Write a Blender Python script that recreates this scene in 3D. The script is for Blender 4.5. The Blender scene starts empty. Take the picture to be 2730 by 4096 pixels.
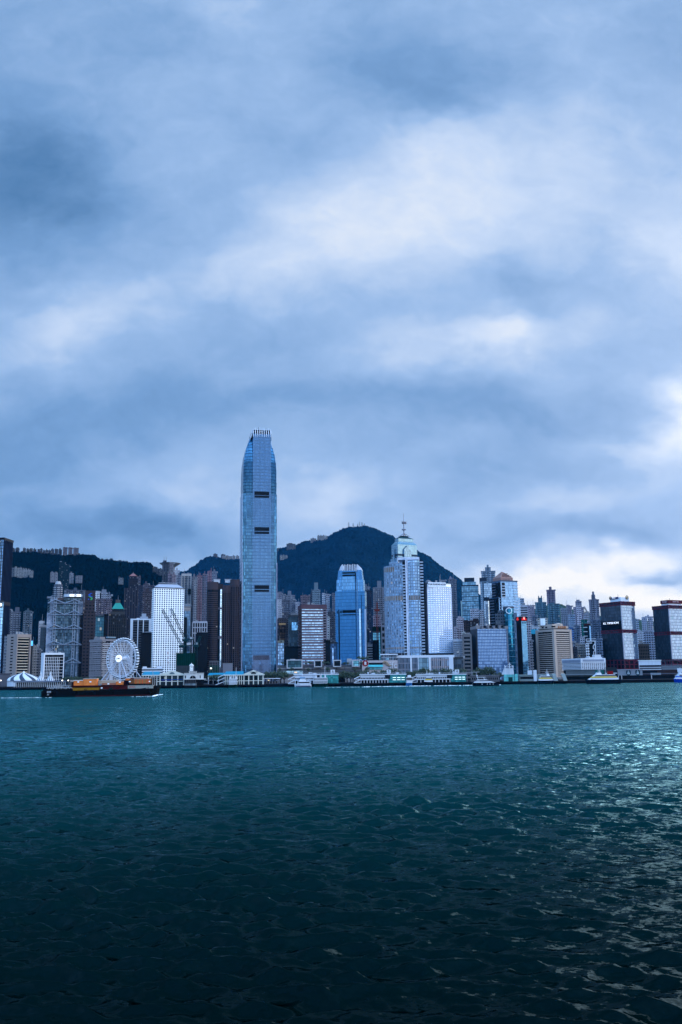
import bpy, math, random
import numpy as np
from math import sin, cos, tan, atan2, radians as R, pi
from mathutils import Vector, Matrix

S = bpy.context.scene
COL = S.collection
random.seed(7)

# ------------------------------------------------------------------ camera
F, PW, PH, EYE = 3700.0, 2730.0, 4096.0, 10.0     # focal length and frame of the photograph in its own pixels, eye height
PITCH, ROLL = math.atan(652 / F), 0.0118
_f = Vector((0, cos(PITCH), sin(PITCH))); _u0 = Vector((0, -sin(PITCH), cos(PITCH))); _x = Vector((1, 0, 0))
RT = _x * cos(ROLL) - _u0 * sin(ROLL); UP = _x * sin(ROLL) + _u0 * cos(ROLL); FW = _f
cam = bpy.data.cameras.new('camera'); camo = bpy.data.objects.new('camera', cam); COL.objects.link(camo)
cam.sensor_fit = 'VERTICAL'; cam.sensor_height = 36; cam.lens = 36 * F / PH
cam.clip_start = 0.5; cam.clip_end = 60000
camo.matrix_world = Matrix((( RT.x, UP.x, -FW.x, 0), (RT.y, UP.y, -FW.y, 0), (RT.z, UP.z, -FW.z, EYE), (0, 0, 0, 1)))
S.camera = camo

def ray(px, py):                       # world direction seen at a pixel of the photograph
    return (RT * (px - PW / 2) + UP * (PH / 2 - py) + FW * F).normalized()
def at(px, py, D):                     # the point of that ray at depth D
    d = ray(px, py); t = D / d.y
    return Vector((d.x * t, D, EYE + d.z * t))
def ground(px, py, z=0.0):             # the point of that ray on a level plane
    d = ray(px, py); t = (z - EYE) / d.z
    return Vector((d.x * t, d.y * t, z))
def proj(p):
    v = Vector(p) - Vector((0, 0, EYE)); w = v.dot(FW)
    return PW / 2 + F * v.dot(RT) / w, PH / 2 - F * v.dot(UP) / w

# ------------------------------------------------------------------ light
SUN_AZ, SUN_EL = R(37), R(22)          # low behind thin cloud, to the right
sun = bpy.data.lights.new('sun', 'SUN'); suno = bpy.data.objects.new('sun', sun); COL.objects.link(suno)
sun.energy = 1.5; sun.angle = R(36); sun.color = (1.0, 0.985, 0.965)
sd = Vector((sin(SUN_AZ) * cos(SUN_EL), cos(SUN_AZ) * cos(SUN_EL), sin(SUN_EL)))
suno.rotation_euler = (-sd).to_track_quat('-Z', 'Y').to_euler()
suno.location = (0, -50, 200)

def lin(c):
    return tuple((x / 255 / 12.92 if x / 255 <= .04045 else ((x / 255 + .055) / 1.055) ** 2.4) for x in c)

class NT:                              # terse node building
    def __init__(s, tree): s.t = tree; s.n = tree.nodes; s.l = tree.links
    def new(s, typ, **k):
        n = s.n.new(typ)
        for a, b in k.items(): setattr(n, a, b)
        return n
    def put(s, sock, v):
        if hasattr(v, 'is_output'): s.l.new(v, sock)
        elif v is not None: sock.default_value = v
    def m(s, op, a, b=None, c=None, clamp=False):
        n = s.new('ShaderNodeMath', operation=op, use_clamp=clamp)
        for i, v in enumerate((a, b, c)): s.put(n.inputs[i], v)
        return n.outputs[0]
    def v(s, op, a, b=None, c=None):
        n = s.new('ShaderNodeVectorMath', operation=op)
        for i, v in enumerate((a, b, c)):
            if v is not None: s.put(n.inputs[i], v)
        return n.outputs['Value'] if op in ('DOT_PRODUCT', 'LENGTH', 'DISTANCE') else n.outputs[0]
    def noise(s, vec, scale, detail=3, rough=.5, dist=0, dim='3D'):
        n = s.new('ShaderNodeTexNoise', noise_dimensions=dim)
        s.put(n.inputs['Vector'], vec); n.inputs['Scale'].default_value = scale; n.inputs['Detail'].default_value = detail
        n.inputs['Roughness'].default_value = rough; n.inputs['Distortion'].default_value = dist
        return n.outputs['Fac'], n.outputs['Color']
    def ramp(s, fac, stops, interp='LINEAR'):
        n = s.new('ShaderNodeValToRGB'); s.put(n.inputs[0], fac); n.color_ramp.interpolation = interp
        el = n.color_ramp.elements
        while len(el) < len(stops): el.new(.5)
        for e, (p, c) in zip(el, stops): e.position = p; e.color = (*c, 1) if len(c) == 3 else c
        return n.outputs[0]
    def mix(s, f, a, b):
        n = s.new('ShaderNodeMix', data_type='RGBA'); s.put(n.inputs[0], f)
        for k, v in ((6, a), (7, b)): s.put(n.inputs[k], (*v, 1) if isinstance(v, tuple) and len(v) == 3 else v)
        return n.outputs[2]
    def mapping(s, vec, loc=(0, 0, 0), rot=(0, 0, 0), scale=(1, 1, 1), typ='POINT'):
        n = s.new('ShaderNodeMapping', vector_type=typ); s.put(n.inputs[0], vec)
        n.inputs[1].default_value = loc; n.inputs[2].default_value = rot; n.inputs[3].default_value = scale
        return n.outputs[0]
    def xyz(s, vec):
        n = s.new('ShaderNodeSeparateXYZ'); s.put(n.inputs[0], vec); return n.outputs
    def vec(s, x, y, z):
        n = s.new('ShaderNodeCombineXYZ')
        for i, v in enumerate((x, y, z)): s.put(n.inputs[i], v)
        return n.outputs[0]

W = bpy.data.worlds.new('World'); S.world = W; W.use_nodes = True
def build_sky():
    n = NT(W.node_tree); n.n.clear()
    out = n.new('ShaderNodeOutputWorld')
    sky = n.new('ShaderNodeTexSky', sky_type='NISHITA', sun_disc=False, sun_elevation=SUN_EL, sun_rotation=SUN_AZ,
                air_density=1.0, dust_density=2.0, ozone_density=1.5)
    bg = n.new('ShaderNodeBackground'); n.l.new(sky.outputs[0], bg.inputs[0]); bg.inputs[1].default_value = 0.06
    d = n.new('ShaderNodeTexCoord').outputs['Generated']
    x, y, z = n.xyz(d)
    yy = n.m('MAXIMUM', y, .12)
    gx, gz = n.m('DIVIDE', x, yy), n.m('DIVIDE', z, yy)
    p0 = n.vec(gx, gz, 0)
    # soft warping so that the cloud masses get ragged, drifting edges
    _, wc = n.noise(n.mapping(p0, scale=(1, 1.6, 1)), 5.5, 3.5, .55)
    _, wc2 = n.noise(n.mapping(p0, loc=(3, 1, 5), scale=(1, 1.9, 1)), 17, 4, .55)
    p = n.v('ADD', p0, n.v('MULTIPLY', n.v('SUBTRACT', wc, (.5, .5, .5)), (.20, .12, 0)))
    p = n.v('ADD', p, n.v('MULTIPLY', n.v('SUBTRACT', wc2, (.5, .5, .5)), (.05, .035, 0)))
    acc = n.m('ADD', 0.575, 0.0)
    # cloud masses: pixel where the mass stands, half widths, tilt, weight (bright +, dark -)
    for (px, py, ax, ay, rot, w) in SKY:
        c = ray(px, py); cx, cz = c.x / c.y, c.z / c.y
        q = n.mapping(p, (cx, cz, 0), (0, 0, R(rot)), (ax / F, ay / F, 1), 'TEXTURE')
        acc = n.m('MULTIPLY_ADD', n.m('EXPONENT', n.m('MULTIPLY', n.v('DOT_PRODUCT', q, q), -1.0)), w * (.9 if w < 0 else .74), acc)
    nf, _ = n.noise(n.mapping(p, loc=(1, 7, 2), scale=(1, 1.35, 1)), 6.5, 8, .6)
    acc = n.m('MULTIPLY_ADD', n.m('SUBTRACT', nf, .5), .33, acc)
    nf2, _ = n.noise(n.mapping(p0, loc=(4, 2, 9), rot=(0, 0, .3), scale=(1, 1.4, 1)), 19, 6, .62, .6)
    acc = n.m('MULTIPLY_ADD', n.m('SUBTRACT', nf2, .5), .15, acc)
    # unseen dome: broken cloud, brightened behind and right to fill facades, darkened overhead
    nb, _ = n.noise(n.mapping(d, scale=(1, 1, 2.2)), 2.4, 5, .55)
    rest = n.m('MULTIPLY_ADD', n.m('SUBTRACT', nb, .5), .5, BACK)
    rest = n.m('MULTIPLY_ADD', n.m('MAXIMUM', x, 0.0), .55, rest)
    zz = n.m('DIVIDE', n.m('SUBTRACT', z, .105), .06)
    rest = n.m('MULTIPLY_ADD', n.m('EXPONENT', n.m('MULTIPLY', n.m('MULTIPLY', zz, zz), -1.0)), .26, rest)     # unseen bright bank, added behind for the facade glass to reflect
    mr = n.new('ShaderNodeMapRange', interpolation_type='SMOOTHSTEP'); n.put(mr.inputs[0], y); mr.inputs[1].default_value = .15; mr.inputs[2].default_value = .45
    fb = n.new('ShaderNodeMix', data_type='FLOAT'); n.put(fb.inputs[0], mr.outputs[0]); n.put(fb.inputs[2], rest); n.put(fb.inputs[3], acc)
    top = n.new('ShaderNodeMapRange', interpolation_type='SMOOTHSTEP'); n.put(top.inputs[0], z); top.inputs[1].default_value = .6; top.inputs[2].default_value = .9
    b = n.m('MULTIPLY_ADD', top.outputs[0], -.35, fb.outputs[0])
    col = n.ramp(b, [(0, lin((46, 90, 140))), (.2, lin((84, 130, 180))), (.42, lin((122, 164, 214))), (.6, lin((158, 192, 236))),
                     (.78, lin((202, 222, 251))), (.93, lin((238, 245, 255))), (1, lin((255, 255, 255)))])
    bc = n.new('ShaderNodeBackground'); n.l.new(col, bc.inputs[0]); hi = n.new('ShaderNodeMapRange', interpolation_type='SMOOTHSTEP'); n.put(hi.inputs[0], z); hi.inputs[1].default_value = .30; hi.inputs[2].default_value = .52
    bk = n.m('MULTIPLY_ADD', hi.outputs[0], 4.6, 1.15)                      # out-of-view sky strengthened, most of all high up, to light the facades
    c = ray(2330 * k, 1000 * k); q = n.mapping(p, (c.x / c.y, c.z / c.y, 0), (0, 0, 0), (400 * k / F, 420 * k / F, 1), 'TEXTURE')   # unseen glow round the sun, added right of the frame to brighten the water
    gl = n.m('MULTIPLY', n.m('EXPONENT', n.m('MULTIPLY', n.v('DOT_PRODUCT', q, q), -1.0)), mr.outputs[0])
    n.put(bc.inputs[1], n.m('MULTIPLY_ADD', gl, 2.5, n.m('MULTIPLY_ADD', n.m('SUBTRACT', 1.0, mr.outputs[0]), bk, 1.0)))
    mx = n.new('ShaderNodeMixShader'); mx.inputs[0].default_value = .93
    n.l.new(bg.outputs[0], mx.inputs[1]); n.l.new(bc.outputs[0], mx.inputs[2]); n.l.new(mx.outputs[0], out.inputs[0])
BACK = .46; HAZE = 1.6e-5
k = 1.7411
SKY = [(a * k, b * k, c * k, d * k, e, f) for (a, b, c, d, e, f) in [
    (1080, 480, 430, 190, 0, .15), (100, 420, 230, 330, 0, -.12), (0, 40, 200, 90, 0, -.08), (620, 300, 220, 60, -25, -.08), (700, 760, 300, 40, 4, -.06),
    (950, 470, 330, 150, 10, .27), (690, 600, 190, 90, 10, .22), (1010, 330, 150, 70, 20, .12), (540, 30, 120, 60, -5, .14),
    (1090, 775, 260, 55, 6, .30), (1190, 745, 90, 40, 0, .12), (250, 690, 230, 90, 18, .20), (120, 760, 180, 50, 10, .14),
    (1600, 935, 130, 85, 25, .52), (1480, 1010, 150, 50, 15, .16), (1580, 560, 130, 120, 0, .26), (1330, 330, 260, 130, 0, .12),
    (750, 1150, 180, 60, 12, .24), (430, 1130, 170, 45, 0, .12), (1290, 1140, 220, 45, 8, .20), (1050, 1040, 180, 40, 0, .04),
    (1440, 1290, 170, 36, 6, .52), (1290, 1350, 160, 34, 0, .46), (1500, 1400, 230, 50, 0, .62), (1140, 1380, 120, 40, 0, .22), (1480, 1335, 90, 16, 4, -.30),
    (60, 440, 210, 170, 0, -.26), (30, 250, 170, 120, -30, -.14), (300, 120, 160, 110, 0, -.11), (960, 190, 240, 120, -12, -.24), (1070, 280, 100, 45, -12, -.16),
    (1250, 610, 170, 60, -4, -.10), (1190, 640, 90, 50, 0, -.06), (640, 895, 360, 85, -3, -.15), (180, 965, 300, 80, 4, -.20), (1200, 930, 320, 80, -8, -.16),
    (0, 1090, 250, 80, 0, -.20), (200, 1230, 280, 60, 0, -.26), (440, 1260, 160, 40, 0, -.16), (1130, 1060, 160, 40, 0, -.12), (1400, 1060, 130, 30, 10, -.10),
    (1180, 1225, 220, 40, 4, -.14), (1450, 1210, 150, 30, 0, -.10), (960, 1130, 120, 40, 0, -.05), (780, 1330, 500, 60, 0, .06), (1520, 60, 200, 120, 0, -.10),
    (0, 850, 120, 90, 0, -.12), (400, 470, 160, 90, 0, -.02)]]
build_sky()
S.view_settings.view_transform = 'Standard'; S.view_settings.look = 'None'; S.view_settings.gamma = 1; S.view_settings.exposure = 0
S.view_settings.use_curve_mapping = False
try:
    S.cycles.max_bounces = 6; S.cycles.volume_bounces = 0; S.cycles.use_denoising = True
    S.cycles.caustics_reflective = False; S.cycles.caustics_refractive = False
except Exception: pass

# ------------------------------------------------------------------ mesh and object helpers
class MB:
    def __init__(s): s.v = []; s.f = []; s.uv = []; s.mi = []; s.cur = 0
    def face(s, pts, uv=None):
        i = len(s.v); s.v.extend(tuple(p) for p in pts); s.f.append(tuple(range(i, i + len(pts))))
        s.uv.append(uv or [(p[0], p[1]) for p in pts]); s.mi.append(s.cur); return s
    def prism(s, poly, z0, z1, poly2=None, cap=True, bottom=True):
        q = poly2 or poly; n = len(poly); u = 0
        for i in range(n):
            a, b = poly[i], poly[(i + 1) % n]; c, d = q[(i + 1) % n], q[i]
            L = math.hypot(b[0] - a[0], b[1] - a[1])
            s.face([(a[0], a[1], z0), (b[0], b[1], z0), (c[0], c[1], z1), (d[0], d[1], z1)], [(u, z0), (u + L, z0), (u + L, z1), (u, z1)])
            u += L
        if cap: s.face([(a[0], a[1], z1) for a in q])
        if bottom: s.face([(a[0], a[1], z0) for a in reversed(poly)])
        return s
    def box(s, x0, x1, y0, y1, z0, z1):
        return s.prism([(x0, y0), (x1, y0), (x1, y1), (x0, y1)], z0, z1)
    def tube(s, a, b, r, n=6, r2=None):
        a, b = Vector(a), Vector(b); d = b - a
        if d.length < 1e-6: return s
        d.normalize(); e = d.orthogonal().normalized(); g = d.cross(e); r2 = r if r2 is None else r2
        A = [a + (e * cos(t) + g * sin(t)) * r for t in [2 * pi * i / n for i in range(n)]]
        B = [b + (e * cos(t) + g * sin(t)) * r2 for t in [2 * pi * i / n for i in range(n)]]
        for i in range(n): j = (i + 1) % n; s.face([A[i], A[j], B[j], B[i]])
        s.face(A[::-1]); s.face(B); return s
    def path(s, pts, r, n=5, closed=False):
        m = len(pts)
        for i in range(m if closed else m - 1): s.tube(pts[i], pts[(i + 1) % m], r, n)
        return s
    def lathe(s, prof, n=20, cx=0, cy=0, a0=0.0, a1=2 * pi):
        full = abs(a1 - a0 - 2 * pi) < 1e-6
        for k in range(len(prof) - 1):
            (r0, z0), (r1, z1) = prof[k], prof[k + 1]
            for i in range(n):
                t, u = a0 + (a1 - a0) * i / n, a0 + (a1 - a0) * (i + 1) / n
                P = [(cx + r0 * cos(t), cy + r0 * sin(t), z0), (cx + r0 * cos(u), cy + r0 * sin(u), z0),
                     (cx + r1 * cos(u), cy + r1 * sin(u), z1), (cx + r1 * cos(t), cy + r1 * sin(t), z1)]
                rr = max(r0, r1)
                uv = [(rr * t, z0), (rr * u, z0), (rr * u, z1), (rr * t, z1)]
                if r0 < 1e-5: P = [P[0], P[2], P[3]]; uv = [uv[0], uv[2], uv[3]]
                elif r1 < 1e-5: P = P[:3]; uv = uv[:3]
                s.face(P, uv)
        return s
    def build(s, name, mats, parent=None, loc=None, smooth=False):
        me = bpy.data.meshes.new(name); me.from_pydata(s.v, [], s.f)
        uvl = me.uv_layers.new(name='UVMap'); flat = [c for f in s.uv for p in f for c in p]
        uvl.data.foreach_set('uv', flat)
        mats = mats if isinstance(mats, (list, tuple)) else [mats]
        for m in mats: me.materials.append(m)
        if len(mats) > 1: me.polygons.foreach_set('material_index', s.mi)
        if smooth:
            me.polygons.foreach_set('use_smooth', [True] * len(me.polygons))
        me.validate(); me.update()
        o = bpy.data.objects.new(name, me); COL.objects.link(o)
        if parent is not None: o.parent = parent
        if loc is not None: o.location = loc
        return o

def tag(o, label=None, cat=None, group=None, kind=None):
    if label: o['label'] = label
    if cat: o['category'] = cat
    if group: o['group'] = group
    if kind: o['kind'] = kind
    return o
def empty(name, label, cat, loc=(0, 0, 0), rz=0.0, group=None):
    o = bpy.data.objects.new(name, None); COL.objects.link(o); o.empty_display_size = 1
    o.location = loc; o.rotation_euler = (0, 0, rz)
    return tag(o, label, cat, group)
def copy_tree(o, parent=None):
    kids = [c for c in COL.objects if c.parent == o]
    c = o.copy(); COL.objects.link(c)
    if parent: c.parent = parent
    for ch in kids: copy_tree(ch, c)
    return c

def offs(poly, e):                     # convex, counter-clockwise footprint grown by e
    n = len(poly); out = []
    for i in range(n):
        a, b, c = poly[i - 1], poly[i], poly[(i + 1) % n]
        d1 = Vector((b[0] - a[0], b[1] - a[1])).normalized(); d2 = Vector((c[0] - b[0], c[1] - b[1])).normalized()
        n1, n2 = Vector((d1.y, -d1.x)), Vector((d2.y, -d2.x)); m = n1 + n2; m = m / max(.3, m.dot(n1))
        out.append((b[0] + m.x * e, b[1] + m.y * e))
    return out

# ------------------------------------------------------------------ materials
def principled(name):
    m = bpy.data.materials.new(name); m.use_nodes = True; n = NT(m.node_tree)
    return m, n, n.n['Principled BSDF']
_MC = {}
def flat(col, rough=.7, metal=0.0, var=.18, emit=0.0, scale=.15, name='paint'):
    if not emit: col = tuple(c ** 1.55 for c in col)
    key = (col, rough, metal, var, emit, scale)
    if key in _MC: return _MC[key]
    m, n, b = principled(name)
    o = n.new('ShaderNodeTexCoord').outputs['Object']
    f, _ = n.noise(o, scale, 4, .6); f2, _ = n.noise(n.mapping(o, scale=(1, 1, .12)), .6, 3, .5)     # weather and run-off streaks
    k = n.m('MULTIPLY_ADD', n.m('SUBTRACT', n.m('ADD', f, f2), 1.0), var * 2, 1.0)
    c = n.v('MULTIPLY', (col[0], col[1], col[2]), n.vec(k, k, k))
    n.put(b.inputs['Base Color'], c); b.inputs['Specular IOR Level'].default_value = 0 if rough >= .85 else .05; b.inputs['Roughness'].default_value = rough; b.inputs['Metallic'].default_value = metal
    if emit: b.inputs['Emission Color'].default_value = (*col, 1); b.inputs['Emission Strength'].default_value = emit
    _MC[key] = m; return m

def facade(wall, glass, cw=3.0, fh=3.4, wx=.6, wy=.55, lit=0.0, var=.6, metal=.0, tilt=.012, wrough=.75, rot=0, blind=.15, grough=.08):
    """wall with rows of windows laid out in metres along the wall (UV = run along the wall, height)"""
    wall = tuple(c ** 1.55 for c in wall)
    if max(glass) < .05: glass = tuple(c * .35 for c in glass)
    key = (wall, glass, cw, fh, wx, wy, lit, var, metal, tilt, wrough, blind, grough)
    if key in _MC: return _MC[key]
    m, n, b = principled('facade')
    uv = n.new('ShaderNodeUVMap').outputs[0]; u, v, _ = n.xyz(uv)
    cu, cv = n.m('DIVIDE', u, cw), n.m('DIVIDE', v, fh)
    fu, fv = n.m('FRACT', cu), n.m('FRACT', cv)
    mx = n.m('LESS_THAN', n.m('ABSOLUTE', n.m('SUBTRACT', fu, .5)), wx / 2)
    my = n.m('LESS_THAN', n.m('ABSOLUTE', n.m('SUBTRACT', fv, .5)), wy / 2)
    oi = n.new('ShaderNodeObjectInfo').outputs['Random']
    cell = n.vec(n.m('FLOOR', cu), n.m('FLOOR', cv), n.m('MULTIPLY', oi, 57.0))
    wn = n.new('ShaderNodeTexWhiteNoise', noise_dimensions='3D'); n.put(wn.inputs[0], cell)
    r1, r2, r3 = n.xyz(wn.outputs['Color'])
    geo = n.new('ShaderNodeNewGeometry'); nz = n.xyz(geo.outputs['Normal'])[2]
    side = n.m('LESS_THAN', n.m('ABSOLUTE', nz), .6)
    mask = n.m('MULTIPLY', n.m('MULTIPLY', mx, my), side)
    gv = n.m('MULTIPLY_ADD', n.m('SUBTRACT', r1, .5), 2 * var, 1.0)
    gc = n.v('MULTIPLY', glass, n.vec(gv, gv, gv))
    gc = n.mix(n.m('LESS_THAN', r3, blind), gc, tuple(min(.45, .10 + g) for g in glass))            # drawn blinds
    o = n.new('ShaderNodeTexCoord').outputs['Object']
    f, _ = n.noise(o, .07, 4, .6); f2, _ = n.noise(n.mapping(o, scale=(1, 1, .1)), .5, 3, .5)
    k = n.m('MULTIPLY_ADD', n.m('SUBTRACT', n.m('ADD', f, f2), 1.0), .35, 1.0)
    wc = n.v('MULTIPLY', wall, n.vec(k, k, k))
    n.put(b.inputs['Base Color'], n.mix(mask, wc, gc)); b.inputs['Specular IOR Level'].default_value = .07
    n.put(b.inputs['Roughness'], n.m('MULTIPLY_ADD', mask, grough - wrough, wrough))
    n.put(b.inputs['Metallic'], n.m('MULTIPLY', mask, n.m('MULTIPLY', metal, n.m('GREATER_THAN', r3, blind))))
    t = n.v('MULTIPLY', n.v('SUBTRACT', wn.outputs['Color'], (.5, .5, .5)), (tilt * 2,) * 3)
    t = n.v('MULTIPLY', t, n.vec(mask, mask, mask))
    n.put(b.inputs['Normal'], n.v('NORMALIZE', n.v('ADD', geo.outputs['Normal'], t)))
    if lit:
        n.put(b.inputs['Emission Color'], n.mix(r1, (1, .84, .62), (.75, .9, 1)))
        n.put(b.inputs['Emission Strength'], n.m('MULTIPLY', mask, n.m('MULTIPLY', n.m('GREATER_THAN', r2, 1 - lit * .4), .30)))
    _MC[key] = m; return m

def glass(col, cw=1.6, fh=3.9, metal=.75, rough=.06, var=.25, tilt=.012, frame=.06, fcol=None, lit=0.0, blind=.0):
    return facade(fcol or tuple(c * .5 for c in col), col, cw, fh, 1 - frame, 1 - frame * .8, lit, var, metal, tilt, .4, 0, blind, rough)

C_ = {}
def stone(a, **k): return flat(a, **k)
# ------------------------------------------------------------------ the setting: water, land, hills
QUAY = 860.0
LAND = 3.0
def water_mat():
    m, n, b = principled('water'); n.n.remove(b)
    g = n.new('ShaderNodeNewGeometry').outputs['Position']
    big, _ = n.noise(n.mapping(g, scale=(1, .45, 1)), .018, 3, .55)
    # foreground darkening painted in: body colour and gloss tint fade to near-black nearby
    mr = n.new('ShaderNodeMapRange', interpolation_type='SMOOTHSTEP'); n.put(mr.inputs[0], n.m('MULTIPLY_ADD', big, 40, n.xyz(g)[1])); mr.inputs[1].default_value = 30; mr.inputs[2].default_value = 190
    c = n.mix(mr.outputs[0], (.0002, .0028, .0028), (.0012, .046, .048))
    # small wind ripples: slopes that stay as steep far out as close by
    far = n.new('ShaderNodeMapRange', interpolation_type='SMOOTHSTEP'); n.put(far.inputs[0], n.xyz(g)[1]); far.inputs[1].default_value = 40; far.inputs[2].default_value = 300
    geo = n.new('ShaderNodeNewGeometry').outputs['Normal']; acc = geo
    for (sc, st, rot, amp, ampfar) in ((.11, (.5, 1.5, 1), -.1, .1, 1.1), (.55, (.75, 1.3, 1), .25, .45, 2.2), (1.7, (.7, 1.25, 1), -.2, .75, 2.2), (5.5, (.7, 1.2, 1), .1, .8, 1.6)):
        _, c3 = n.noise(n.mapping(g, rot=(0, 0, rot), scale=st), sc, 3, .6, .35)
        k = n.m('MULTIPLY', n.m('MULTIPLY_ADD', far.outputs[0], ampfar - amp, amp), n.m('MULTIPLY_ADD', big, 1.2, .4))
        acc = n.v('ADD', acc, n.v('MULTIPLY', n.v('SUBTRACT', c3, (.5, .5, .5)), n.vec(k, k, 0.0)))
    nrm = n.v('NORMALIZE', acc)
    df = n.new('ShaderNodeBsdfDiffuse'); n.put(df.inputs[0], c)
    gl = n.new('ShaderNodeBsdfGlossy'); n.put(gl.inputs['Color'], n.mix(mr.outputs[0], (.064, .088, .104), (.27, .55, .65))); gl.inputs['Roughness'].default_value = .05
    fr = n.new('ShaderNodeFresnel'); fr.inputs[0].default_value = 1.28
    for s in (df, gl, fr): n.put(s.inputs['Normal'], nrm)
    mx = n.new('ShaderNodeMixShader'); n.put(mx.inputs[0], fr.outputs[0]); n.l.new(df.outputs[0], mx.inputs[1]); n.l.new(gl.outputs[0], mx.inputs[2])
    n.l.new(mx.outputs[0], n.n['Material Output'].inputs[0])
    return m

def build_water():
    rng = np.random.default_rng(11)
    y = np.geomspace(17, QUAY + 3, 1000); u = np.linspace(-.5, .5, 880)
    U, Y = np.meshgrid(u, y); X = U * Y
    sp = np.maximum(np.gradient(y)[:, None] * np.ones_like(U), Y * (u[1] - u[0]))
    Z = np.zeros_like(X); DX = np.zeros_like(X); DY = np.zeros_like(X)
    N = 190
    lam = np.exp(rng.uniform(math.log(.2), math.log(4.2), N))
    ang = rng.normal(0, .45, N) + 1.42                 # wind chop running across and towards the quay
    ph = rng.uniform(0, 2 * pi, N)
    gust = np.ones_like(X)
    for i in range(7):
        a = rng.uniform(0, 2 * pi); l = rng.uniform(30, 140); gust += .13 * np.sin(2 * pi * (X * cos(a) + 1.8 * Y * sin(a)) / l + rng.uniform(0, 6))
    for i in range(N):
        kk = 2 * pi / lam[i]; slope = .050 * (.45 + 1.0 * math.exp(-(math.log(lam[i] / 1.05) / .75) ** 2))
        A = slope / kk; fade = np.clip((lam[i] / sp - 2.0) / 3.0, 0, 1)
        dx, dy = cos(ang[i]), sin(ang[i]); t = kk * (X * dx + Y * dy) + ph[i]
        s, c = np.sin(t), np.cos(t); w = A * fade * gust
        Z += w * s; DX += .5 * w * c * dx; DY += .5 * w * c * dy
    edge = np.clip((QUAY - Y) / 3, 0, 1)
    X = X + DX * edge; Yw = Y + DY * edge; Z = Z * edge
    nv = X.size; co = np.stack([X, Yw, Z], -1).reshape(-1, 3)
    r, c = X.shape; idx = np.arange(nv).reshape(r, c)
    q = np.stack([idx[:-1, :-1], idx[:-1, 1:], idx[1:, 1:], idx[1:, :-1]], -1).reshape(-1, 4)
    # the open harbour beyond the finely modelled stretch, to the sides and behind
    ex = []; ef = []
    def quad(*p):
        i = nv + len(ex); ex.extend(p); ef.append((i, i + 1, i + 2, i + 3))
    y0, y1, ue = 17.0, QUAY + 3, .5; z = -.02; B = 9000
    quad((-B, y0, z), (-ue * y0, y0, z), (-ue * y1, y1, z), (-B, y1, z)); quad((ue * y0, y0, z), (B, y0, z), (B, y1, z), (ue * y1, y1, z))
    quad((-B, -B, z), (B, -B, z), (B, y0, z), (-B, y0, z))
    co = np.vstack([co, np.array(ex)]); q = np.vstack([q, np.array(ef)])
    me = bpy.data.meshes.new('water'); me.vertices.add(len(co)); me.vertices.foreach_set('co', co.ravel())
    me.loops.add(q.size); me.loops.foreach_set('vertex_index', q.ravel().astype(np.int32))
    me.polygons.add(len(q)); me.polygons.foreach_set('loop_start', np.arange(0, q.size, 4, dtype=np.int32)); me.polygons.foreach_set('loop_total', np.full(len(q), 4, dtype=np.int32))
    me.polygons.foreach_set('use_smooth', np.ones(len(q), dtype=bool)); me.update(calc_edges=True)
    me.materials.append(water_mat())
    o = bpy.data.objects.new('water', me); COL.objects.link(o); tag(o, 'wind chopped dark teal harbour water', 'water', kind='structure')
build_water()

def land():
    mb = MB(); B = 9000
    mb.box(-B, B, QUAY, 12000, -3, LAND)
    o = mb.build('ground', flat((.10, .10, .105), .85, var=.3, scale=.03)); tag(o, 'paved waterfront and city ground behind the seawall', 'ground', kind='structure')
land()

def hill_mat(name, c0, c1):
    m, n, b = principled(name)
    g = n.new('ShaderNodeTexCoord').outputs['Object']
    f, _ = n.noise(g, .022, 6, .65); f2, _ = n.noise(g, .14, 4, .6)
    v = n.new('ShaderNodeTexVoronoi'); n.put(v.inputs['Vector'], g); v.inputs['Scale'].default_value = .11
    k = n.m('ADD', n.m('MULTIPLY', f, .6), n.m('MULTIPLY', f2, .5))
    n.put(b.inputs['Base Color'], n.ramp(k, [(.3, c0), (.55, tuple((a + d) / 2 for a, d in zip(c0, c1))), (.78, c1)]))
    b.inputs['Roughness'].default_value = .95; b.inputs['Specular IOR Level'].default_value = 0
    h = n.m('SUBTRACT', n.m('MULTIPLY', f2, 6), n.m('MULTIPLY', v.outputs['Distance'], 5))
    bp = n.new('ShaderNodeBump'); bp.inputs['Distance'].default_value = 1.0; bp.inputs['Strength'].default_value = .5
    n.put(bp.inputs['Height'], h); n.put(b.inputs['Normal'], bp.outputs[0]); return m

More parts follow.
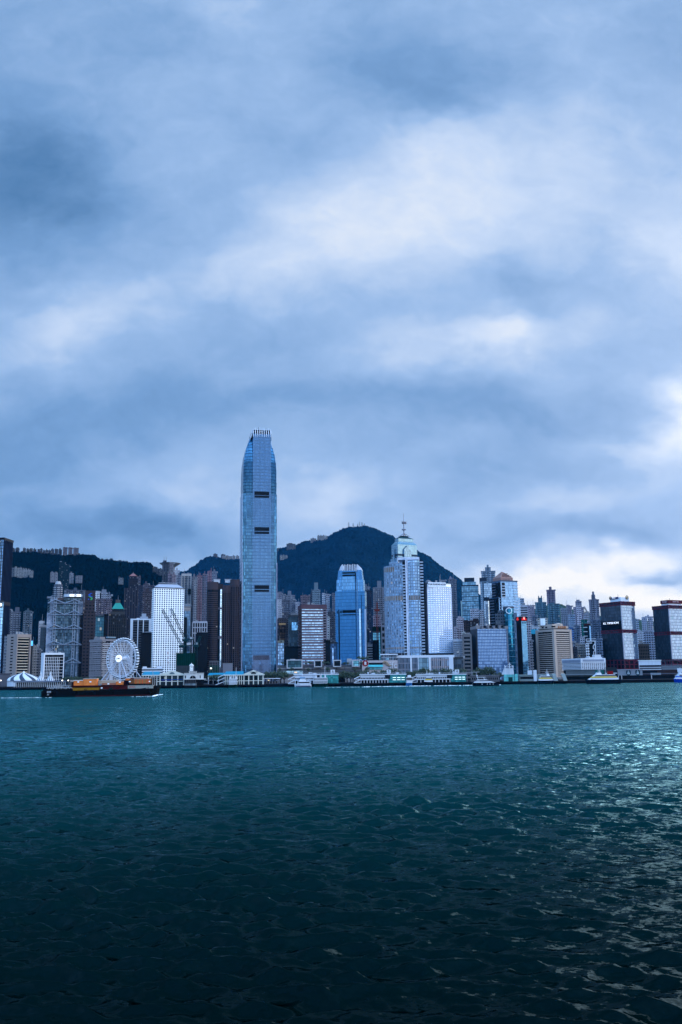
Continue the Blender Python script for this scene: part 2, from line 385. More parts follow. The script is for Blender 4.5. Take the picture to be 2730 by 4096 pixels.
HILLS = []
class Hill:
    def __init__(s, prof, Y0, Dr, seed):
        s.Y0, s.Dr = Y0, Dr
        pts = [at(px, py, Dr) for px, py in prof]
        s.u = np.array([p.x / Dr for p in pts]); s.z = np.array([p.z for p in pts])
        r = np.random.default_rng(seed); s.w = [(r.uniform(0, 2 * pi), r.uniform(60, 420), r.uniform(0, 6)) for _ in range(26)]
    def h(s, X, Y):
        X = np.asarray(X, float); Y = np.asarray(Y, float)
        zr = np.interp(X / Y, s.u, s.z); t = np.clip((Y - s.Y0) / (s.Dr - s.Y0), 0, 3)
        up = np.where(t < 1, .55 * t ** 1.15 + .45 * (3 * t ** 2 - 2 * t ** 3), 1 - .35 * (t - 1) ** 1.3)
        n = np.zeros_like(X)
        for a, l, p in s.w: n += l * .012 * np.sin(2 * pi * (X * cos(a) + Y * sin(a)) / l + p + 1.3 * np.sin(2 * pi * (X * sin(a) - Y * cos(a)) / (l * 1.7)))
        return LAND - 2 + (zr - LAND) * up + n * np.clip(t * 4, 0, 1) * np.clip(np.abs(t - 1) * 5, .12, 1)
    def build(s, name, label, mat, nu, ny, u0, u1, y1, seed):
        r = np.random.default_rng(seed)
        us = np.linspace(u0, u1, nu); ys = s.Y0 + (y1 - s.Y0) * np.linspace(0, 1, ny) ** 1.0
        U, Y = np.meshgrid(us, ys); X = U * Y; Z = s.h(X, Y)
        # tree crowns on the slopes: a lumpy skin
        lump = r.uniform(0, 1, X.shape) ** 1.6
        t = np.clip((Y - s.Y0) / (s.Dr - s.Y0), 0, 1)
        Z = Z + lump * 5.5 * np.clip(t * 8, 0, 1); X = X + r.uniform(-1.5, 1.5, X.shape); Yq = Y + r.uniform(-3, 3, X.shape)
        co = np.stack([X, Yq, Z], -1).reshape(-1, 3); idx = np.arange(X.size).reshape(X.shape)
        q = np.stack([idx[:-1, :-1], idx[:-1, 1:], idx[1:, 1:], idx[1:, :-1]], -1).reshape(-1, 4)
        me = bpy.data.meshes.new(name); me.from_pydata(co.tolist(), [], q.tolist()); me.materials.append(mat); me.update()
        me.polygons.foreach_set('use_smooth', [True] * len(me.polygons))
        o = bpy.data.objects.new(name, me); COL.objects.link(o); tag(o, label, 'hill', kind='structure')
LEFT = Hill([(-900, 2260), (-400, 2200), (0, 2208), (50, 2206), (150, 2206), (250, 2215), (310, 2213), (375, 2222), (400, 2238), (500, 2246), (520, 2252), (560, 2248), (600, 2251), (612, 2262),
             (640, 2278), (700, 2295), (760, 2335), (850, 2425), (1000, 2580), (1200, 2690), (3500, 2700)], 1560, 2150, 1)
PEAK = Hill([(-900, 2640), (300, 2480), (560, 2350), (650, 2305), (725, 2287), (750, 2281), (765, 2273), (780, 2263), (800, 2246), (825, 2232), (850, 2228), (900, 2238), (955, 2240), (1040, 2215),
             (1110, 2196), (1150, 2190), (1190, 2181), (1210, 2167), (1260, 2162), (1312, 2148), (1338, 2131), (1370, 2115), (1390, 2109), (1422, 2107), (1468, 2104), (1500, 2113), (1532, 2126), (1571, 2142),
             (1587, 2156), (1673, 2202), (1718, 2225), (1765, 2264), (1799, 2287), (1830, 2311), (1851, 2326), (1900, 2368), (2000, 2440), (2150, 2530), (2400, 2640), (3500, 2690)], 1700, 2750, 2)
FAR = Hill([(1000, 2640), (1800, 2560), (2000, 2480), (2150, 2432), (2227, 2414), (2250, 2417), (2265, 2427), (2330, 2450), (2450, 2470), (2543, 2472), (2566, 2479), (2640, 2500), (2730, 2520), (3000, 2560), (3800, 2640)], 2500, 3600, 3)
HILLS = [LEFT, PEAK, FAR]
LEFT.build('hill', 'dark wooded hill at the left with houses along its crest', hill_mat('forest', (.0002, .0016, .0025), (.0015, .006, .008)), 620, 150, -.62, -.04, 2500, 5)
PEAK.build('mountain', 'wooded mountain with masts on its rounded summit', hill_mat('forest', (.0006, .006, .014), (.006, .024, .044)), 640, 170, -.42, .34, 3200, 6)  # forest tone lifted and blued, painting in some of the distance haze
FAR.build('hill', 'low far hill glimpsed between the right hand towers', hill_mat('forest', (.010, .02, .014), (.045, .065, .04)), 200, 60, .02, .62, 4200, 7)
def ground_z(X, Y): return max(LAND, max(float(h.h(X, Y)) for h in HILLS))
# ------------------------------------------------------------------ building kit
WHITE, PALE, GREY, DGREY, BLACK = (.74, .75, .76), (.52, .53, .55), (.30, .31, .33), (.11, .115, .125), (.018, .02, .023)
BEIGE, BROWN, PINK, CREAM = (.44, .38, .31), (.165, .11, .095), (.38, .25, .24), (.58, .54, .46)
GD, GB, GP, GT = (.02, .028, .036), (.17, .32, .50), (.48, .60, .70), (.10, .34, .40)

def solve(f, lo, hi, tgt):
    a = f(lo) < f(hi)
    for _ in range(50):
        m = (lo + hi) / 2
        if (f(m) < tgt) == a: lo = m
        else: hi = m
    return (lo + hi) / 2

class T:
    """a building: an Empty at its base, local x along the front, y into the block, z up"""
    def __init__(s, name, label, cat, xl, xr, yt, D, xc=None, side=None, phi=None, depth=None, group=None, yref=None, base=None):
        phi = R(phi if phi is not None else (28 if side else 0)); yr = yref or yt
        cx = xc if side else xl
        P = at(cx, yr, D); top = at(cx, yt, D).z
        al = atan2(P.x, D); psi = -al + (phi if side == 'L' else -phi if side == 'R' else phi)
        ex, ey = Vector((cos(psi), sin(psi), 0)), Vector((-sin(psi), cos(psi), 0))
        if side == 'R':
            w = solve(lambda t: proj(P - ex * t)[0], 0, 600, xl); d = solve(lambda t: proj(P + ey * t)[0], 0, 900, xr); O = P - ex * w
        else:
            w = solve(lambda t: proj(P + ex * t)[0], 0, 600, xr); O = P
            d = solve(lambda t: proj(P + ey * t)[0], 0, 900, xl) if side == 'L' else (depth or .75 * w)
        if depth: d = depth
        s.w, s.d, s.ex, s.ey, s.O, s.P, s.side = w, d, ex, ey, O, P, side
        s.z0 = base if base is not None else (LAND if D < 1500 else ground_z(P.x, P.y) - 10)
        s.H = top - s.z0; s.top = top; s.n = name
        s.root = empty(name, label, cat, (O.x, O.y, s.z0), psi, group)
    def z(s, py):                      # height above the base where the near corner crosses a pixel row
        return solve(lambda z: proj((s.P.x, s.P.y, s.z0 + z))[1], -50, 900, py)
    def x(s, px, py=None):             # distance along the front of a pixel column at a pixel row
        z = s.z0 + (s.z(py) if py else s.H)
        return solve(lambda t: proj((s.O.x + s.ex.x * t, s.O.y + s.ex.y * t, z))[0], -300, 600, px)
    def rect(s, e=0, x0=0, x1=1, y0=0, y1=1):
        return [(s.w * x0 - e, s.d * y0 - e), (s.w * x1 + e, s.d * y0 - e), (s.w * x1 + e, s.d * y1 + e), (s.w * x0 - e, s.d * y1 + e)]
    def part(s, name, mb, mat, parent=None, label=None, **k):
        o = mb.build(name, mat, parent or s.root, **k)
        if label: o['label'] = label
        return o
    def prism(s, name, mat, z0, z1, poly=None, poly2=None, parent=None):
        return s.part(name, MB().prism(poly or s.rect(), z0, z1, poly2), mat, parent)
    def rings(s, name, mat, zs, h, proud=.35, poly=None):       # one ring per storey: floor edges standing proud of the glass
        mb = MB(); p = offs(poly or s.rect(), proud)
        for z in zs: mb.prism(p, z, z + h)
        return s.part(name, mb, mat)
    def piers(s, name, mat, n, z0, z1, wd=.8, proud=.5, faces='FL', inset=0):
        mb = MB()
        for i in range(n + 1):
            x = inset + (s.w - 2 * inset) * i / n
            if 'F' in faces: mb.box(x - wd / 2, x + wd / 2, -proud, .2, z0, z1)
        m = max(1, round(n * s.d / s.w))
        for i in range(m + 1):
            y = s.d * i / m
            if 'L' in faces: mb.box(-proud, .2, y - wd / 2, y + wd / 2, z0, z1)
            if 'R' in faces: mb.box(s.w - .2, s.w + proud, y - wd / 2, y + wd / 2, z0, z1)
        return s.part(name, mb, mat)
    def roof(s, blocks, mat=None, z=None):
        z = s.H if z is None else z
        for (a, b, h) in blocks:
            s.part('lift_house', MB().box(s.w * a, s.w * b, s.d * .25, s.d * .7, z, z + h), mat or flat(GREY, .8))
    def parapet(s, mat, z=None, h=1.6, e=.5, poly=None):
        z = s.H if z is None else z; p = poly or s.rect(); a, b = offs(p, e), offs(p, -.7); mb = MB(); n = len(p)
        for i in range(n):
            j = (i + 1) % n
            mb.prism([a[i], a[j], b[j], b[i]], z - .3, z + h)
        return s.part('parapet', mb, mat)
    def plant(s, seed, n=6, z=None, mat=None):                  # pipes, tanks and fans standing about on the roof
        r = random.Random(seed); z = s.H if z is None else z; mb = MB()
        for _ in range(n):
            x, y = r.uniform(.08, .88) * s.w, r.uniform(.1, .8) * s.d; q = r.uniform(.8, 2.6)
            mb.box(x, x + q * 1.6, y, y + q, z, z + r.uniform(.8, 3.0))
        if r.random() < .6:
            x = r.uniform(.2, .8) * s.w; mb.tube((x, s.d * .5, z), (x, s.d * .5, z + r.uniform(6, 12)), .18, 5)
        return s.part('roof_plant', mb, mat or flat((.36, .37, .39), .7))

SLOPE = 'apartment towers on the lower slopes'
def resi(label, xl, xr, yt, D, wall, bay=None, nb=3, cw=2.9, fh=3.0, roof=((.3, .62, 6),), lit=.025, glz=GD, bays=True, depth=None, group=SLOPE, name='apartment_tower', seed=0, wx=.58, wy=.5, cat='apartment tower', **k):
    t = T(name, label, cat, xl, xr, yt, D, depth=depth, group=group, **k)
    m1 = facade(wall, glz, cw, fh, wx, wy, lit, .6, .0, .02)
    m2 = facade(bay or tuple(min(.8, c * 1.25) for c in wall), glz, cw * .8, fh, .66, wy, lit, .6, .0, .02)
    q = min(2.2, t.w * .08)
    if not bays: t.prism('wall', m1, 0, t.H)
    else:
        t.part('wall', MB().box(q * .6, t.w - q * .6, q, t.d, 0, t.H), m1)
        p = t.w / nb
        for i in range(nb):
            wd = p * (.62 if i % 2 == 0 or nb < 3 else .44); x = p * (i + .5)
            t.part('window_bay', MB().box(x - wd / 2, x + wd / 2, 0, q + .3, 0, t.H - (0 if i % 2 == 0 else 2.5)), m2)
        for i in range(2):
            y = t.d * (.3 + .45 * i)
            if t.side: t.part('window_bay', MB().box(*((0, q) if t.side == 'L' else (t.w - q, t.w)), y - t.d * .12, y + t.d * .12, 0, t.H - 1), m2)
    t.parapet(flat(tuple(c * .9 for c in wall), .8), h=1.3, e=-.4)
    t.roof(roof, flat(tuple(c * .85 for c in wall), .8)); t.plant(seed or int(xl), 4)
    return t

def banded(label, xl, xr, yt, D, wall, glz=GD, n=None, frac=.45, proud=.4, name='office_tower', cat='office tower', metal=.3, cwg=3.0, piers=0, roof=((.25, .7, 5),), group=None, lit=.02, corner=0.0, **k):
    t = T(name, label, cat, xl, xr, yt, D, group=group, **k)
    n = n or max(3, round(t.H / 3.9)); fh = t.H / n
    t.prism('glazing', glass(glz, cwg, fh, metal, .08, .4, .015, .08, tuple(c * .4 for c in glz), lit), 0, t.H - .3)
    t.rings('spandrels', flat(wall, .75), [i * fh + fh * (1 - frac) for i in range(n)], fh * frac, proud)
    if piers: t.piers('piers', flat(wall, .75), piers, 0, t.H, .9, proud + .15, 'F' + (t.side or ''))
    if corner:
        mb = MB()
        for x, y in ((0, 0), (t.w, 0), (t.w, t.d), (0, t.d)): mb.box(x - corner if x else -.8, (x + .8) if x else corner, (y - corner) if y else -.8, (y + .8) if y else corner, 0, t.H + .5)
        t.part('corner_pier', mb, flat(wall, .75))
    t.parapet(flat(wall, .75), h=1.5, e=proud); t.roof(roof); t.plant(int(xl) + 3, 5)
    return t

def glassy(label, xl, xr, yt, D, col=GB, cw=1.8, fh=3.9, metal=.75, cap=None, frame=.1, fcol=None, var=.2, roof=((.2, .75, 5),), name='office_tower', cat='office tower', mull=0, group=None, lit=.0, tilt=.01, **k):
    t = T(name, label, cat, xl, xr, yt, D, group=group, **k)
    t.prism('curtain_wall', glass(col, cw, fh, metal, .06, var, tilt, frame, fcol, lit), 0, t.H)
    if mull: t.piers('mullions', flat(cap or GREY, .5), mull, 0, t.H, .35, .35, 'F' + (t.side or ''))
    t.parapet(flat(cap or GREY, .7), h=1.8, e=.3); t.roof(roof); t.plant(int(xl) + 9, 5)
    return t

def lettering(txt, size, mat, parent, loc, rz=0.0, ext=.15, name='lettering', xs=1.0, align='CENTER'):
    c = bpy.data.curves.new(name, 'FONT'); c.body = txt; c.size = size; c.extrude = ext; c.align_x = align; c.align_y = 'CENTER'
    o = bpy.data.objects.new(name, c); COL.objects.link(o); bpy.context.view_layer.update()
    me = bpy.data.meshes.new_from_object(o.evaluated_get(bpy.context.evaluated_depsgraph_get()))
    COL.objects.unlink(o); bpy.data.objects.remove(o); bpy.data.curves.remove(c)
    me.name = name; me.materials.clear(); me.materials.append(mat)
    o = bpy.data.objects.new(name, me); COL.objects.link(o); o.parent = parent; o.location = loc
    o.rotation_euler = (pi / 2, 0, rz); o.scale = (xs, 1, 1); return o

# ------------------------------------------------------------------ far and middle blocks
def houses(label, xl, xr, yt, D, h, col=PALE, n=4, step=0, name='hillside_house', cat='house', depth=14, seed=1, base=None, group='houses on the hillside'):
    P = at((xl + xr) / 2, yt, D)
    t = T(name, label, cat, xl, xr, yt, D, depth=depth, group=group, base=P.z - h)
    r = random.Random(seed); col = tuple(c * .6 for c in col); m = facade(col, GD, 3.2, 3.1, .55, .45, .03, .5)
    x = 0
    for i in range(n):
        wd = t.w / n; hh = t.H - step * i - r.uniform(0, .16) * t.H
        t.part('wall', MB().box(x, x + wd * r.uniform(.86, .99), r.uniform(0, 3), depth, -8 - step * i, hh), m)
        if r.random() < .8: t.part('roof', MB().box(x + wd * .2, x + wd * r.uniform(.4, .8), 3, depth - 3, hh, hh + r.uniform(1.5, 3.2)), flat(tuple(c * .8 for c in col), .8))
        x += wd
    return t
for i, (a, b, y, h, nn, lab) in enumerate([
    (46, 80, 2192, 13, 2, 'pale house block on the left hill crest, nearest the dark tower'), (93, 148, 2191, 16, 4, 'long house row on the left hill crest with a raised middle'),
    (151, 172, 2193, 13, 2, 'short stepped house on the left hill crest'), (173, 206, 2198, 11, 3, 'low flat roofed house on the left hill crest'),
    (205, 250, 2195, 15, 3, 'broad house block on the left hill crest beside the three slabs')]):
    houses(lab, a, b, y, 2140, h, (.20, .21, .24), nn, 0, seed=i + 3)
for i, (a, b, y) in enumerate([(252, 272, 2191), (273.5, 292, 2192), (293.5, 317, 2193)]):
    resi(['first slab of the trio of flats on the left hill crest', 'middle slab of the trio of flats on the left hill crest', 'last slab of the trio of flats on the left hill crest'][i], a, b, y, 2140, (.20, .19, .21), nb=2, roof=((.2, .5, 2.5),), depth=16, name='apartment_block', cat='apartment block', group='slabs on the hill crest')
houses('long low house with a balcony line along the crest left of the masts', 405, 455, 2237, 2140, 12, (.15, .19, .21), 3, seed=11)
houses('low house hugging the crest where the hill dips', 456, 492, 2243, 2140, 11, (.13, .17, .19), 2, seed=12)
houses('flat pale house near the end of the left crest', 540, 575, 2249, 2140, 7, (.16, .20, .22), 2, seed=13)
houses('stepped grey house at the saddle behind the antenna tower', 612, 650, 2268, 2100, 14, (.22, .23, .26), 3, 1.5, seed=14)
houses('white terraced flats stepping down the dark slope', 60, 122, 2263, 1980, 15, PALE, 6, 1.4, seed=15)
houses('small white terrace end lower on the dark slope', 120, 135, 2281, 1970, 7, PALE, 2, .8, seed=16)
houses('white house beside the leftmost dark tower on the slope', 46, 59, 2270, 1985, 12, (.42, .43, .46), 2, seed=17)
houses('grey flats left of the teal netted tower', 203, 234, 2288, 1900, 13, (.46, .46, .5), 2, seed=18)
houses('grey flats right of the teal netted tower', 279, 298, 2289, 1900, 15, (.46, .46, .5), 1, seed=19)
houses('low white house row right of the teal netted tower', 304, 332, 2300, 1890, 8, (.46, .46, .5), 3, seed=20)
houses('small lit white house midway up the slope', 475, 496, 2310, 1900, 6, (.4, .42, .45), 3, seed=21)
houses('pink house behind the pyramid topped brown tower', 548, 565, 2303, 1880, 8, (.35, .3, .32), 2, seed=22)
houses('pale block breaking the ridge right of the tallest tower', 1147, 1184, 2172, 2700, 13, (.26, .28, .32), 1, seed=23)
houses('grey villa cluster on the ridge below the summit', 1243, 1266, 2152, 2720, 10, (.42, .43, .46), 3, seed=24)
houses('white villa cluster on the ridge nearest the summit', 1270, 1312, 2142, 2720, 12, (.52, .53, .55), 4, seed=25)
houses('white bungalow among trees right of the tallest tower', 1121, 1152, 2221, 2560, 5, PALE, 3, seed=26)
houses('bright villa alone high on the mountain face', 1380, 1408, 2186, 2600, 9, (.62, .63, .65), 4, seed=27)
houses('teal roofed pavilion beside the bright villa', 1355, 1378, 2189, 2600, 4, (.16, .28, .30), 1, seed=28)
houses('round flat block on the mountain shoulder', 854, 873, 2214, 2700, 15, (.30, .30, .34), 1, seed=29)
houses('dark flat block on the mountain shoulder', 885, 905, 2216, 2700, 16, (.24, .24, .28), 1, seed=30)
houses('row of white flats on the mountain shoulder', 890, 958, 2222, 2690, 14, (.50, .50, .53), 5, seed=31)
houses('stub of a pale house at the edge of the tallest tower', 1110, 1116, 2192, 2700, 7, (.3, .31, .34), 1, seed=32)

for i, (px, y, w) in enumerate([(1396, 2089, 6), (1414, 2093, 5), (1432, 2095, 5), (1439, 2087, 3), (1449, 2089, 7), (1459, 2094, 5)]):
    b = at(px, 2110, 2750); tp = at(px, y, 2750)
    t = empty('radio_mast', ['broad lattice mast leftmost on the summit', 'short lattice mast second from the left on the summit', 'stubby mast with dishes left of the tallest thin mast', 'tallest thin mast on the summit', 'wide lattice mast right of the tallest thin mast', 'rightmost short mast on the summit'][i], 'radio mast', (b.x, b.y, b.z - 6), 0, 'masts on the summit')
    hh = tp.z - b.z + 6; ww = w / F * 2750 / 2; mb = MB(); L = []
    for sx in (-1, 1):
        for sy in (-1, 1): mb.tube((sx * ww, sy * ww, 0), (sx * ww * .55, sy * ww * .55, hh), .3, 4)
    for j in range(6):
        z = hh * (j + 1) / 6.2; f = 1 - .45 * z / hh
        for a in range(4):
            c = [(-1, -1), (1, -1), (1, 1), (-1, 1)]; p, q = c[a], c[(a + 1) % 4]
            mb.tube((p[0] * ww * f, p[1] * ww * f, z), (q[0] * ww * f, q[1] * ww * f, z), .25, 4)
            mb.tube((p[0] * ww * f, p[1] * ww * f, z - hh / 6.2), (q[0] * ww * f, q[1] * ww * f, z), .2, 4)
    mb.build('lattice', flat((.30, .30, .32), .6), t)
    for j in range(2): MB().lathe([(0, -.6), (1.2, -.3), (1.6, .3)], 10).build('dish', flat(PALE, .6), t, (ww * (.9 if j else -.9), -ww, hh * (.75 - .2 * j)))

# bowl topped viewing pavilion on the saddle
c = at(681, 2262, 2050)
t = empty('viewing_pavilion', 'bowl shaped pavilion on legs on the saddle between the hills', 'pavilion', (c.x, c.y, c.z - 24))
MB().lathe([(8, 18), (14, 22), (23, 28), (23.5, 29), (22, 29.2), (0, 28)], 28).build('bowl', flat((.40, .43, .46), .5), t)
for s in (-1, 1): MB().box(s * 9 - 2, s * 9 + 2, -3, 3, -10, 24).build('leg', flat((.42, .43, .46), .7), t)
MB().box(-7, 7, -3, 5, -10, 17).build('base', facade((.4, .41, .44), GD, 4, 3.5, .6, .5), t)

resi('dark antenna topped tower in front of the bowl shaped pavilion', 649, 680, 2250, 1850, (.10, .11, .135), (.16, .17, .20), 3, roof=((.15, .6, 5),), wy=.6, depth=22)
resi('paler annex tower on the right of the antenna topped tower', 679, 696, 2254, 1856, (.26, .25, .27), nb=2, roof=((.3, .6, 2),), depth=20)
a = at(658, 2250, 1850)
for i, px in enumerate((657, 666)):
    p, q = at(px, 2256, 1856), at(px, 2226, 1856)
    t = empty('antenna', ['left whip antenna on the dark tower before the pavilion', 'right whip antenna on the dark tower before the pavilion'][i], 'antenna', p, 0, 'whip antennas')
    MB().tube((0, 0, 0), (0, 0, (q.z - p.z)), .35, 5).build('mast', flat(GREY), t); MB().box(-.8, .8, -.8, .8, 0, 2).build('base', flat(DGREY), t)
for d in [
    ('squat pink tower below the bowl shaped pavilion', 672, 690, 2296, 1750, (.28, .23, .26), 2), ('pinkish grey block right of the squat pink tower', 688, 707, 2300, 1740, (.30, .25, .27), 2),
    ('white stepped block below the bowl of the pavilion', 699, 720, 2283, 1800, (.44, .45, .48), 2), ('thin grey tower left of the portal shaped tower', 706, 727, 2303, 1700, (.24, .25, .29), 2)]:
    resi(*d[:6], nb=d[6], depth=22)
# portal shaped tower with the square void
t = resi('tall grey tower with a portal frame and a square hole', 727, 767, 2296, 1640, (.22, .235, .27), (.30, .31, .34), 4, depth=26, roof=((.1, .3, 3), (.7, .9, 3)))
fr = flat((.46, .44, .43), .8); mb = MB()
for x0, x1 in ((0, .08), (.92, 1), (.3, .36), (.64, .7)): mb.box(t.w * x0, t.w * x1, -.6, 1, 0, t.H)
mb.box(0, t.w, -.5, 1, t.H - 3.5, t.H + .5); t.part('portal_frame', mb, fr)
t.part('void', MB().box(t.w * .66, t.w * .97, -.9, 2, t.z(2378), t.z(2355)), flat(BLACK, .5))
for d in [
    ('slim grey tower with a pale crown right of the portal tower', 767, 790, 2309, 1660, (.28, .28, .31), 2), ('narrow grey tower with a cream frame in front of the pink pair', 776, 789, 2323, 1600, (.30, .30, .32), 2),
    ('thin recessed tower left of the pink pair', 785, 795, 2312, 1700, (.28, .25, .27), 1)]:
    resi(*d[:6], nb=d[6], depth=22)
t = resi('tall dusty pink tower with a stepped crown', 791, 812, 2304, 1620, (.27, .19, .215), (.32, .24, .27), 2, depth=26)
t = resi('pink and grey tower with a gabled crown left of the brown twin', 811, 832, 2299, 1625, (.30, .24, .27), (.24, .27, .33), 3, depth=26, roof=((.1, .5, 3), (.35, .5, 7)))
resi('upper pink tower with a pointed crown behind the brown twin', 829, 849, 2287, 1700, (.28, .20, .23), nb=2, depth=26, roof=((.4, .9, 3), (.75, .95, 8)))
resi('blue grey tower beside the pointed pink crown', 848, 870, 2288, 1702, (.24, .26, .31), nb=3, depth=26)

# left, between the dark tower and the bank with the trusses
resi('dim block half hidden by the leftmost dark tower', 33, 46, 2442, 1330, (.12, .13, .16), nb=2, depth=20)
resi('grey flats with a pink lift house and rounded balconies', 43, 87, 2450, 1300, (.22, .23, .27), (.36, .36, .39), 4, roof=((.42, .8, 8),), depth=22)
resi('teal grey flats with lit windows beside the pink lift house', 93, 134, 2449, 1290, (.17, .21, .24), (.24, .27, .31), 3, roof=((.2, .75, 3), (.4, .6, 6)), lit=.10, depth=22)
resi('tower wrapped in dark teal netting high on the slope', 237, 262, 2250, 1640, (.012, .055, .075), (.014, .062, .085), 3, roof=((.25, .75, 8), (.45, .7, 14)), lit=0, glz=(.008, .03, .045), depth=24, name='netted_tower', cat='tower', group=None, wx=.9)
resi('lower wing of the teal netted tower', 258, 281, 2262, 1644, (.012, .055, .075), (.014, .062, .085), 2, roof=((.2, .6, 1),), lit=0, glz=(.008, .03, .045), depth=22, name='netted_tower', cat='tower', group=None, wx=.9)
# round balcony tower
c = at(228, 2336, 1500); w = 19 / F * 1500
t = empty('round_tower', 'round tower ringed with white balconies behind the trussed bank', 'apartment tower', (c.x, c.y + w, LAND)); hh = c.z - LAND
MB().lathe([(w * .86, 0), (w * .86, hh), (0, hh)], 28).build('wall', facade((.22, .24, .28), GD, 2.4, 3.1, .6, .6), t)
mb = MB()
for i in range(int(hh / 3.1)):
    for a in range(8): mb.lathe([(w * .84, i * 3.1), (w, i * 3.1), (w, i * 3.1 + 1.1), (w * .84, i * 3.1 + 1.1)], 4, 0, 0, a * pi / 4 + .12, (a + 1) * pi / 4 - .12)
mb.build('balconies', flat((.48, .49, .52), .7), t); MB().lathe([(w * .6, hh), (w * .6, hh + 3), (w * .45, hh + 3.1), (w * .45, hh + 5), (0, hh + 5)], 20).build('lift_house', flat(PALE), t)
resi('long dim slab of flats behind the illuminated bank sign', 256, 345, 2362, 1420, (.17, .19, .23), (.26, .28, .32), 7, roof=((.1, .2, 3), (.45, .6, 5)), lit=.06, depth=20)
resi('block with dotted lit windows right of the trussed bank', 326, 341, 2404, 1300, (.17, .15, .17), nb=2, lit=.3, depth=20, group=None)
banded('slim white gridded block left of the trussed bank', 158, 173, 2489, 1250, (.48, .49, .52), piers=3, depth=26, roof=((.3, .6, 3),))
glassy('dark glass block squeezed between the white grid and the trussed bank', 163, 184, 2508, 1220, (.03, .045, .06), metal=.5, depth=20, roof=())
resi('cream old bank block below the blue screen', 124, 152, 2586, 1040, (.32, .30, .29), nb=4, roof=((.1, .5, 3),), lit=0, depth=24, group=None, name='old_block', cat='building')
resi('small stepped block right of the cream old bank', 148, 168, 2603, 1050, (.22, .22, .24), nb=2, lit=.02, depth=20, group=None, name='old_block', cat='building')

# right of the brown bank tower
resi('white striped slab behind the brown bank tower', 380, 402, 2370, 1420, (.50, .51, .54), nb=2, roof=((.1, .9, 3),), depth=20)
resi('pale flats with box roofs behind the brown bank tower', 405, 432, 2372, 1425, (.30, .32, .37), (.40, .41, .45), 3, roof=((.1, .8, 6),), depth=20)
resi('grey flats right end of the pale row above the pink block', 430, 447, 2383, 1428, (.28, .29, .33), nb=2, depth=20)
resi('wide mauve block under the pale flats', 382, 452, 2399, 1350, (.22, .19, .22), (.27, .24, .27), 6, roof=((.1, .6, 2),), lit=.04, depth=26)
resi('small mauve block with a round emblem beside the green pyramid', 424, 452, 2434, 1290, (.25, .21, .23), nb=3, roof=(), depth=20, group=None)
mb = MB()
glassy('dark glass block with teal lit floors', 384, 420, 2467, 1180, (.05, .15, .20), 2.6, 3.9, .3, lit=.25, depth=24, cap=(.10, .14, .16), roof=((0.05, .95, 2.5),))
glassy('black slab between the teal lit glass and the green pyramid', 418, 434, 2462, 1176, (.012, .014, .02), 2, 4, .2, depth=24, cap=BLACK, roof=())
# green pyramid tower
t = T('pyramid_tower', 'dark stone tower with a green copper pyramid roof', 'office tower', 437, 503, 2455, 1190, depth=20)
m = facade((.075, .072, .075), (.014, .018, .022), 2.4, 3.7, .62, .62, .02)
q = t.z(2447) ; t.prism('wall', m, 0, t.z(2458)); t.piers('piers', flat((.12, .115, .115)), 8, 0, t.z(2470), .7, .5, 'F')
z1, z2 = t.z(2458), t.z(2435); a, b = t.x(448, 2440), t.x(497, 2440)
t.part('upper_tier', MB().box(a - 1.5, b + 1.5, 2, 18, z1, z1 + (z2 - z1) * .55), flat((.13, .125, .125))); t.part('drum', MB().box(a + .5, b - .5, 3, 17, z1 + (z2 - z1) * .55, z2), m)
ap = t.z(2409); cx = (a + b) / 2
t.part('pyramid_roof', MB().prism([(a, 2), (b, 2), (b, 18), (a, 18)], z2, ap, [(cx - 3, 9), (cx + 3, 9), (cx + 3, 11), (cx - 3, 11)]), flat((.10, .36, .31), .6, name='copper'))
t.part('lantern', MB().box(cx - 3, cx + 3, 8.5, 11.5, ap, ap + 4), flat((.2, .17, .16))); t.part('spire', MB().tube((cx, 10, ap + 3), (cx, 10, t.z(2377)), .3, 5, .1), flat(GREY))
# tall brown tower with pink pyramid
t = T('pyramid_tower', 'tall brown tower tapering to a pink pyramid roof', 'office tower', 500, 553, 2352, 1500, depth=22)
m = facade((.062, .060, .078), (.02, .022, .03), 2.2, 3.2, .5, .55, .03); t.prism('wall', m, 0, t.H)
zz = t.z(2313); t.part('shaft', MB().prism([(t.w * .28, 1), (t.w * .99, 1), (t.w * .99, 20), (t.w * .28, 20)], t.H - 1, zz), m)
t.piers('piers', flat((.12, .11, .125)), 5, 0, t.H, 1.1, .6, 'F')
a, b = t.x(520, 2303), t.x(548, 2303); t.part('crown', MB().box(a, b, 3, 18, zz, t.z(2303)), m); z3 = t.z(2303); cx = (a + b) / 2
t.part('pyramid_roof', MB().prism([(a - 1, 2), (b + 1, 2), (b + 1, 19), (a - 1, 19)], z3, t.z(2290), [(cx - .6, 10), (cx + .6, 10), (cx + .6, 11), (cx - .6, 11)]), flat((.36, .22, .21)))
t.part('spire', MB().tube((cx, 10.5, t.z(2291)), (cx, 10.5, t.z(2284)), .3, 5), flat(GREY))
resi('dark blue slab right of the tall brown pyramid tower', 550, 576, 2343, 1520, (.10, .11, .15), nb=3, depth=20, roof=((.2, .5, 1),))
resi('grey pink tower with a pale lift house behind the white banded block', 574, 598, 2338, 1540, (.17, .155, .18), nb=3, depth=20)
resi('dim tower left of the porthole tower', 596, 620, 2344, 1545, (.14, .14, .175), nb=3, depth=20, roof=())
resi('brown grey tower half hidden behind the white banded block', 571, 612, 2368, 1400, (.15, .125, .135), nb=4, depth=22, lit=.015)
resi('pale striped tower end beside the porthole tower', 606, 622, 2400, 1350, (.30, .31, .34), nb=2, depth=20, roof=())
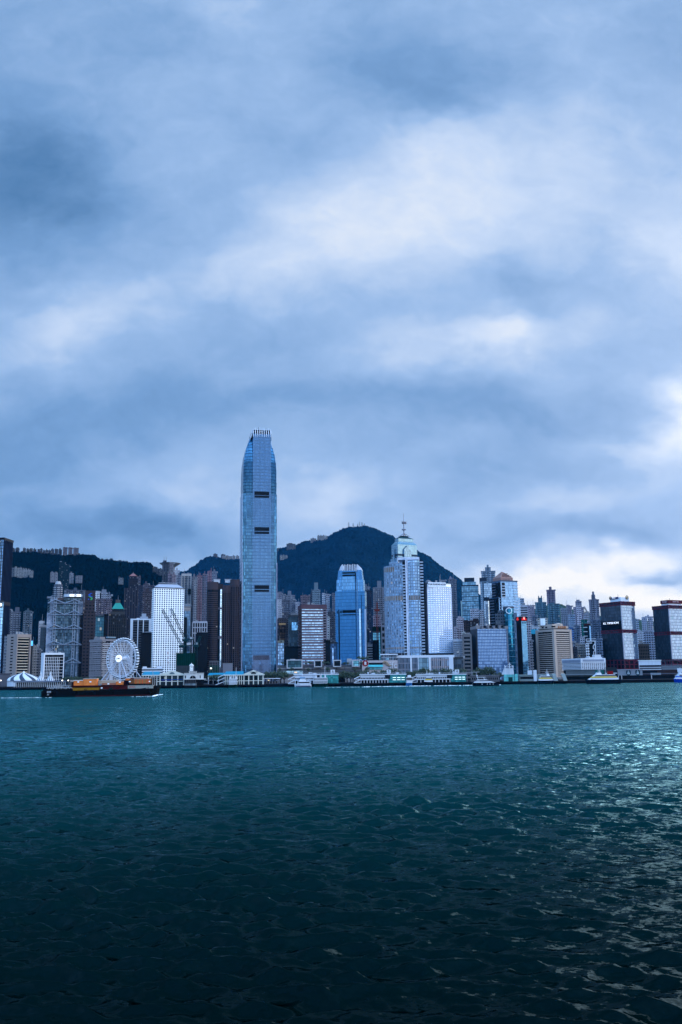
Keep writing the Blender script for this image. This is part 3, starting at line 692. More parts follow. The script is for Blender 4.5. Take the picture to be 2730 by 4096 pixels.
# ------------------------------------------------------------------ landmark towers, left to right
# leftmost dark tower
t = T('office_tower', 'tall dark finned glass tower cut by the left edge', 'office tower', -70, 52, 2157, 1150, xc=17, side='R', phi=24)
t.prism('curtain_wall', glass((.17, .26, .36), 2.0, 4.1, .8, .05, .25, .01, .2, (.05, .055, .065)), 0, t.H)
t.piers('fins', flat((.05, .052, .06), .4, .4), 12, 0, t.H + 1, .5, .6, 'F'); 
mb = MB(); n = 7
for i in range(n + 1):
    y = t.d * i / n; mb.box(t.w - .1, t.w + .5, y - .45, y + .45, 0, t.H)
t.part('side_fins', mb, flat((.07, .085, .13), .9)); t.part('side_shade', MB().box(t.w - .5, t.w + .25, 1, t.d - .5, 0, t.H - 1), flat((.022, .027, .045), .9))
t.part('parapet', MB().prism(t.rect(.9), t.H - .5, t.H + 2.2), flat((.04, .042, .05), .5)); t.part('mechanical_band', MB().box(-.4, t.w + 1.0, -.7, t.d, t.z(2418), t.z(2404)), flat((.05, .05, .06), .6))
t.part('roof_rail', MB().path([(0, 1, t.H + 6), (t.w * .8, 1, t.H + 6)], .2).tube((t.w * .3, 1, t.H), (t.w * .3, 1, t.H + 6), .2).tube((t.w * .75, 1, t.H), (t.w * .75, 1, t.H + 6), .2), flat(DGREY))
lg = t.part('roof_sign', MB().box(t.x(0), t.x(5), -1.4, -.8, t.z(2169), t.z(2164)), flat((.5, .5, .52))); 
# blue glass block with the sign
t = glassy('blue glass block with a black bank sign at the left edge', -70, 16, 2407, 1020, (.26, .46, .62), 2.2, 3.9, .75, cap=DGREY, frame=.14, fcol=(.08, .12, .16), depth=26, roof=())
sg = t.part('sign', MB().box(t.x(-8), t.x(11.5), -1.2, -.4, t.z(2429), t.z(2409)), flat((.006, .006, .008), .5))
cx, cz = (t.x(4.5), t.z(2418)); e = flat((.95, .96, 1), .5, emit=1.0); mb = MB()
a = (t.x(11) - t.x(0)) / 2 * .75; hh = (t.z(2410) - t.z(2428)) / 2 * .6
for x0, x1, z0, z1 in ((-a, a, hh * .5, hh * .75), (-a, a, -hh * .75, -hh * .5), (-a, -a + .8, -hh * .75, hh * .75), (a - .8, a, -hh * .75, hh * .75), (-.5, .5, -hh * 1.2, hh * 1.2)): mb.box(cx + x0, cx + x1, -1.5, -1.2, cz + z0, cz + z1)
mb.build('logo', e, sg)

# beige club building with deep bands
t = T('office_tower', 'beige concrete tower with deep shadowed balconies facing the water', 'office tower', 30, 127, 2536, 990, xc=71, side='L', phi=34)
w1 = flat((.40, .35, .33), .8, var=.1); ins = 1.6
t.part('side_wall', MB().box(0, t.w, 3.2, t.d, 0, t.H), w1)
x0, x1 = 1.0, t.w - 1.4
t.part('corner_pier', MB().box(0, x0, 0, 3.4, 0, t.H), w1); t.part('corner_pier', MB().box(x1, t.w, 0, 3.4, 0, t.H), w1)
zt = t.z(2549); t.part('crown', MB().box(x0, x1, 0, 3.3, zt, t.H), w1)
t.part('glazing', MB().box(x0, x1, 2.6, 3.3, 0, zt), glass((.012, .013, .016), 2.2, 3.2, .2, .1, .5, .01, .1, None, .0))
n = 17; bm = flat((.62, .56, .48), .8, var=.1)
for i in range(n):
    z = zt * (i + .55) / n; mb = MB(); q = 3.0
    mb.prism([(x0 + q, -.5), (x1 - q, -.5), (x1 - .2, 1.6), (x1 - .2, 2.7), (x0 + .2, 2.7), (x0 + .2, 1.6)], z, z + zt / n * .16); mb.box(x0, x1, .9, 2.7, z + zt / n * .17, z + zt / n * .30)
    t.part('balcony', mb, bm)
mb = MB()
for i in range(15): mb.box(-.15, .2, t.d * .36, t.d * .6, t.H * .95 - i * t.H / 17 - 1.2, t.H * .95 - i * t.H / 17)
t.part('side_windows', mb, flat((.012, .013, .016), .2)); t.plant(5, 6)
t.part('rear_wing', MB().box(2, 12, t.d - .5, t.d + 8, 0, t.H - 1), facade((.3, .3, .32), GD, 2.6, 3.2, .5, .5))
# blue screen
c = at(128, 2573, 1010); t = empty('led_screen', 'small glowing blue screen beside the beige banded tower', 'screen', (c.x, c.y, LAND))
hz = c.z - LAND; MB().box(-1.0, 1.0, -.2, .4, hz - 2.6, hz + 2.6).build('display', flat((.10, .45, .95), .4, emit=1.3, var=.5, scale=.6), t); MB().box(-1.3, 1.3, .4, 1.0, 0, hz + 2.9).build('support', flat(DGREY), t)

# trussed bank headquarters
t = T('bank_tower', 'grey bank headquarters hung from steel trusses and ladder masts', 'bank tower', 184, 331, 2388, 1120, depth=40)
st = flat((.34, .37, .42), .5, .3, var=.08); W_, Z = t.w, t.z
X = lambda px: t.x(px, 2560)
t.part('glazing', MB().box(X(212), X(318), 6, 40, 0, Z(2398)).box(X(250), X(318), 5, 30, Z(2398), Z(2384)), glass((.055, .095, .13), 1.7, 3.6, .6, .08, .6, .012, .16, (.012, .018, .024), .02))
t.part('service_tower', MB().box(X(184.5), X(207), 2, 24, 0, Z(2450)).box(X(196), X(207), 3, 20, Z(2450), Z(2388)), facade((.34, .37, .44), (.22, .25, .31), 2.2, 2.4, .88, .84, 0, .15, 0, .01, .5))
t.part('service_tower', MB().box(X(307), X(314), 2, 24, 0, Z(2397)).box(X(309), X(328), 4, 22, Z(2450), Z(2402)), facade((.34, .37, .44), (.22, .25, .31), 2.2, 2.4, .88, .84, 0, .15, 0, .01, .5))
mb = MB()                               # zig-zag fire stair at both sides
for xa, xb in ((X(315), X(325)), (X(187), X(195))):
    zlo, zhi = (0, Z(2455)) if xa > 20 else (Z(2450), Z(2394)); k = 0; z = zlo
    while z < zhi - 3: mb.tube((xa, 1, z), (xb, 1, z + 3.2), .28, 4); z += 3.4
    mb.tube((xb, 1, zlo), (xb, 1, zhi), .4, 4); mb.tube((xa, 1, zlo), (xa, 1, zhi), .25, 4)
t.part('fire_stair', mb, flat((.20, .27, .31), .5, .3))
for xa, xb, zt in ((209.5, 221.5, 2389), (288.5, 300, 2392)):          # ladder masts
    mb = MB(); z1 = Z(zt); a, b = X(xa), X(xb)
    for x in (a, b - 1.0): mb.box(x, x + 1.0, -1.2, .2, 0, z1); mb.box(x, x + 1.0, 4, 5.2, 0, z1)
    z = 3
    while z < z1: mb.box(a, b, -1.1, .1, z, z + .9); z += 3.9
    t.part('ladder_mast', mb, st)
c1, c2, mid = X(215.5), X(294.5), X(255)
for yt, yb in ((2398, 2413), (2443, 2459), (2500, 2515), (2565, 2580), (2637, 2653)):   # hanging trusses
    mb = MB(); a, b = Z(yt), Z(yb)
    for q, e in ((c1, X(186)), (c1, mid), (c2, mid), (c2, X(327))):
        mb.tube((q, -1.6, a), (e, -1.6, b), .75, 6); mb.tube((q, -1.6, b), (e, -1.6, b), .55, 6)
    mb.tube((mid, -1.2, b), (mid, -1.2, b - 26), .3, 5); t.part('truss', mb, st)
mb = MB()
for zz in (2388, 2391): mb.box(X(181), X(206), 2, 16, Z(zz), Z(zz) + .7)
mb.tube((X(188), 4, Z(2391)), (X(204), 4, Z(2380)), .3); t.part('maintenance_crane', mb, st)
mb = MB()                              # roof sign drum
za, zb = Z(2386.5), Z(2375.5)
def stad(x0, x1, y0, y1, n=6):
    r = (y1 - y0) / 2; cy = (y0 + y1) / 2
    return [(x1 - r + r * cos(-pi / 2 + pi * i / n), cy + r * sin(-pi / 2 + pi * i / n)) for i in range(n + 1)] + [(x0 + r + r * cos(pi / 2 + pi * i / n), cy + r * sin(pi / 2 + pi * i / n)) for i in range(n + 1)]
sg = t.part('sign_band', MB().prism(stad(X(249), X(330), -3, 12), za, zb), flat((.55, .57, .60), .5))
sp = MB().box(X(272), X(318), -3.5, -2.9, za + .3, zb - .3).build('sign_panel', flat((.95, .95, .97), .5, emit=.8), sg)
hx, hz, q = X(295), (za + zb) / 2, (zb - za) * .36
mb = MB(); mk = flat((.012, .012, .016), .5)
for sx in (-1, 1):
    a, b, cc = (hx + sx * q * 1.55, hz), (hx + sx * q * .75, hz + q), (hx + sx * q * .75, hz - q); pts = [(p[0], -3.7, p[1]) for p in (a, b, cc)]
    mb.face(pts); mb.face(pts[::-1])
for sz in (-1, 1):
    pts = [(hx, -3.7, hz), (hx - q * .75, -3.7, hz + sz * q), (hx + q * .75, -3.7, hz + sz * q)]; mb.face(pts); mb.face(pts[::-1])
mb.build('logo', mk, sp); t.part('roof_block', MB().box(X(226), X(251), 6, 26, Z(2415), Z(2389)).box(X(248), X(258), 7, 15, Z(2390), Z(2378)), flat((.20, .16, .16)))

# white civic block with the square window grid
t = T('office_block', 'white civic block framing a square grid of dark windows', 'office block', 166, 259, 2611, 935, xc=177, side='L', phi=14)
wh = flat((.66, .67, .70), .7, var=.08); Z = t.z
t.part('side_wall', MB().box(0, 1.2, .0, t.d, 0, t.H).box(t.w - .8, t.w, 0, t.d, 0, t.H).box(0, t.w, t.d - 1, t.d, 0, t.H), wh); zt = Z(2619)
t.part('crown', MB().box(1.2, t.w - .8, 0, t.d - 1, zt, t.H - .02), wh)
t.part('glazing', MB().box(1.2, t.w - .8, .7, t.d - 1, 0, zt), glass((.014, .018, .026), 2.3, 2.9, .25, .1, .7, .015, .05, None, .02))
g = MB(); zb = Z(2629); n = 9; xs = 1.2 + (t.w - 2) * .775
for i in range(n + 1): z = zb * i / n; g.box(1.2, t.w - .8, .02, .75, z - .16, z + .16)
for i in range(9): x = 1.2 + (xs - 1.2) * (i + .0) / 8; g.box(x - .15, x + .15, .05, .72, 0, zb)
t.part('window_grid', g, wh); t.plant(3, 4)
# brown bank tower with ribbon logo
t = T('bank_tower', 'brown stone bank tower with a blue and green ribbon logo', 'bank tower', 342, 383, 2365, 1130, depth=30)
Z = t.z; X = t.x; bw = (.115, .092, .095)
m = facade(bw, (.010, .011, .014), 4.1, 4.0, .62, .42, .0, .4, blind=0)
t.part('shaft', MB().box(0, t.w, 0, 30, Z(2445), t.H), flat(bw, .8, var=.12)); t.part('base_shaft', MB().box(-.9, t.w + .9, -.6, 32, 0, Z(2445)), m)
t.part('window_face', MB().box(.4, t.w - .4, -.25, .3, Z(2447), Z(2410)), m); t.part('side_slab', MB().box(-4.8, -1.0, 4, 30, 0, Z(2452)), flat((.05, .04, .04)))
t.parapet(flat(bw), h=.8, e=.2)
cx, cz = t.w * .52, Z(2386); s_ = (Z(2372) - Z(2400)) / 2; mb = MB(); mc = MB()
def ribbon(pts, wd, mbx, y):
    for (a, b), (c, d) in zip(pts, pts[1:]): 
        mbx.face([(a - wd, y, b), (c - wd, y, d), (c + wd, y, d), (a + wd, y, b)]); mbx.face([(a + wd, y, b), (c + wd, y, d), (c - wd, y, d), (a - wd, y, b)])
ribbon([(cx + s_ * .3, cz + s_), (cx - s_ * .35, cz + s_ * .55), (cx - s_ * .25, cz + s_ * .25), (cx + s_ * .45, cz - s_ * .1)], s_ * .27, mb, -.15)
ribbon([(cx - s_ * .5, cz + s_ * .1), (cx + s_ * .2, cz - s_ * .25), (cx + s_ * .45, cz - s_ * .5), (cx + s_ * .2, cz - s_)], s_ * .25, mc, -.22)
lg = mb.build('logo', flat((.02, .10, .55), .5, emit=.1), t.root); mc.build('logo_ribbon', flat((.08, .42, .16), .5, emit=.1), lg); MB().box(cx - s_ * .6, cx - s_ * .3, -.3, -.1, cz - s_ * .9, cz - s_ * .65).build('logo_dot', flat((.02, .10, .55), .5, emit=.1), lg)
# long hotel slab behind the wheel
t = T('hotel', 'long beige grey hotel slab behind the big wheel', 'hotel', 361, 531, 2559, 985, xc=409, side='L', phi=30)
Z, X = t.z, t.x; w1 = flat((.36, .33, .33), .8)
t.prism('wall', facade((.30, .28, .29), (.03, .034, .042), 3.4, 3.2, .7, .55, .03, .6), 0, t.H)
n = 22; fh = t.H / n
mb = MB()
for i in range(n): mb.box(-.5, .1, 1.5, t.d - 1, i * fh, i * fh + fh * .55)
t.part('side_spandrels', mb, flat((.38, .35, .36), .8)); mb = MB()
a, b, c, d = X(442), X(455), X(522), X(532)
for i in range(n): mb.box(b, c, -.7, .1, i * fh, i * fh + .8); mb.box(1, a, -.4, .1, i * fh, i * fh + .7)
t.part('balconies', mb, flat((.5, .5, .52), .8))
for p, q in ((a, b), (c, d)): t.part('end_pier', MB().box(p, q, -.9, 1, 0, t.H - 3), flat((.50, .51, .55), .8))
mb = MB()
for i in range(9): x = b + (c - b) * i / 9; mb.box(x - .12, x + .12, -.6, .05, 0, t.H - 4)
t.part('mullions', mb, flat((.5, .5, .52))); t.part('cornice', MB().box(-.7, t.w + .7, -1, t.d + .5, t.H - 1.2, t.H + .6), flat((.34, .32, .33)))
t.part('roof_pavilion', MB().box(2, X(436), t.d * .3, t.d * .8, t.H + .6, Z(2546)), w1); t.part('roof_pavilion', MB().box(X(436), X(482), 3, t.d * .6, t.H + .6, Z(2551)), flat((.06, .07, .085)))
t.part('roof_tank', MB().box(X(440), X(472), 4, 8, Z(2551), Z(2545)), flat((.30, .36, .40)))
for i, px in enumerate((424, 470, 505)): t.part('window_row', MB().box(X(px), X(px) + 5, -1.05, -.5, t.H - 2.6, t.H - 1.4), flat((.02, .02, .03)))
# white and black banded block
t = T('office_tower', 'black banded block between broad white piers behind the wheel', 'office tower', 523, 612, 2479, 1060, depth=26)
Z, X = t.z, t.x; n = 26; fh = t.H / n; wh = flat((.62, .64, .68), .7)
t.prism('glazing', glass((.012, .014, .018), 2.4, fh, .2, .1, .5, .01, .08, None, .01), 0, t.H - .4); t.rings('spandrels', flat((.16, .165, .18), .7), [i * fh for i in range(n)], fh * .38, .3)
for p, q in ((0, X(533.5)), (X(597), t.w)): t.part('end_pier', MB().box(p, q, -.8, 24, 0, t.H + .6), wh)
for px in (553.5, 575): t.part('fin', MB().box(X(px) - .5, X(px) + .5, -1.4, .4, 0, t.H), wh)
t.part('crown', MB().box(0, t.w, -.6, 24, t.H - .4, t.H + 1.2), wh); t.part('roof_tank', MB().box(X(547), X(560), 5, 10, t.H, Z(2471)), wh); t.part('roof_tank', MB().box(X(562), X(593), 5, 12, t.H, Z(2465)).box(X(568), X(586), 6, 11, Z(2465), Z(2453)), flat((.4, .42, .46)))
glassy('black glass block leaning against the porthole tower', 566, 613, 2537, 1010, (.012, .014, .018), 2, 3.8, .2, cap=BLACK, depth=16, roof=((.4, .95, 3),))

# porthole tower
t = T('porthole_tower', 'white tower covered in rows of round windows', 'office tower', 610, 738, 2352, 1005, xc=618.5, side='L', phi=12)
Z, X = t.z, t.x
def porthole_mat():
    m, n, b = principled('portholes')
    uv = n.new('ShaderNodeUVMap').outputs[0]; u, v, _ = n.xyz(uv); cw, fh = t.w / 13, (t.H - 2.5) / 43
    cu, cv = n.m('DIVIDE', u, cw), n.m('DIVIDE', v, fh)
    fu = n.m('MULTIPLY', n.m('SUBTRACT', n.m('FRACT', cu), .5), cw); fv = n.m('MULTIPLY', n.m('SUBTRACT', n.m('FRACT', cv), .5), fh)
    r = n.m('SQRT', n.m('ADD', n.m('MULTIPLY', fu, fu), n.m('MULTIPLY', fv, fv)))
    g = n.new('ShaderNodeNewGeometry'); side = n.m('LESS_THAN', n.m('ABSOLUTE', n.xyz(g.outputs['Normal'])[2]), .5)
    mk = n.m('MULTIPLY', n.m('LESS_THAN', r, fh * .30), side); rim = n.m('MULTIPLY', n.m('MULTIPLY', n.m('LESS_THAN', r, fh * .42), n.m('SUBTRACT', 1, mk)), side)
    wn = n.new('ShaderNodeTexWhiteNoise', noise_dimensions='3D'); n.put(wn.inputs[0], n.vec(n.m('FLOOR', cu), n.m('FLOOR', cv), 3)); k = n.m('MULTIPLY_ADD', wn.outputs['Value'], .9, .1)
    o = n.new('ShaderNodeTexCoord').outputs['Object']; f, _ = n.noise(n.mapping(o, scale=(1, 1, .15)), .3, 4, .6); q = n.m('MULTIPLY_ADD', f, .14, .80)
    joint = n.m('LESS_THAN', n.m('ABSOLUTE', n.m('SUBTRACT', n.m('FRACT', n.m('ADD', cv, .0)), .02)), .03)
    q = n.m('SUBTRACT', q, n.m('MULTIPLY', joint, .18))
    wc = n.mix(rim, n.v('MULTIPLY', n.vec(q, q, q), (1, 1.01, 1.03)), (.45, .46, .48))
    n.put(b.inputs['Base Color'], n.mix(mk, wc, n.v('MULTIPLY', (.055, .085, .12), n.vec(k, k, k)))); n.put(b.inputs['Roughness'], n.m('MULTIPLY_ADD', mk, -.6, .68)); n.put(b.inputs['Metallic'], n.m('MULTIPLY', mk, .3))
    return m
t.prism('wall', porthole_mat(), 0, t.H)
t.part('cornice', MB().box(-.3, t.w + .3, -.3, t.d + .3, t.H, t.H + .9), flat((.04, .045, .055)))
a, b = X(640, 2340) - X(618.5, 2340), t.w - (X(714, 2340) - X(618.5, 2340))
t.part('mansard_roof', MB().prism([(.5, .5), (t.w - .5, .5), (t.w - .5, t.d - .5), (.5, t.d - .5)], t.H + .9, Z(2332), [(a, 6), (t.w - b, 6), (t.w - b, t.d - 6), (a, t.d - 6)]), flat((.45, .47, .52), .6))
t.part('roof_rail', MB().path([(a, 6, Z(2332) + 1), (t.w - b, 6, Z(2332) + 1)], .25), flat(PALE))

# blue glass block behind the cranes, white grid block, black block
t = glassy('blue glass block with a beige band behind the cranes', 735, 763, 2421, 1075, (.10, .17, .25), 1.6, 3.6, .6, frame=.12, fcol=(.05, .06, .075), depth=24, roof=(), var=.4)
t.part('beige_band', MB().box(-.3, t.w + .3, -.4, 10, t.z(2444), t.z(2425)), facade((.40, .36, .34), (.16, .15, .16), 40, 3.4, .98, .35))
t.part('lower_block', MB().box(-1, t.w * .55, -4, 10, 0, t.z(2470)), glass((.02, .03, .04), 1.7, 3.6, .4, .1, .5, .01, .15))
t = T('office_block', 'dark block with a pale frame of tall window bays', 'office block', 772, 829, 2489, 1060, depth=24)
t.prism('glazing', glass((.016, .018, .026), 2, 3.8, .25, .1, .5, .01, .08, None, .01), 0, t.H - .5); fr = flat((.46, .47, .51), .7); mb = MB(); z0, z1 = t.z(2534), t.H
for i in range(7): x = t.w * i / 6; mb.box(x - .45, x + .45, -.7, .3, z0 if i > 1 else 0, z1)
for z in (z0, t.z(2512), z1 - .9): mb.box(-.4, t.w + .4, -.8, .3, z, z + .9)
t.part('window_frame', mb, fr); t.parapet(fr, h=1, e=.3); t.plant(4, 5)
glassy('black glass block in front of the pale framed bays', 788, 832, 2536, 1020, (.010, .012, .016), 2, 3.8, .2, cap=BLACK, depth=20, roof=((.1, .4, 2),))
# brown twin drums joined by a glass strip
t = T('office_tower', 'brown banded twin drum tower joined by a blue glass strip', 'office tower', 831, 959, 2328, 1080, depth=36)
Z, X = t.z, t.x; n = 52; fh = t.H / n; bw = flat((.135, .110, .118), .75, var=.1); gl = glass((.018, .02, .028), 1.9, fh, .25, .1, .6, .012, .08, None, .02)
def arcpoly(x0, x1, bulge, y1, n=8):
    return [(x0 + (x1 - x0) * i / n, -bulge * sin(pi * i / n)) for i in range(n + 1)] + [(x1, y1), (x0, y1)]
p1, p2 = arcpoly(0, X(873), 2.6, 34), arcpoly(X(893), X(925), 2.0, 34)
p3 = arcpoly(X(924), t.w, 3.2, 30)
for i, (p, zt) in enumerate(((p1, t.H), (p2, t.H - 4), (p3, Z(2318)))):
    t.part('glazing', MB().prism(p, 0, zt - 1), gl); mb = MB(); q = offs(p, .45)
    for j in range(int((zt - 9) / fh)): mb.prism(q, j * fh, j * fh + fh * (.46 if i == 0 else .3))
    mb.prism(q, zt - 9, zt); t.part('spandrels', mb, bw)
    if i:
        mb = MB()
        for j in range(0, 9, 2): x, y = p[j]; mb.box(x - .5, x + .5, y - 1.1, y + .6, 0, zt - 6)
        t.part('piers', mb, bw)
a, b = X(874.5), X(893); t.part('glass_strip', MB().prism(arcpoly(a, b, 1.5, 10), 0, Z(2357)), glass((.50, .66, .78), 40, fh, .85, .06, .15, .012, .14, (.03, .05, .07)))
t.part('strip_crown', MB().box(a, b, 1, 10, Z(2357), Z(2342)).box(X(872), X(895), 2, 20, 0, Z(2335)), flat((.10, .075, .07)))
for y0, y1 in ((2430, 2438), (2545, 2556)): t.part('strip_band', MB().prism(arcpoly(a - .2, b + .2, 1.8, 8), Z(y1), Z(y0)), flat((.22, .21, .24)))
for p, q in ((857, 881), (902, 926)): r = t.part('roof_block', MB().box(X(p), X(q), 6, 14, t.H - .2, Z(2317)), flat((.60, .61, .64))); MB().box(X(p) - .5, X(q) + .5, 5.5, 14.5, Z(2317), Z(2317) + .8).build('eave', flat((.5, .5, .53)), r)

# the tallest tower
t = T('skyscraper', 'tallest blue glass skyscraper with a crown of claw like fins', 'skyscraper', 959, 1109.5, 1733, 1085, xc=971, side='L', phi=5, yref=2300)
Z = t.z; w = t.w; t.d = d = w * .98; G1 = glass((.068, .17, .29), 1.5, 4.0, .85, .04, .22, .012, .20, (.13, .21, .31)); G2 = glass((.065, .175, .275), 1.5, 4.0, .85, .04, .5, .012, .10, (.08, .16, .25)); G3 = glass((.40, .45, .55), 1.5, 4.0, .6, .2, .1, .006, .2, (.42, .46, .54)); G4 = glass((.035, .11, .19), 1.5, 4.0, .85, .04, .25, .006, .2, (.05, .10, .17))
def notch(e, c):                        # square plan with stepped corners
    a, b = e, w - e; A, B = e, d - e
    return [(a + c, A), (b - c, A), (b - c, A + c * .45), (b - c * .45, A + c * .45), (b - c * .45, A + c), (b, A + c), (b, B - c), (b - c, B - c), (b - c, B), (a + c, B), (a + c, B - c), (a, B - c), (a, A + c), (a + c * .45, A + c), (a + c * .45, A + c * .45), (a + c, A + c * .45)]
ys = [1972, 1925, 1880, 1842, 1808, 1782, 1762, 1748, 1738]       # the shaft steps in faster and faster towards the crown
ins = [10.5 * ((1972 - y) / 234) ** 3.5 for y in ys]
t.part('shaft', MB().prism(notch(0, 3.6), 0, Z(1972)), G2)
for y0, y1, e0, e1 in zip(ys, ys[1:], ins, ins[1:]):
    e0 = max(e0, .5); t.part('shaft_tier', MB().prism(notch(e0, 3.4), Z(y0), Z(y1), notch(e0 + (e1 - e0) * .7, 3.4)), G4)
x0, x1 = w * .29, w * .805
t.part('centre_bay', MB().box(x0, x1, -.9, d + .9, 0, Z(1733)), G1); t.part('side_bay', MB().box(-.9, w + .9, d * .25, d * .75, 0, Z(1972)), G3)
t.part('left_edge_strip', MB().box(-.5, 2.2, 3.7, 8, 0, Z(1972)), G3)
mb = MB()
for i in range(19): x = x0 + (x1 - x0) * i / 18; mb.box(x - .2, x + .2, -1.4, -.85, 0, Z(1738))
t.part('mullions', mb, flat((.32, .42, .55), .35, .4)); mb = MB()
for i in range(9):
    for xa, xb in ((3.7, x0), (x1, w - 3.7)): x = xa + (xb - xa) * i / 8; mb.box(x - .1, x + .1, -.3, .06, 0, Z(1975))
t.part('side_mullions', mb, flat((.24, .32, .42), .35, .5)); mb = MB(); n = 76
for i in range(n): z = Z(1738) * i / n; mb.box(x0 - .1, x1 + .1, -1.15, -.86, z, z + .8); 
t.part('transoms', mb, flat((.16, .26, .36), .35, .5)); mb = MB()
for i in range(int(n * .78)):
    z = Z(1738) * i / n
    for xa, xb in ((3.6, x0), (x1, w - 3.6)): mb.box(xa, xb, -.22, .04, z, z + .9)
t.part('side_transoms', mb, flat((.15, .26, .36), .35, .5))  # horizontal transoms on both sides of the centre bay, in one mesh
bl = flat((.012, .012, .016), .6)
for a, b in ((1965, 1979), (1982, 1990), (2108, 2123), (2126, 2135), (2341, 2356), (2359, 2367)):
    lv = t.part('louvre_band', MB().box(t.x(1019, b), t.x(1076.5, b), -1.5, -.8, Z(b), Z(a)), bl); mb = MB(); A, B = t.x(1019, b), t.x(1076.5, b)
    for i in range(20): x = A + (B - A) * i / 19; mb.box(x - .1, x + .1, -1.8, -1.45, Z(b), Z(a))
    mb.build('blades', flat((.10, .11, .13)), lv)
t.part('louvre_band', MB().box(x0 + 1, x1 - 1, -1.45, -.8, Z(2641), Z(2622)), flat((.035, .026, .03))); mb = MB()
for i in range(17): x = x0 + (x1 - x0) * i / 16; mb.box(x - .15, x + .15, -1.8, -.9, 0, Z(2622))
for px in (968, 1108): x = t.x(px, 2640); mb.box(x - .35, x + .35, -.8, .6, 0, Z(2250))
t.part('base_piers', mb, flat((.46, .46, .55), .4, .3))
zt = Z(1733); core = t.part('crown_core', MB().box(x0 + .5, x1 - .5, 2, d - 2, zt - 2, Z(1716)).box(x0 - 1.8, x1 + 1.8, 8, d - 8, zt - 6, Z(1724)), flat((.03, .032, .045)))
fm = flat((.62, .66, .72), .4, .4)
for i in range(9):                      # claws along the front
    x = x0 + (x1 - x0) * i / 8; y0 = -1.1; mb = MB(); top = Z(1701 + abs(i - 4) * 2 if i in (1, 3, 5, 7) else 1710 + abs(i - 4) * 1.5)
    pr = [(y0, zt - 4), (y0 + .4, zt + 1), (y0 + 1.6, Z(1716)), (y0 + 3.4, top)]
    for (a, b), (c, e2) in zip(pr, pr[1:]): mb.tube((x, a, b), (x, c, e2), .42 if e2 < Z(1711) else .16, 5)
    mb.box(x - .35, x + .35, y0 + .8, y0 + 2.4, zt - 3, Z(1714)); t.part('crown_fin', mb, fm)
for s in (0, 1):
    for i in range(5):                  # claws down both shoulders
        y = 3 + (d - 6) * i / 4; xo = 9.0 if s == 0 else w - 9.0; k = 1 if s == 0 else -1; mb = MB()
        pr = [(xo - k * .6, Z(1747)), (xo + k * .3, Z(1736)), (xo + k * 1.4, Z(1724)), (xo + k * 2.6, Z(1714))]
        for (a, b), (c, e2) in zip(pr, pr[1:]): mb.prism([(min(a, a + k * 1.2), y - .3), (max(a, a + k * 1.2), y - .3), (max(a, a + k * 1.2), y + .3), (min(a, a + k * 1.2), y + .3)], b, e2, [(min(c, c + k * 1.2), y - .3), (max(c, c + k * 1.2), y - .3), (max(c, c + k * 1.2), y + .3), (min(c, c + k * 1.2), y + .3)])
        t.part('crown_fin', mb, fm)
mb = MB()
for i in range(4): mb.path([(x1 - 6 + i * 1.4, 2, zt), (x1 - 5 + i * 1.5, 6, Z(1703) - i * 2)], .12)
t.part('window_cradle', mb.tube((x0 + 7, 3, zt), (x0 + 7, 3, Z(1702)), .3), flat(GREY))

# between the tallest tower and the brown banded tower
for d_ in [
    ('mauve grey flats high beside the tallest tower', 1109, 1130, 2375, 1640, (.26, .26, .30), 2, ((.1, .9, 4),)), ('short pale flats right of the mauve grey ones', 1130, 1142, 2380, 1645, (.28, .29, .33), 2, ()),
    ('grey flats with a tall pale lift house below the mountain', 1142, 1182, 2383, 1650, (.27, .28, .32), 4, ((.25, .6, 9),)), ('white flats touching the edge of the tallest tower', 1109, 1127, 2401, 1480, (.46, .46, .49), 2, ()),
    ('dark window pocked slab between two pale flats', 1128, 1164, 2402, 1485, (.19, .20, .24), 4, ((.1, .4, 2),)), ('narrow grey slab with a rounded edge by the dark pocked slab', 1166, 1185, 2403, 1490, (.21, .22, .26), 2, ((.2, .7, 3),)),
    ('white topped low flats left of the brown banded tower', 1182, 1200, 2411, 1470, (.38, .38, .42), 2, ()), ('broad reddish flats peeping above the brown banded tower', 1202, 1244, 2385, 1600, (.26, .21, .23), 4, ((.4, .6, 3),)),
    ('pale green tinted tower with a box roof above the brown banded tower', 1249, 1284, 2362, 1560, (.25, .30, .34), 4, ((.25, .7, 14),)), ('dim sliver of flats beside the green tinted tower', 1243, 1251, 2373, 1570, (.14, .15, .18), 1, ()),
    ('front white flats with black gaps beside the tallest tower', 1112, 1130, 2432, 1380, (.44, .44, .48), 3, ((.3, .8, 2),)), ('dim block of flats filling the gap beneath the pocked slab', 1128, 1156, 2452, 1340, (.16, .16, .19), 3, ())]:
    resi(d_[0], d_[1], d_[2], d_[3], d_[4], d_[5], nb=d_[6], roof=d_[7], lit=.04, depth=20)
t = resi('block with a tall amber lit recess beside the tallest tower', 1109, 1153, 2479, 1180, (.15, .14, .16), nb=1, lit=.0, depth=24, group=None, name='office_block', cat='office block', roof=((.1, .5, 3),), bays=False)
t.part('lit_recess', MB().box(t.x(1119), t.x(1142), -.8, 1, t.z(2566), t.z(2500)), glass((.09, .05, .03), 3, 3.4, .1, .3, .9, .01, .3, (.03, .02, .016), .30)); t.part('recess_lintel', MB().box(t.x(1117), t.x(1144), -1.6, 1, t.z(2500), t.z(2493)), flat((.42, .26, .12), .6, emit=.12))
t = glassy('low block with silver blue windows under a small sign', 1112, 1137, 2569, 1090, (.34, .44, .54), 1.8, 3.2, .6, frame=.2, fcol=(.10, .11, .13), cap=BEIGE, depth=16, roof=(), var=.5)
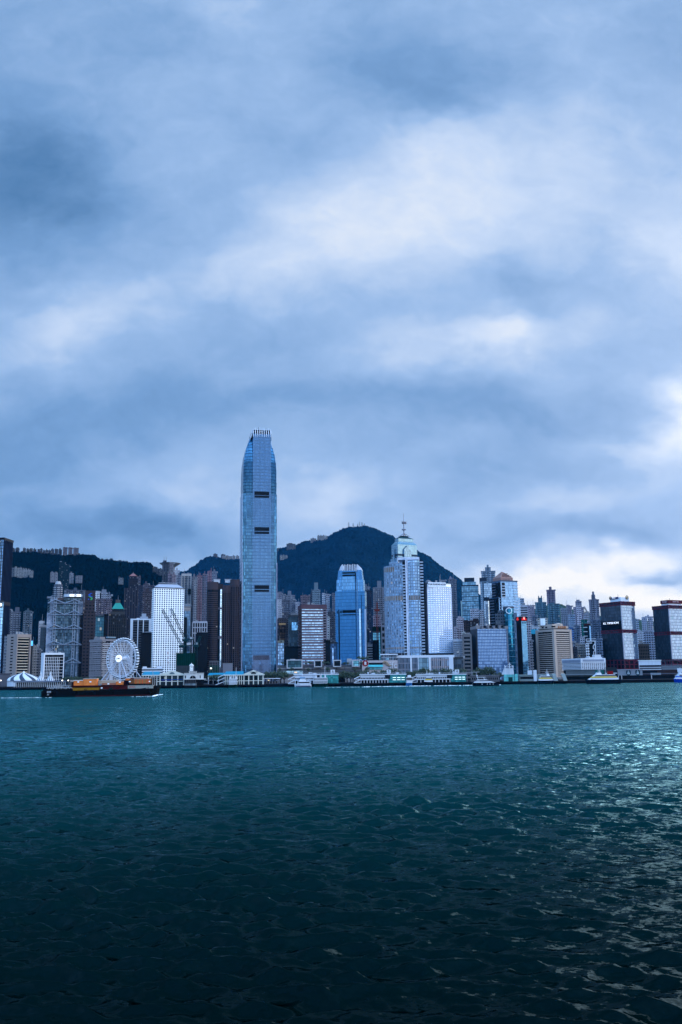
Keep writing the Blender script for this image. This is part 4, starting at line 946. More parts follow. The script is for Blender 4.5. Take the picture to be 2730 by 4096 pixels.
lettering('A', 3.4, flat((.04, .04, .04)), t.part('sign', MB().box(t.w * .25, t.w * .98, -.8, -.2, t.H - 1, t.H + 2.6), flat((.36, .33, .28))), (t.w * .55, -.9, t.H + .8))
t = glassy('dark teal glass block with a bright blue patch of panes', 1154, 1193, 2466, 1150, (.03, .05, .065), 1.8, 3.6, .5, frame=.08, cap=DGREY, depth=24, roof=((.25, .95, 5),), var=.5)
t.part('blue_panes', MB().box(t.x(1168), t.x(1192), -.4, .2, t.z(2521), t.z(2489)), glass((.22, .44, .60), 2, 3.6, .85, .05, .3, .012, .08, None))
glassy('black podium block in front of the dark teal glass', 1141, 1195, 2592, 1085, (.012, .02, .026), 3, 4, .3, cap=BLACK, depth=20, roof=())
# brown banded tower
t = T('office_tower', 'brown stone tower striped with pale blue glass bands', 'office tower', 1194, 1306, 2418, 1055, xc=1208, side='L', phi=9)
Z = t.z; xr = t.x(1292); n = 27; zt = Z(2436); fh = zt / n; bw = flat((.24, .205, .235), .7, var=.08)
t.prism('glazing', glass((.30, .42, .53), 1.7, fh, .85, .05, .35, .014, .05, (.2, .26, .3)), 0, zt)
mb = MB()
for i in range(n):
    z = i * fh
    for j in range(4): a, b = xr * j / 4, xr * (j + 1) / 4; mb.box(a, b, -.5 - .06 * (j % 2), .3, z, z + fh * (.42 + .14 * ((i * 7 + j * 3) % 3)))
t.part('spandrels', mb, bw); mb = MB()
for i in range(n): mb.box(-.45, .2, .02, t.d, i * fh, i * fh + fh * .55)
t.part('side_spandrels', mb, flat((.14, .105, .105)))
t.part('side_glazing', MB().box(-.2, .1, .5, t.d - .5, 0, zt), glass((.02, .022, .03), 2, fh, .2)); t.part('crown_band', MB().prism(t.rect(.5), zt, t.H), flat((.19, .13, .145), .75))
rb = t.part('right_face', MB().box(xr, t.w + .4, -.3, t.d, 0, t.H - 1), flat((.30, .27, .30), .7))
for i in range(n): MB().box(xr + .6, t.w - .6, -.6, -.2, i * fh + fh * .25, i * fh + fh * .75).build('window', flat((.03, .03, .04), .2), rb)
t.plant(9, 6)
# gap between brown banded and mid blue tower
for d_ in [
    ('slim white tower left of the pair above the brown banded tower', 1288, 1304, 2377, 1500, (.46, .47, .51), 2, ((.2, .6, 2),)), ('slim white tower right of the pair above the brown banded tower', 1304, 1321, 2380, 1495, (.38, .38, .42), 2, ()),
    ('dim tower with a lined face close to the mid height blue tower', 1328, 1344, 2375, 1480, (.20, .21, .25), 2, ()), ('dark flats below the dim lined tower', 1310, 1342, 2450, 1330, (.13, .135, .16), 4, ((.1, .5, 2),)),
    ('small pale block wedged right of the brown banded tower', 1308, 1320, 2472, 1200, (.40, .42, .44), 1, ((.2, .6, 3),)), ('grey louvred block below the small pale one', 1308, 1342, 2560, 1130, (.22, .23, .26), 3, ())]:
    resi(d_[0], d_[1], d_[2], d_[3], d_[4], d_[5], nb=d_[6], roof=d_[7], depth=20)
glassy('black office block at the foot of the brown banded tower', 1293, 1322, 2567, 1060, (.012, .014, .02), 2, 3.6, .3, cap=BLACK, depth=18, roof=())
t = glassy('navy glass block with one pale blue strip', 1316, 1346, 2574, 1075, (.05, .09, .16), 2, 3.6, .5, cap=DGREY, depth=18, roof=(), var=.5); t.part('pale_strip', MB().box(t.w * .45, t.w * .62, -.5, .1, 0, t.H - 5), glass((.5, .62, .75), 3, 3.6, .8))

# mid height blue tower
t = T('skyscraper', 'saturated blue glass tower with a white finned crown', 'skyscraper', 1342, 1468, 2278, 1075, xc=1461, side='R', phi=7, yref=2430)
Z, X = t.z, t.x; w = t.w; d = min(t.d, 60); GBL = glass((.05, .17, .32), 1.5, 3.9, .85, .04, .10, .006, .10, (.04, .12, .24)); GB2 = glass((.12, .28, .46), 1.5, 3.9, .85, .04, .25, .006, .10, (.14, .27, .42))
sc = w / 119.0
for a, b, e, en in ((2700, 2363, 0, 0), (2363, 2317, 5 * sc, 6 * sc), (2317, 2278, 9 * sc, 13 * sc)):
    z0 = 0 if a == 2700 else Z(a); t.part('shaft_tier', MB().prism([(e, e * .6), (w - e, e * .6), (w - e, d - e), (e, d - e)], z0, Z(b), [(en, en * .6), (w - en, en * .6), (w - en, d - en), (en, d - en)]), GBL if a > 2400 else GB2)
ca, cb = X(1370, 2500), X(1424, 2500)
t.part('centre_bay', MB().box(ca, cb, -.7, 4, 0, Z(2282)), GBL); t.part('bright_pane_field', MB().box(ca + .3, cb - .3, -.9, -.5, Z(2359), Z(2306)), glass((.13, .29, .46), 1.5, 3.9, .9, .04, .2, .006, .1, (.08, .2, .33)))
for px0, px1, y0, y1, mt in ((1355, 1360, 2437, 2700, flat((.02, .03, .05), .3)), (1438, 1445, 2434, 2640, glass((.62, .74, .80), 2, 3.9, .8, .08, .2, .01, .15, (.5, .56, .6))), (1425.5, 1427, 2290, 2700, flat((.03, .05, .09), .3)), (1431, 1433, 2330, 2640, flat((.30, .40, .52), .3, .4)), (1447, 1449, 2380, 2640, flat((.05, .09, .16), .3))):
    t.part('vertical_strip', MB().box(X(px0, 2500), X(px1, 2500), -.45, .3, max(0, Z(y1)), Z(y0)), mt)
t.part('right_fin', MB().box(w - .8, w + 1.0, -.5, 2.4, 0, Z(2437)), flat((.50, .55, .64), .35, .4))
for px0, px1, y0, y1 in ((1371, 1423, 2287, 2293), (1371, 1423, 2297, 2303), (1354, 1359, 2299, 2305), (1361, 1366, 2298, 2304), (1428, 1433, 2297, 2303), (1437, 1443, 2298, 2304), (1371, 1424, 2439, 2450), (1371, 1424, 2456, 2460), (1349, 1352, 2441, 2452), (1362, 1368, 2440, 2451), (1429, 1434, 2439, 2450), (1447, 1450, 2440, 2451), (1362, 1368, 2457, 2460), (1429, 1434, 2456, 2460)):
    zz = (y0 + y1) / 2; inset = .9 if 1369 < px0 < 1425 else -.4 if y0 > 2400 else -6.2 * sc * 1.0
    t.part('louvre', MB().box(X(px0, zz), X(px1, zz), -1.0 if inset == .9 else (-.35 if y0 > 2400 else 2.0), 6, Z(y1), Z(y0)), flat((.010, .014, .022), .5))
fm = flat((.66, .68, .72), .45)
for i in range(9): x = X(1371, 2265) + (X(1424, 2265) - X(1371, 2265)) * i / 8; t.part('crown_fin', MB().box(x - .3, x + .3, .4, 2.2, Z(2284), Z(2255 + (i % 3))), fm)
for s in (0, 1):
    for y in (3, 9, 15):
        k = 1 if s == 0 else -1; a = X(1355, 2275) if s == 0 else X(1446, 2275); b = X(1368, 2258) if s == 0 else X(1428, 2258); mb = MB()
        P_ = [(a, Z(2280)), (a + (b - a) * .35, Z(2266)), (b, Z(2254)), (b + k * 1.0, Z(2280))]
        f = [(p, y, q) for p, q in P_]; g = [(p, y + 1.2, q) for p, q in P_]
        mb.face(f if s else f[::-1]); mb.face(g[::-1] if s else g)
        for i in range(4): j = (i + 1) % 4; mb.face([f[i], f[j], g[j], g[i]])
        t.part('crown_horn', mb, fm)
t.part('crown_core', MB().box(X(1385, 2265), X(1415, 2265), 8, 20, Z(2280), Z(2262)), flat((.20, .21, .25)))
# towers between mid blue and curved residential
for d_ in [
    ('small grey flats with a gold lit roof line right of the blue tower', 1457, 1481, 2349, 1420, (.27, .28, .32), 3, ((.1, .5, 5),), .03), ('navy tower of flats right of the mid height blue tower', 1458, 1491, 2364, 1330, (.055, .075, .12), 4, ((.3, .5, 3),), .05),
    ('broad grey flats with close lined balconies and a box roof', 1491, 1538, 2353, 1440, (.29, .30, .34), 5, ((.4, .75, 12),), .05), ('mauve low flats beneath the lined balconies', 1492, 1525, 2465, 1250, (.30, .25, .28), 4, ((.2, .4, 2),), .04)]:
    resi(d_[0], d_[1], d_[2], d_[3], d_[4], d_[5], nb=d_[6], roof=d_[7], lit=d_[8], depth=22)
t = glassy('teal glass block topped with dark green netting', 1492, 1521, 2530, 1120, (.18, .42, .48), 1.8, 3.4, .6, cap=DGREY, depth=18, roof=(), fcol=(.10, .15, .17), frame=.18)
t.part('netting', MB().box(-.6, t.w + 2.5, 1.5, 17, t.z(2700), t.z(2507)), flat((.015, .065, .055), .9)); t.part('black_annex', MB().box(-.6, t.w * .8, -1.4, 3, 0, t.z(2561)), flat((.014, .016, .022), .3))
resi('slim white gridded block with a taller rear part beside the curved tower', 1525, 1540, 2494, 1090, (.40, .39, .42), nb=2, cw=5, fh=7, wx=.55, wy=.6, glz=BLACK, roof=((.5, 1.0, 14),), depth=16, bays=False, group=None, name='office_block', cat='office block', lit=0)
banded('small striped white block right of the mid height blue tower', 1468, 1491, 2583, 1120, (.42, .43, .46), n=14, roof=((.1, .7, 4),), depth=16)
glassy('dark narrow block between the blue tower and the striped white block', 1464, 1476, 2520, 1200, (.02, .025, .04), 2, 3.6, .3, cap=DGREY, depth=16, roof=())
# tower with a glass pyramid head and mast, behind the curved residential tower
t = T('skyscraper', 'glass headed tower with a stepped pyramid roof and tall mast', 'skyscraper', 1563, 1675, 2231, 1330, xc=1592, side='L', phi=32)
Z, X = t.z, t.x; w = t.w; d = t.d; gp = glass((.21, .34, .43), 1.6, 3.9, .88, .05, .12, .008, .07, (.34, .42, .47)); gd = glass((.22, .34, .44), 1.6, 3.9, .8, .05, .2, .008, .07, (.16, .2, .24))
t.prism('shaft', gd, 0, t.H)
e = w * .035
t.part('head', MB().prism(t.rect(-e), t.H, Z(2176)), gp); t.part('head_band', MB().prism(t.rect(-e + .35), Z(2222), Z(2214)), flat((.10, .13, .17), .3, .4)); t.part('head_band', MB().prism(t.rect(-e + .35), Z(2231), Z(2227)), flat((.10, .13, .17), .3, .4))
s2 = w * .14; t.part('roof_skirt', MB().prism(t.rect(-e + .2), Z(2176), Z(2163), t.rect(-s2)), flat((.26, .38, .44), .35, .5)); t.part('roof_lights', MB().prism(t.rect(-s2 * .75), Z(2168), Z(2166), t.rect(-s2 * .8)), flat((.7, .75, .8), .3))
t.part('upper_drum', MB().prism(t.rect(-s2), Z(2163), Z(2150)), gp); s3 = w * .34; t.part('pyramid_roof', MB().prism(t.rect(-s2 + .6), Z(2150), Z(2138), t.rect(-s3)), flat((.08, .16, .19), .5, .2))
cx, cy = w / 2, d / 2; mb = MB()
for p in ((w * .3, d * .3), (w * .7, d * .3), (w * .7, d * .7), (w * .3, d * .7)): mb.tube((*p, Z(2140)), (cx, cy, Z(2126)), .4, 5)
ms = t.part('mast', mb.tube((cx, cy, Z(2138)), (cx, cy, Z(2094)), 1.0, 6, .7).tube((cx, cy, Z(2094)), (cx, cy, Z(2046)), .55, 6, .22), flat((.36, .36, .40), .5, .3))
MB().lathe([(0, Z(2115)), (3, Z(2113.5)), (3.4, Z(2111.5)), (0, Z(2111.5))], 14, cx, cy).lathe([(2.6, Z(2111.5)), (2.6, Z(2109)), (2.3, Z(2109))], 14, cx, cy).build('platform', flat((.4, .4, .44)), ms)
for s in (-1, 1):
    for zz in (2085, 2090): MB().lathe([(0, 0), (1.6, .5), (2.4, 1.6)], 12).build('dish', flat((.5, .5, .54)), ms, (cx + s * 2.0, cy - 1.5, Z(zz)))
mb = MB()
for i in range(6): z = Z(2128) + i * 3; mb.box(cx - 1.2, cx + 1.2, cy - .3, cy + .3, z, z + .3)
mb.build('rungs', flat(GREY), ms)
for nm, x0, x1, y0, yk, gg in (('gable', X(1616, 2200), X(1644, 2200), -1.6, 2180, gp),):
    zk, ze = Z(2180), Z(2196); xm = (x0 + x1) / 2; mb = MB().box(x0, x1, y0, 4, t.H - 6, ze)
    mb.face([(x0, y0, ze), (x1, y0, ze), (xm, y0, zk)]); mb.face([(x0, y0, ze), (xm, y0, zk), (xm, 5, zk), (x0, 5, ze)]); mb.face([(xm, y0, zk), (x1, y0, ze), (x1, 5, ze), (xm, 5, zk)]); t.part('gable_bay', mb, gd)
t.part('gable_bay', MB().prism([(-1.5, d * .35), (.5, d * .35), (.5, d * .65), (-1.5, d * .65)], t.H - 6, Z(2190), [(-.2, d * .48), (.5, d * .48), (.5, d * .52), (-.2, d * .52)]), gd)

# tall curved residential tower
t = T('apartment_tower', 'tall blue glazed residential tower with a curved left front', 'apartment tower', 1536, 1692, 2243, 1040, depth=34)
Z, X = t.z, t.x; w = t.w; fh = 3.35; XX = lambda p: t.x(p, 2400) 
gA = facade((.30, .35, .42), (.12, .22, .34), 1.75, fh, .72, .62, .03, .7, .65, .012, .5, blind=.12); gBm = facade((.34, .40, .48), (.24, .38, .54), 2.6, fh, .8, .72, .015, .35, .8, .012, .5, blind=.1)
xa, xb = XX(1613.5), XX(1623.5); xc_, xd, xe = XX(1636), XX(1682.5), t.w
pl = [(xa * (1 - cos(pi / 2 * i / 10)), 14 - 14 * sin(pi / 2 * i / 10)) for i in range(11)] + [(xa, 30), (0, 30)]
t.part('curved_front', MB().prism(pl, 0, Z(2262)), gA); t.part('curved_crown', MB().prism([p for p in pl if p[0] > xa * .28] + [(xa * .29, 29)], Z(2262) - .1, Z(2247)), gA)
t.part('right_front', MB().prism(arcpoly(xc_, xd, .9, 30, 4), 0, Z(2244)), gBm)
mb = MB()
for i in range(12):
    a = pi / 2 * i / 11; mb.box(xa * (1 - cos(a)) - .22, xa * (1 - cos(a)) + .22, 14 - 14 * sin(a) - .5, 15 - 14 * sin(a), 0, Z(2264))
t.part('ribs', mb, flat((.42, .48, .55), .4, .3)); mb = MB()
for i in range(8): x = xc_ + (xd - xc_) * i / 7; mb.box(x - .2, x + .2, -1.3, .1, 0, Z(2250))
t.part('mullions', mb, flat((.40, .47, .55), .4, .3))
for a, b, zt in ((xa, xb, 2247), (xd, xe, 2243)):
    t.part('balcony_recess', MB().box(a, b, 2, 28, 0, Z(zt)), glass((.014, .02, .03), 2, fh, .3)); mb = MB(); z = 0
    while z < Z(zt) - 2: mb.box(a, b + .2, -.2, 2.2, z, z + 1.5); z += fh
    t.part('balconies', mb, flat((.46, .50, .56), .6))
t.part('white_spine', MB().box(XX(1625), XX(1631), -1.6, 6, 0, Z(2232)).box(XX(1632.5), XX(1635.5), -1.1, 6, 0, Z(2236)), flat((.62, .65, .72), .5)); t.part('back_wall', MB().box(xb - 1, xc_ + 1, 3, 28, 0, Z(2240)), flat((.10, .12, .15)))
bb = flat((.33, .26, .21), .7)
p2 = offs(pl, .15)
for y0, y1 in ((2384, 2402), (2590, 2596)):
    t.part('brown_band', MB().prism(p2, Z(y1), Z(y0)), facade((.34, .27, .22), (.20, .17, .16), 1.6, 20, .35, .96, 0, .3, 0)); t.part('brown_band', MB().prism(arcpoly(xc_ - .1, xd + .1, 1.15, 20, 4), Z(y1), Z(y0)), facade((.34, .27, .22), (.20, .17, .16), 1.6, 20, .35, .96, 0, .3, 0))
t.part('brown_band', MB().prism([p for p in p2 if p[0] < xa * .62] + [(xa * .6, 28)], Z(2286), Z(2268)), bb)
t.part('roof_frame', MB().box(XX(1593), XX(1683), 1, 3, Z(2240), Z(2230)).box(XX(1593), XX(1595), 1, 16, Z(2247), Z(2230)).box(XX(1681), XX(1683), 1, 16, Z(2243), Z(2230)), flat((.62, .65, .72), .5)); t.part('roof_core', MB().box(XX(1598), XX(1680), 7, 24, Z(2246), Z(2235)), flat((.20, .24, .30)))
t.part('base_band', MB().box(1, w, -.2, 28, 0, Z(2613)), flat((.06, .05, .05)))

# hotel with bright window grid
t = T('hotel', 'hotel slab with a bright pearl window grid and white name sign', 'hotel', 1695, 1804, 2331, 1035, xc=1709.5, side='L', phi=22)
Z, X = t.z, t.x; w = t.w; n = 31; zb = Z(2612); zt = Z(2349); fh = (zt - zb) / n; t.d = min(t.d, 40)
pf = [(w * i / 10, -2.4 * sin(pi * i / 10)) for i in range(11)]
gl = facade((.66, .72, .80), (.86, .88, .90), w / 20, fh, .78, .60, .0, .12, .80, .016, .3, 0, .0, .10)
t.part('window_wall', MB().prism(pf + [(w, t.d), (0, t.d)], 0, Z(2336)), gl)
mb = MB(); q = [(x, y - .35) for x, y in pf] + [(w, 3), (0, 3)]
for i in range(n + 1): mb.prism(q, zb + i * fh - .35, zb + i * fh + .35)
t.part('floor_edges', mb, flat((.50, .64, .80), .4, .3)); mb = MB()
for i in range(11): x, y = w * i / 10, -2.4 * sin(pi * i / 10); mb.box(x - .4, x + .4, y - .6, y + .6, zb, zt)
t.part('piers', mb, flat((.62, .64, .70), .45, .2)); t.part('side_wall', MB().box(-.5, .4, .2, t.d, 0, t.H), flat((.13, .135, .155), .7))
t.part('dark_base', MB().prism(offs(pf + [(w, t.d), (0, t.d)], .3), 0, zb), flat((.045, .04, .045))); t.part('crown_glass', MB().prism([(x, y + .8) for x, y in pf] + [(w, 20), (0, 20)], zt, Z(2334)), glass((.50, .60, .68), 1.2, 30, .8, .06, .3, .01, .15, (.7, .72, .75)))
sg = t.part('sign', MB().box(.2, X(1780.5), -2.9, -2.0, Z(2348), Z(2330)), flat((.78, .79, .82), .6)); lettering('FOUR SEASONS HOTEL', 2.9, flat((.06, .06, .08)), sg, (X(1780.5) / 2, -3.0, Z(2338)), xs=.72)
t.plant(8, 7); t.part('roof_dome', MB().lathe([(4, Z(2331)), (3.7, Z(2331) + 1.6), (2.6, Z(2331) + 3.2), (0, Z(2331) + 4.2)], 16, X(1725), 9), flat((.26, .28, .32), .5))

# right of the hotel
t = resi('grey ribbed twin tower with peaked roofs behind the hotel', 1791, 1828, 2319, 1560, (.21, .22, .26), (.26, .27, .31), 3, roof=((.3, .6, 4),), depth=26)
t.part('peaked_roof', MB().prism([(2, 2), (t.w * .6, 2), (t.w * .6, 16), (2, 16)], t.H, t.H + 7, [(t.w * .28, 8), (t.w * .34, 8), (t.w * .34, 10), (t.w * .28, 10)]), flat((.22, .21, .25)))
resi('box roofed grey block peeping over the hotel sign', 1757, 1785, 2323, 1500, (.30, .31, .34), nb=2, depth=16, roof=((.0, .35, 2),))
for d_ in [
    ('pinkish white stepped flats right of the hotel', 1826, 1858, 2476, 1290, (.48, .43, .45), 4, ((.2, .6, 4),)), ('lower pinkish annex beside the stepped flats', 1815, 1832, 2510, 1280, (.42, .38, .41), 2, ()),
    ('pale pipe faced flats left of the pair below the teal tower', 1880, 1917, 2440, 1330, (.46, .47, .52), 4, ((.3, .7, 2),)), ('pale pipe faced flats right of the pair below the teal tower', 1918, 1951, 2443, 1335, (.48, .49, .53), 4, ((.3, .8, 2),))]:
    resi(d_[0], d_[1], d_[2], d_[3], d_[4], d_[5], nb=d_[6], roof=d_[7], lit=.04, depth=20)
t = glassy('broad teal grey glass tower rising right of the mountain', 1847, 1914, 2345, 1460, (.13, .24, .32), 2.6, 3.7, .65, frame=.14, fcol=(.05, .08, .11), cap=(.08, .10, .13), depth=30, roof=(), var=.35)
t.part('upper_storeys', MB().box(t.w * .07, t.w * .87, 1, 28, t.H, t.z(2328)), glass((.13, .24, .32), 2.6, 3.7, .65, .06, .35, .01, .14, (.05, .08, .11))); t.part('roof_house', MB().box(t.w * .18, t.w * .78, 3, 24, t.z(2328), t.z(2311)), flat((.06, .075, .10))); t.rings('spandrels', flat((.08, .11, .14), .5), [i * 3.7 * 2 for i in range(int(t.H / 7.4))], .9, .25)
c = T('party_wall', 'thin pale green slab standing free left of the teal grey tower', 'slab', 1844, 1848.5, 2405, 1440, depth=14); c.prism('wall', flat((.42, .52, .52), .7), 0, c.H); c.part('cap', MB().prism(c.rect(.2), c.H, c.H + .6), flat(PALE))
t = resi('grey apartment tower with a stepped top left of the pink pyramid', 1923, 1984, 2287, 1520, (.30, .35, .41), (.34, .39, .45), 4, roof=((.3, .68, 8), (.42, .55, 12)), depth=26, lit=.01)
t = resi('blue grey tower with stacked balconies in front of the stepped one', 1919, 1969, 2329, 1380, (.24, .30, .36), (.32, .40, .47), 4, roof=(), depth=26, glz=(.06, .09, .13))
t.part('dark_crown', MB().box(t.w * .0, t.w * .6, 1, 22, t.H, t.z(2311)), flat((.07, .085, .11))); t.part('glass_front', MB().box(t.w * .35, t.w * .95, -.6, 1, 0, t.H - 2), glass((.36, .46, .55), 2, 3.1, .6, .08, .4, .012, .2, (.14, .17, .2)))
c = at(1950, 2404, 1300); r = 14 / F * 1300; hh = c.z - LAND
t = empty('round_tower', 'small round glass tower with a dark drum top', 'office tower', (c.x, c.y + r, LAND)); MB().lathe([(r, 0), (r, hh), (0, hh)], 28).build('curtain_wall', glass((.50, .60, .68), 1.6, 3.4, .75, .07, .35, .01, .16, (.2, .24, .28)), t); MB().lathe([(r * .8, hh), (r * .8, hh + 5.5), (0, hh + 5.5)], 24).build('drum', flat((.05, .065, .09)), t)
# stepped blue tower with the pink pyramid
t = T('office_tower', 'stepped blue glass tower with a pink pyramid roof', 'office tower', 1967, 2070, 2323, 1230, xc=2003, side='L', phi=34)
Z, X = t.z, t.x; w, d = t.w, t.d; gl = glass((.15, .28, .48), 1.6, 3.7, .85, .05, .25, .010, .08, (.14, .22, .34)); dk = glass((.025, .032, .045), 1.6, 3.7, .35, .08, .5, .01, .1)
t.prism('shaft', gl, 0, t.H); zl = Z(2388); t.part('lower_shaft', MB().box(-2.5, w + 4.5, 2, d + 4, 0, zl), gl); t.part('side_glazing', MB().box(-.4, .2, .5, d - .5, 0, t.H - 2).box(-2.9, -2.3, 3, d + 3, 0, zl - 1), dk)
fe = flat((.50, .55, .62), .5)
for a, b, y0, y1, dep in ((X(2003), X(2022), 2335, 2390, -.5), (X(2052), w, 2335, 2386, -.5), (X(2000), X(2019), 2390, 2440, 1.5), (w, w + 4.6, 2386, 2480, 1.5), (X(2052), w, 2400, 2440, -.4)):
    mb = MB(); z = Z(y1)
    while z < Z(y0): mb.box(a, b, dep - .4, dep + .8, z, z + 1.1); z += 3.7
    t.part('balcony_edges', mb, fe)
mb = MB()
for lo, hi, xx, m in ((Z(2560), t.H - 4, -.7, d), (Z(2650), zl - 3, -3.2, d + 2)):
    z = lo
    while z < hi: mb.box(xx, xx + .6, m * .55, m - .5, z, z + 1.0); z += 3.7
t.part('side_balconies', mb, flat((.22, .24, .29))); t.part('recess', MB().box(X(2008), X(2019), -.5, .2, Z(2386), Z(2330)), dk); t.part('parapet', MB().prism(t.rect(.3), t.H - 1, t.H + .8), flat((.16, .2, .26)))
a, b = X(2003) + 2.0, X(2054); zz = t.H + .8
t.part('pyramid_roof', MB().prism([(1, .8), (b, .8), (b, d * .92), (1, d * .92)], zz, Z(2309), [(1, .8), (b, .8), (b, d * .92), (1, d * .92)]).prism([(1, .8), (b, .8), (b, d * .92), (1, d * .92)], Z(2309), Z(2283), [(b * .44, d * .42), (b * .5, d * .42), (b * .5, d * .48), (b * .44, d * .48)]), flat((.40, .28, .25), .7))
mb = MB()
for i in range(3): f = .2 + .22 * i; mb.box(2 + f * b * .4, b - f * b * .4, .3 + f * d * .3, .9 + f * d * .3, Z(2309) + f * (Z(2283) - Z(2309)) - .3, Z(2309) + f * (Z(2283) - Z(2309)) + .5)
t.part('roof_ribs', mb, flat((.25, .17, .16))); lettering('COSCO', 3.2, flat((.5, .4, .38)), t.root, (b * .55, .5, Z(2316)), name='sign')
# curved teal blue tower with ring logo
t = T('office_tower', 'curved turquoise glass tower with a white ring logo', 'office tower', 1981, 2066, 2437, 1140, depth=30)
Z, X = t.z, t.x; a, b = X(2018), X(2055); gl = glass((.04, .24, .36), 1.7, 3.7, .85, .05, .25, .01, .07, (.05, .16, .22))
t.part('left_block', MB().box(0, a + 1, 3, 28, 0, Z(2453)).box(X(1992), a + 1, 4, 24, 0, Z(2441)), facade((.17, .19, .22), GD, 3, 3.7, .6, .5, .02)); t.part('curved_front', MB().prism(arcpoly(a, b, 3.2, 24), 0, Z(2436)), gl)
lip = t.part('roof_louvre', MB().prism(arcpoly(a - 1.5, b + .3, 3.6, 22), Z(2436), Z(2427)), flat((.16, .17, .2))); t.part('right_block', MB().box(b, X(2068), 1, 26, 0, Z(2453)), facade((.24, .28, .34), (.10, .14, .2), 2.6, 3.7, .5, .7))
mb = MB(); z = 4
while z < Z(2445): mb.prism(offs(arcpoly(a, b, 3.2, 6), .15), z, z + .5); z += 7.4
t.part('transoms', mb, flat((.30, .45, .52), .4, .4)); cx, cz = X(2036), Z(2445); mb = MB(); mb.path([(cx + 3.4 * cos(k * pi / 10), -3.9, cz + 3.4 * sin(k * pi / 10)) for k in range(20)], .55, 6, True); t.part('logo_ring', mb, flat((.8, .82, .85), .5))
# flat blue office slab
t = T('office_tower', 'broad flat blue gridded office slab with a grey roof crown', 'office tower', 1883, 2029, 2516, 1010, xc=1906, side='L', phi=18)
Z, X = t.z, t.x; w = t.w; t.prism('curtain_wall', glass((.15, .24, .38), 1.75, 3.3, .75, .06, .12, .008, .26, (.13, .20, .32)), 0, t.H); cw = flat((.30, .29, .30), .8)
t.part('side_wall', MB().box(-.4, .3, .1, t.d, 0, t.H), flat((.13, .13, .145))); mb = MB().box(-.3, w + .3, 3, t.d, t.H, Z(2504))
for i in range(6): mb.box(w * i / 5.4, w * (i + .62) / 5.4, .2, 3.2, t.H, Z(2501) - (i % 2))
t.part('roof_crown', mb, cw); mb = MB()
for i in range(4): mb.box(w * (.24 + .19 * i), w * (.32 + .19 * i), 0, .5, t.H + 1.2, t.H + 3.6)
t.part('crown_openings', mb, flat((.02, .02, .025))); t.part('edge_pier', MB().box(w - .9, w + .6, -.5, 2, 0, t.H), flat((.24, .25, .29))); t.part('left_edge', MB().box(-.2, 1.0, -.35, 1, 0, t.H), flat((.10, .11, .13)))
mb = MB()
for x in (w * .02, w * .3, w * .33): mb.lathe([(1.0, Z(2504)), (1.0, Z(2504) + 2.4), (0, Z(2504) + 2.8)], 10, x + 2, 5)
t.part('roof_tanks', mb, flat((.4, .4, .42)))
# brown low block and the striped ones in front
t = resi('dark brown block with a stepped roof behind the flat blue slab', 1852, 1919, 2487, 1130, (.095, .075, .078), nb=5, roof=((.62, .95, 4), (.05, .3, 2)), lit=.0, depth=22, group=None, name='office_block', cat='office block')
t = banded('grey block in black bands with a round roof logo', 1852, 1884, 2541, 1000, (.24, .235, .24), BLACK, frac=.5, roof=(), depth=26, corner=1.0)
lg = t.part('roof_sign', MB().box(0, t.w * .9, 1, 2, t.H, t.z(2531)), flat((.30, .30, .31))); MB().path([(t.w * .12 + 1.7 * cos(k * pi / 8), .6, t.z(2534) + 1.7 * sin(k * pi / 8)) for k in range(16)], .4, 5, True).build('logo', flat((.5, .52, .5)), lg); lettering('CTG', 2.0, flat((.45, .45, .45)), lg, (t.w * .16, .7, t.z(2542)))
t = banded('white striped car park like block right of the hotel podium', 1815, 1857, 2563, 1020, (.52, .53, .57), BLACK, n=20, frac=.5, roof=((.1, .3, 3),), depth=24)
glassy('dark gridded glass annex beside the hotel podium', 1815, 1852, 2634, 975, (.05, .065, .08), 4, 4.2, .4, cap=DGREY, depth=16, roof=((.55, .95, 2),), frame=.12, fcol=(.16, .17, .19), var=.6)
# slim black and blue tower with red emblem
t = T('office_tower', 'slim black and sky blue tower with a red emblem on top', 'office tower', 2066, 2107, 2484, 1020, xc=2084, side='L', phi=24)
Z, X = t.z, t.x; t.prism('shaft', flat((.016, .018, .024), .35), 0, t.H); t.part('blue_face', MB().box(.3, t.w - .3, -.5, .3, 0, Z(2485)), glass((.12, .26, .37), 1.7, 3.4, .85, .05, .1, .01, .1, (.2, .36, .48)))
def emblem(sp, s, cx, cz, y, mat, mat2):
    mb = MB(); mc = MB()
    for k, ln, m in ((0, 1.0, mc), (-28, .95, mb), (28, .95, mb), (-58, .9, mb), (58, .9, mb), (-85, .9, mb), (85, .9, mb)):
        a = R(k); dx, dz = sin(a), cos(a); L = s * ln * 2; px_, pz_ = cos(a), -sin(a); q = s * .22
        pts = [(cx, y, cz - s * .7), (cx + dx * L * .5 + px_ * q, y, cz - s * .7 + dz * L * .5 + pz_ * q), (cx + dx * L, y, cz - s * .7 + dz * L), (cx + dx * L * .5 - px_ * q, y, cz - s * .7 + dz * L * .5 - pz_ * q)]
        m.face(pts); m.face(pts[::-1])
    e = mb.build('emblem', mat, sp); mc.build('emblem_flame', mat2, e)
bs = flat((.010, .008, .010), .4); red = flat((.85, .04, .03), .5, emit=.5); wr = flat((1, .8, .7), .5, emit=.95)
sg = t.part('sign_box', MB().box(-.6, t.w + .8, -1.0, t.d + .4, t.H, Z(2466)), bs); emblem(sg, (Z(2466) - t.H) * .42, t.w * .52, (Z(2466) + t.H) / 2, -1.1, red, wr)
sl = MB().box(-t.w * .02 - .5, -.4, 1, t.d * .8, t.H + .5, Z(2467)).build('side_panel', bs, sg); mb = MB()
zc = (Z(2466) + t.H) / 2
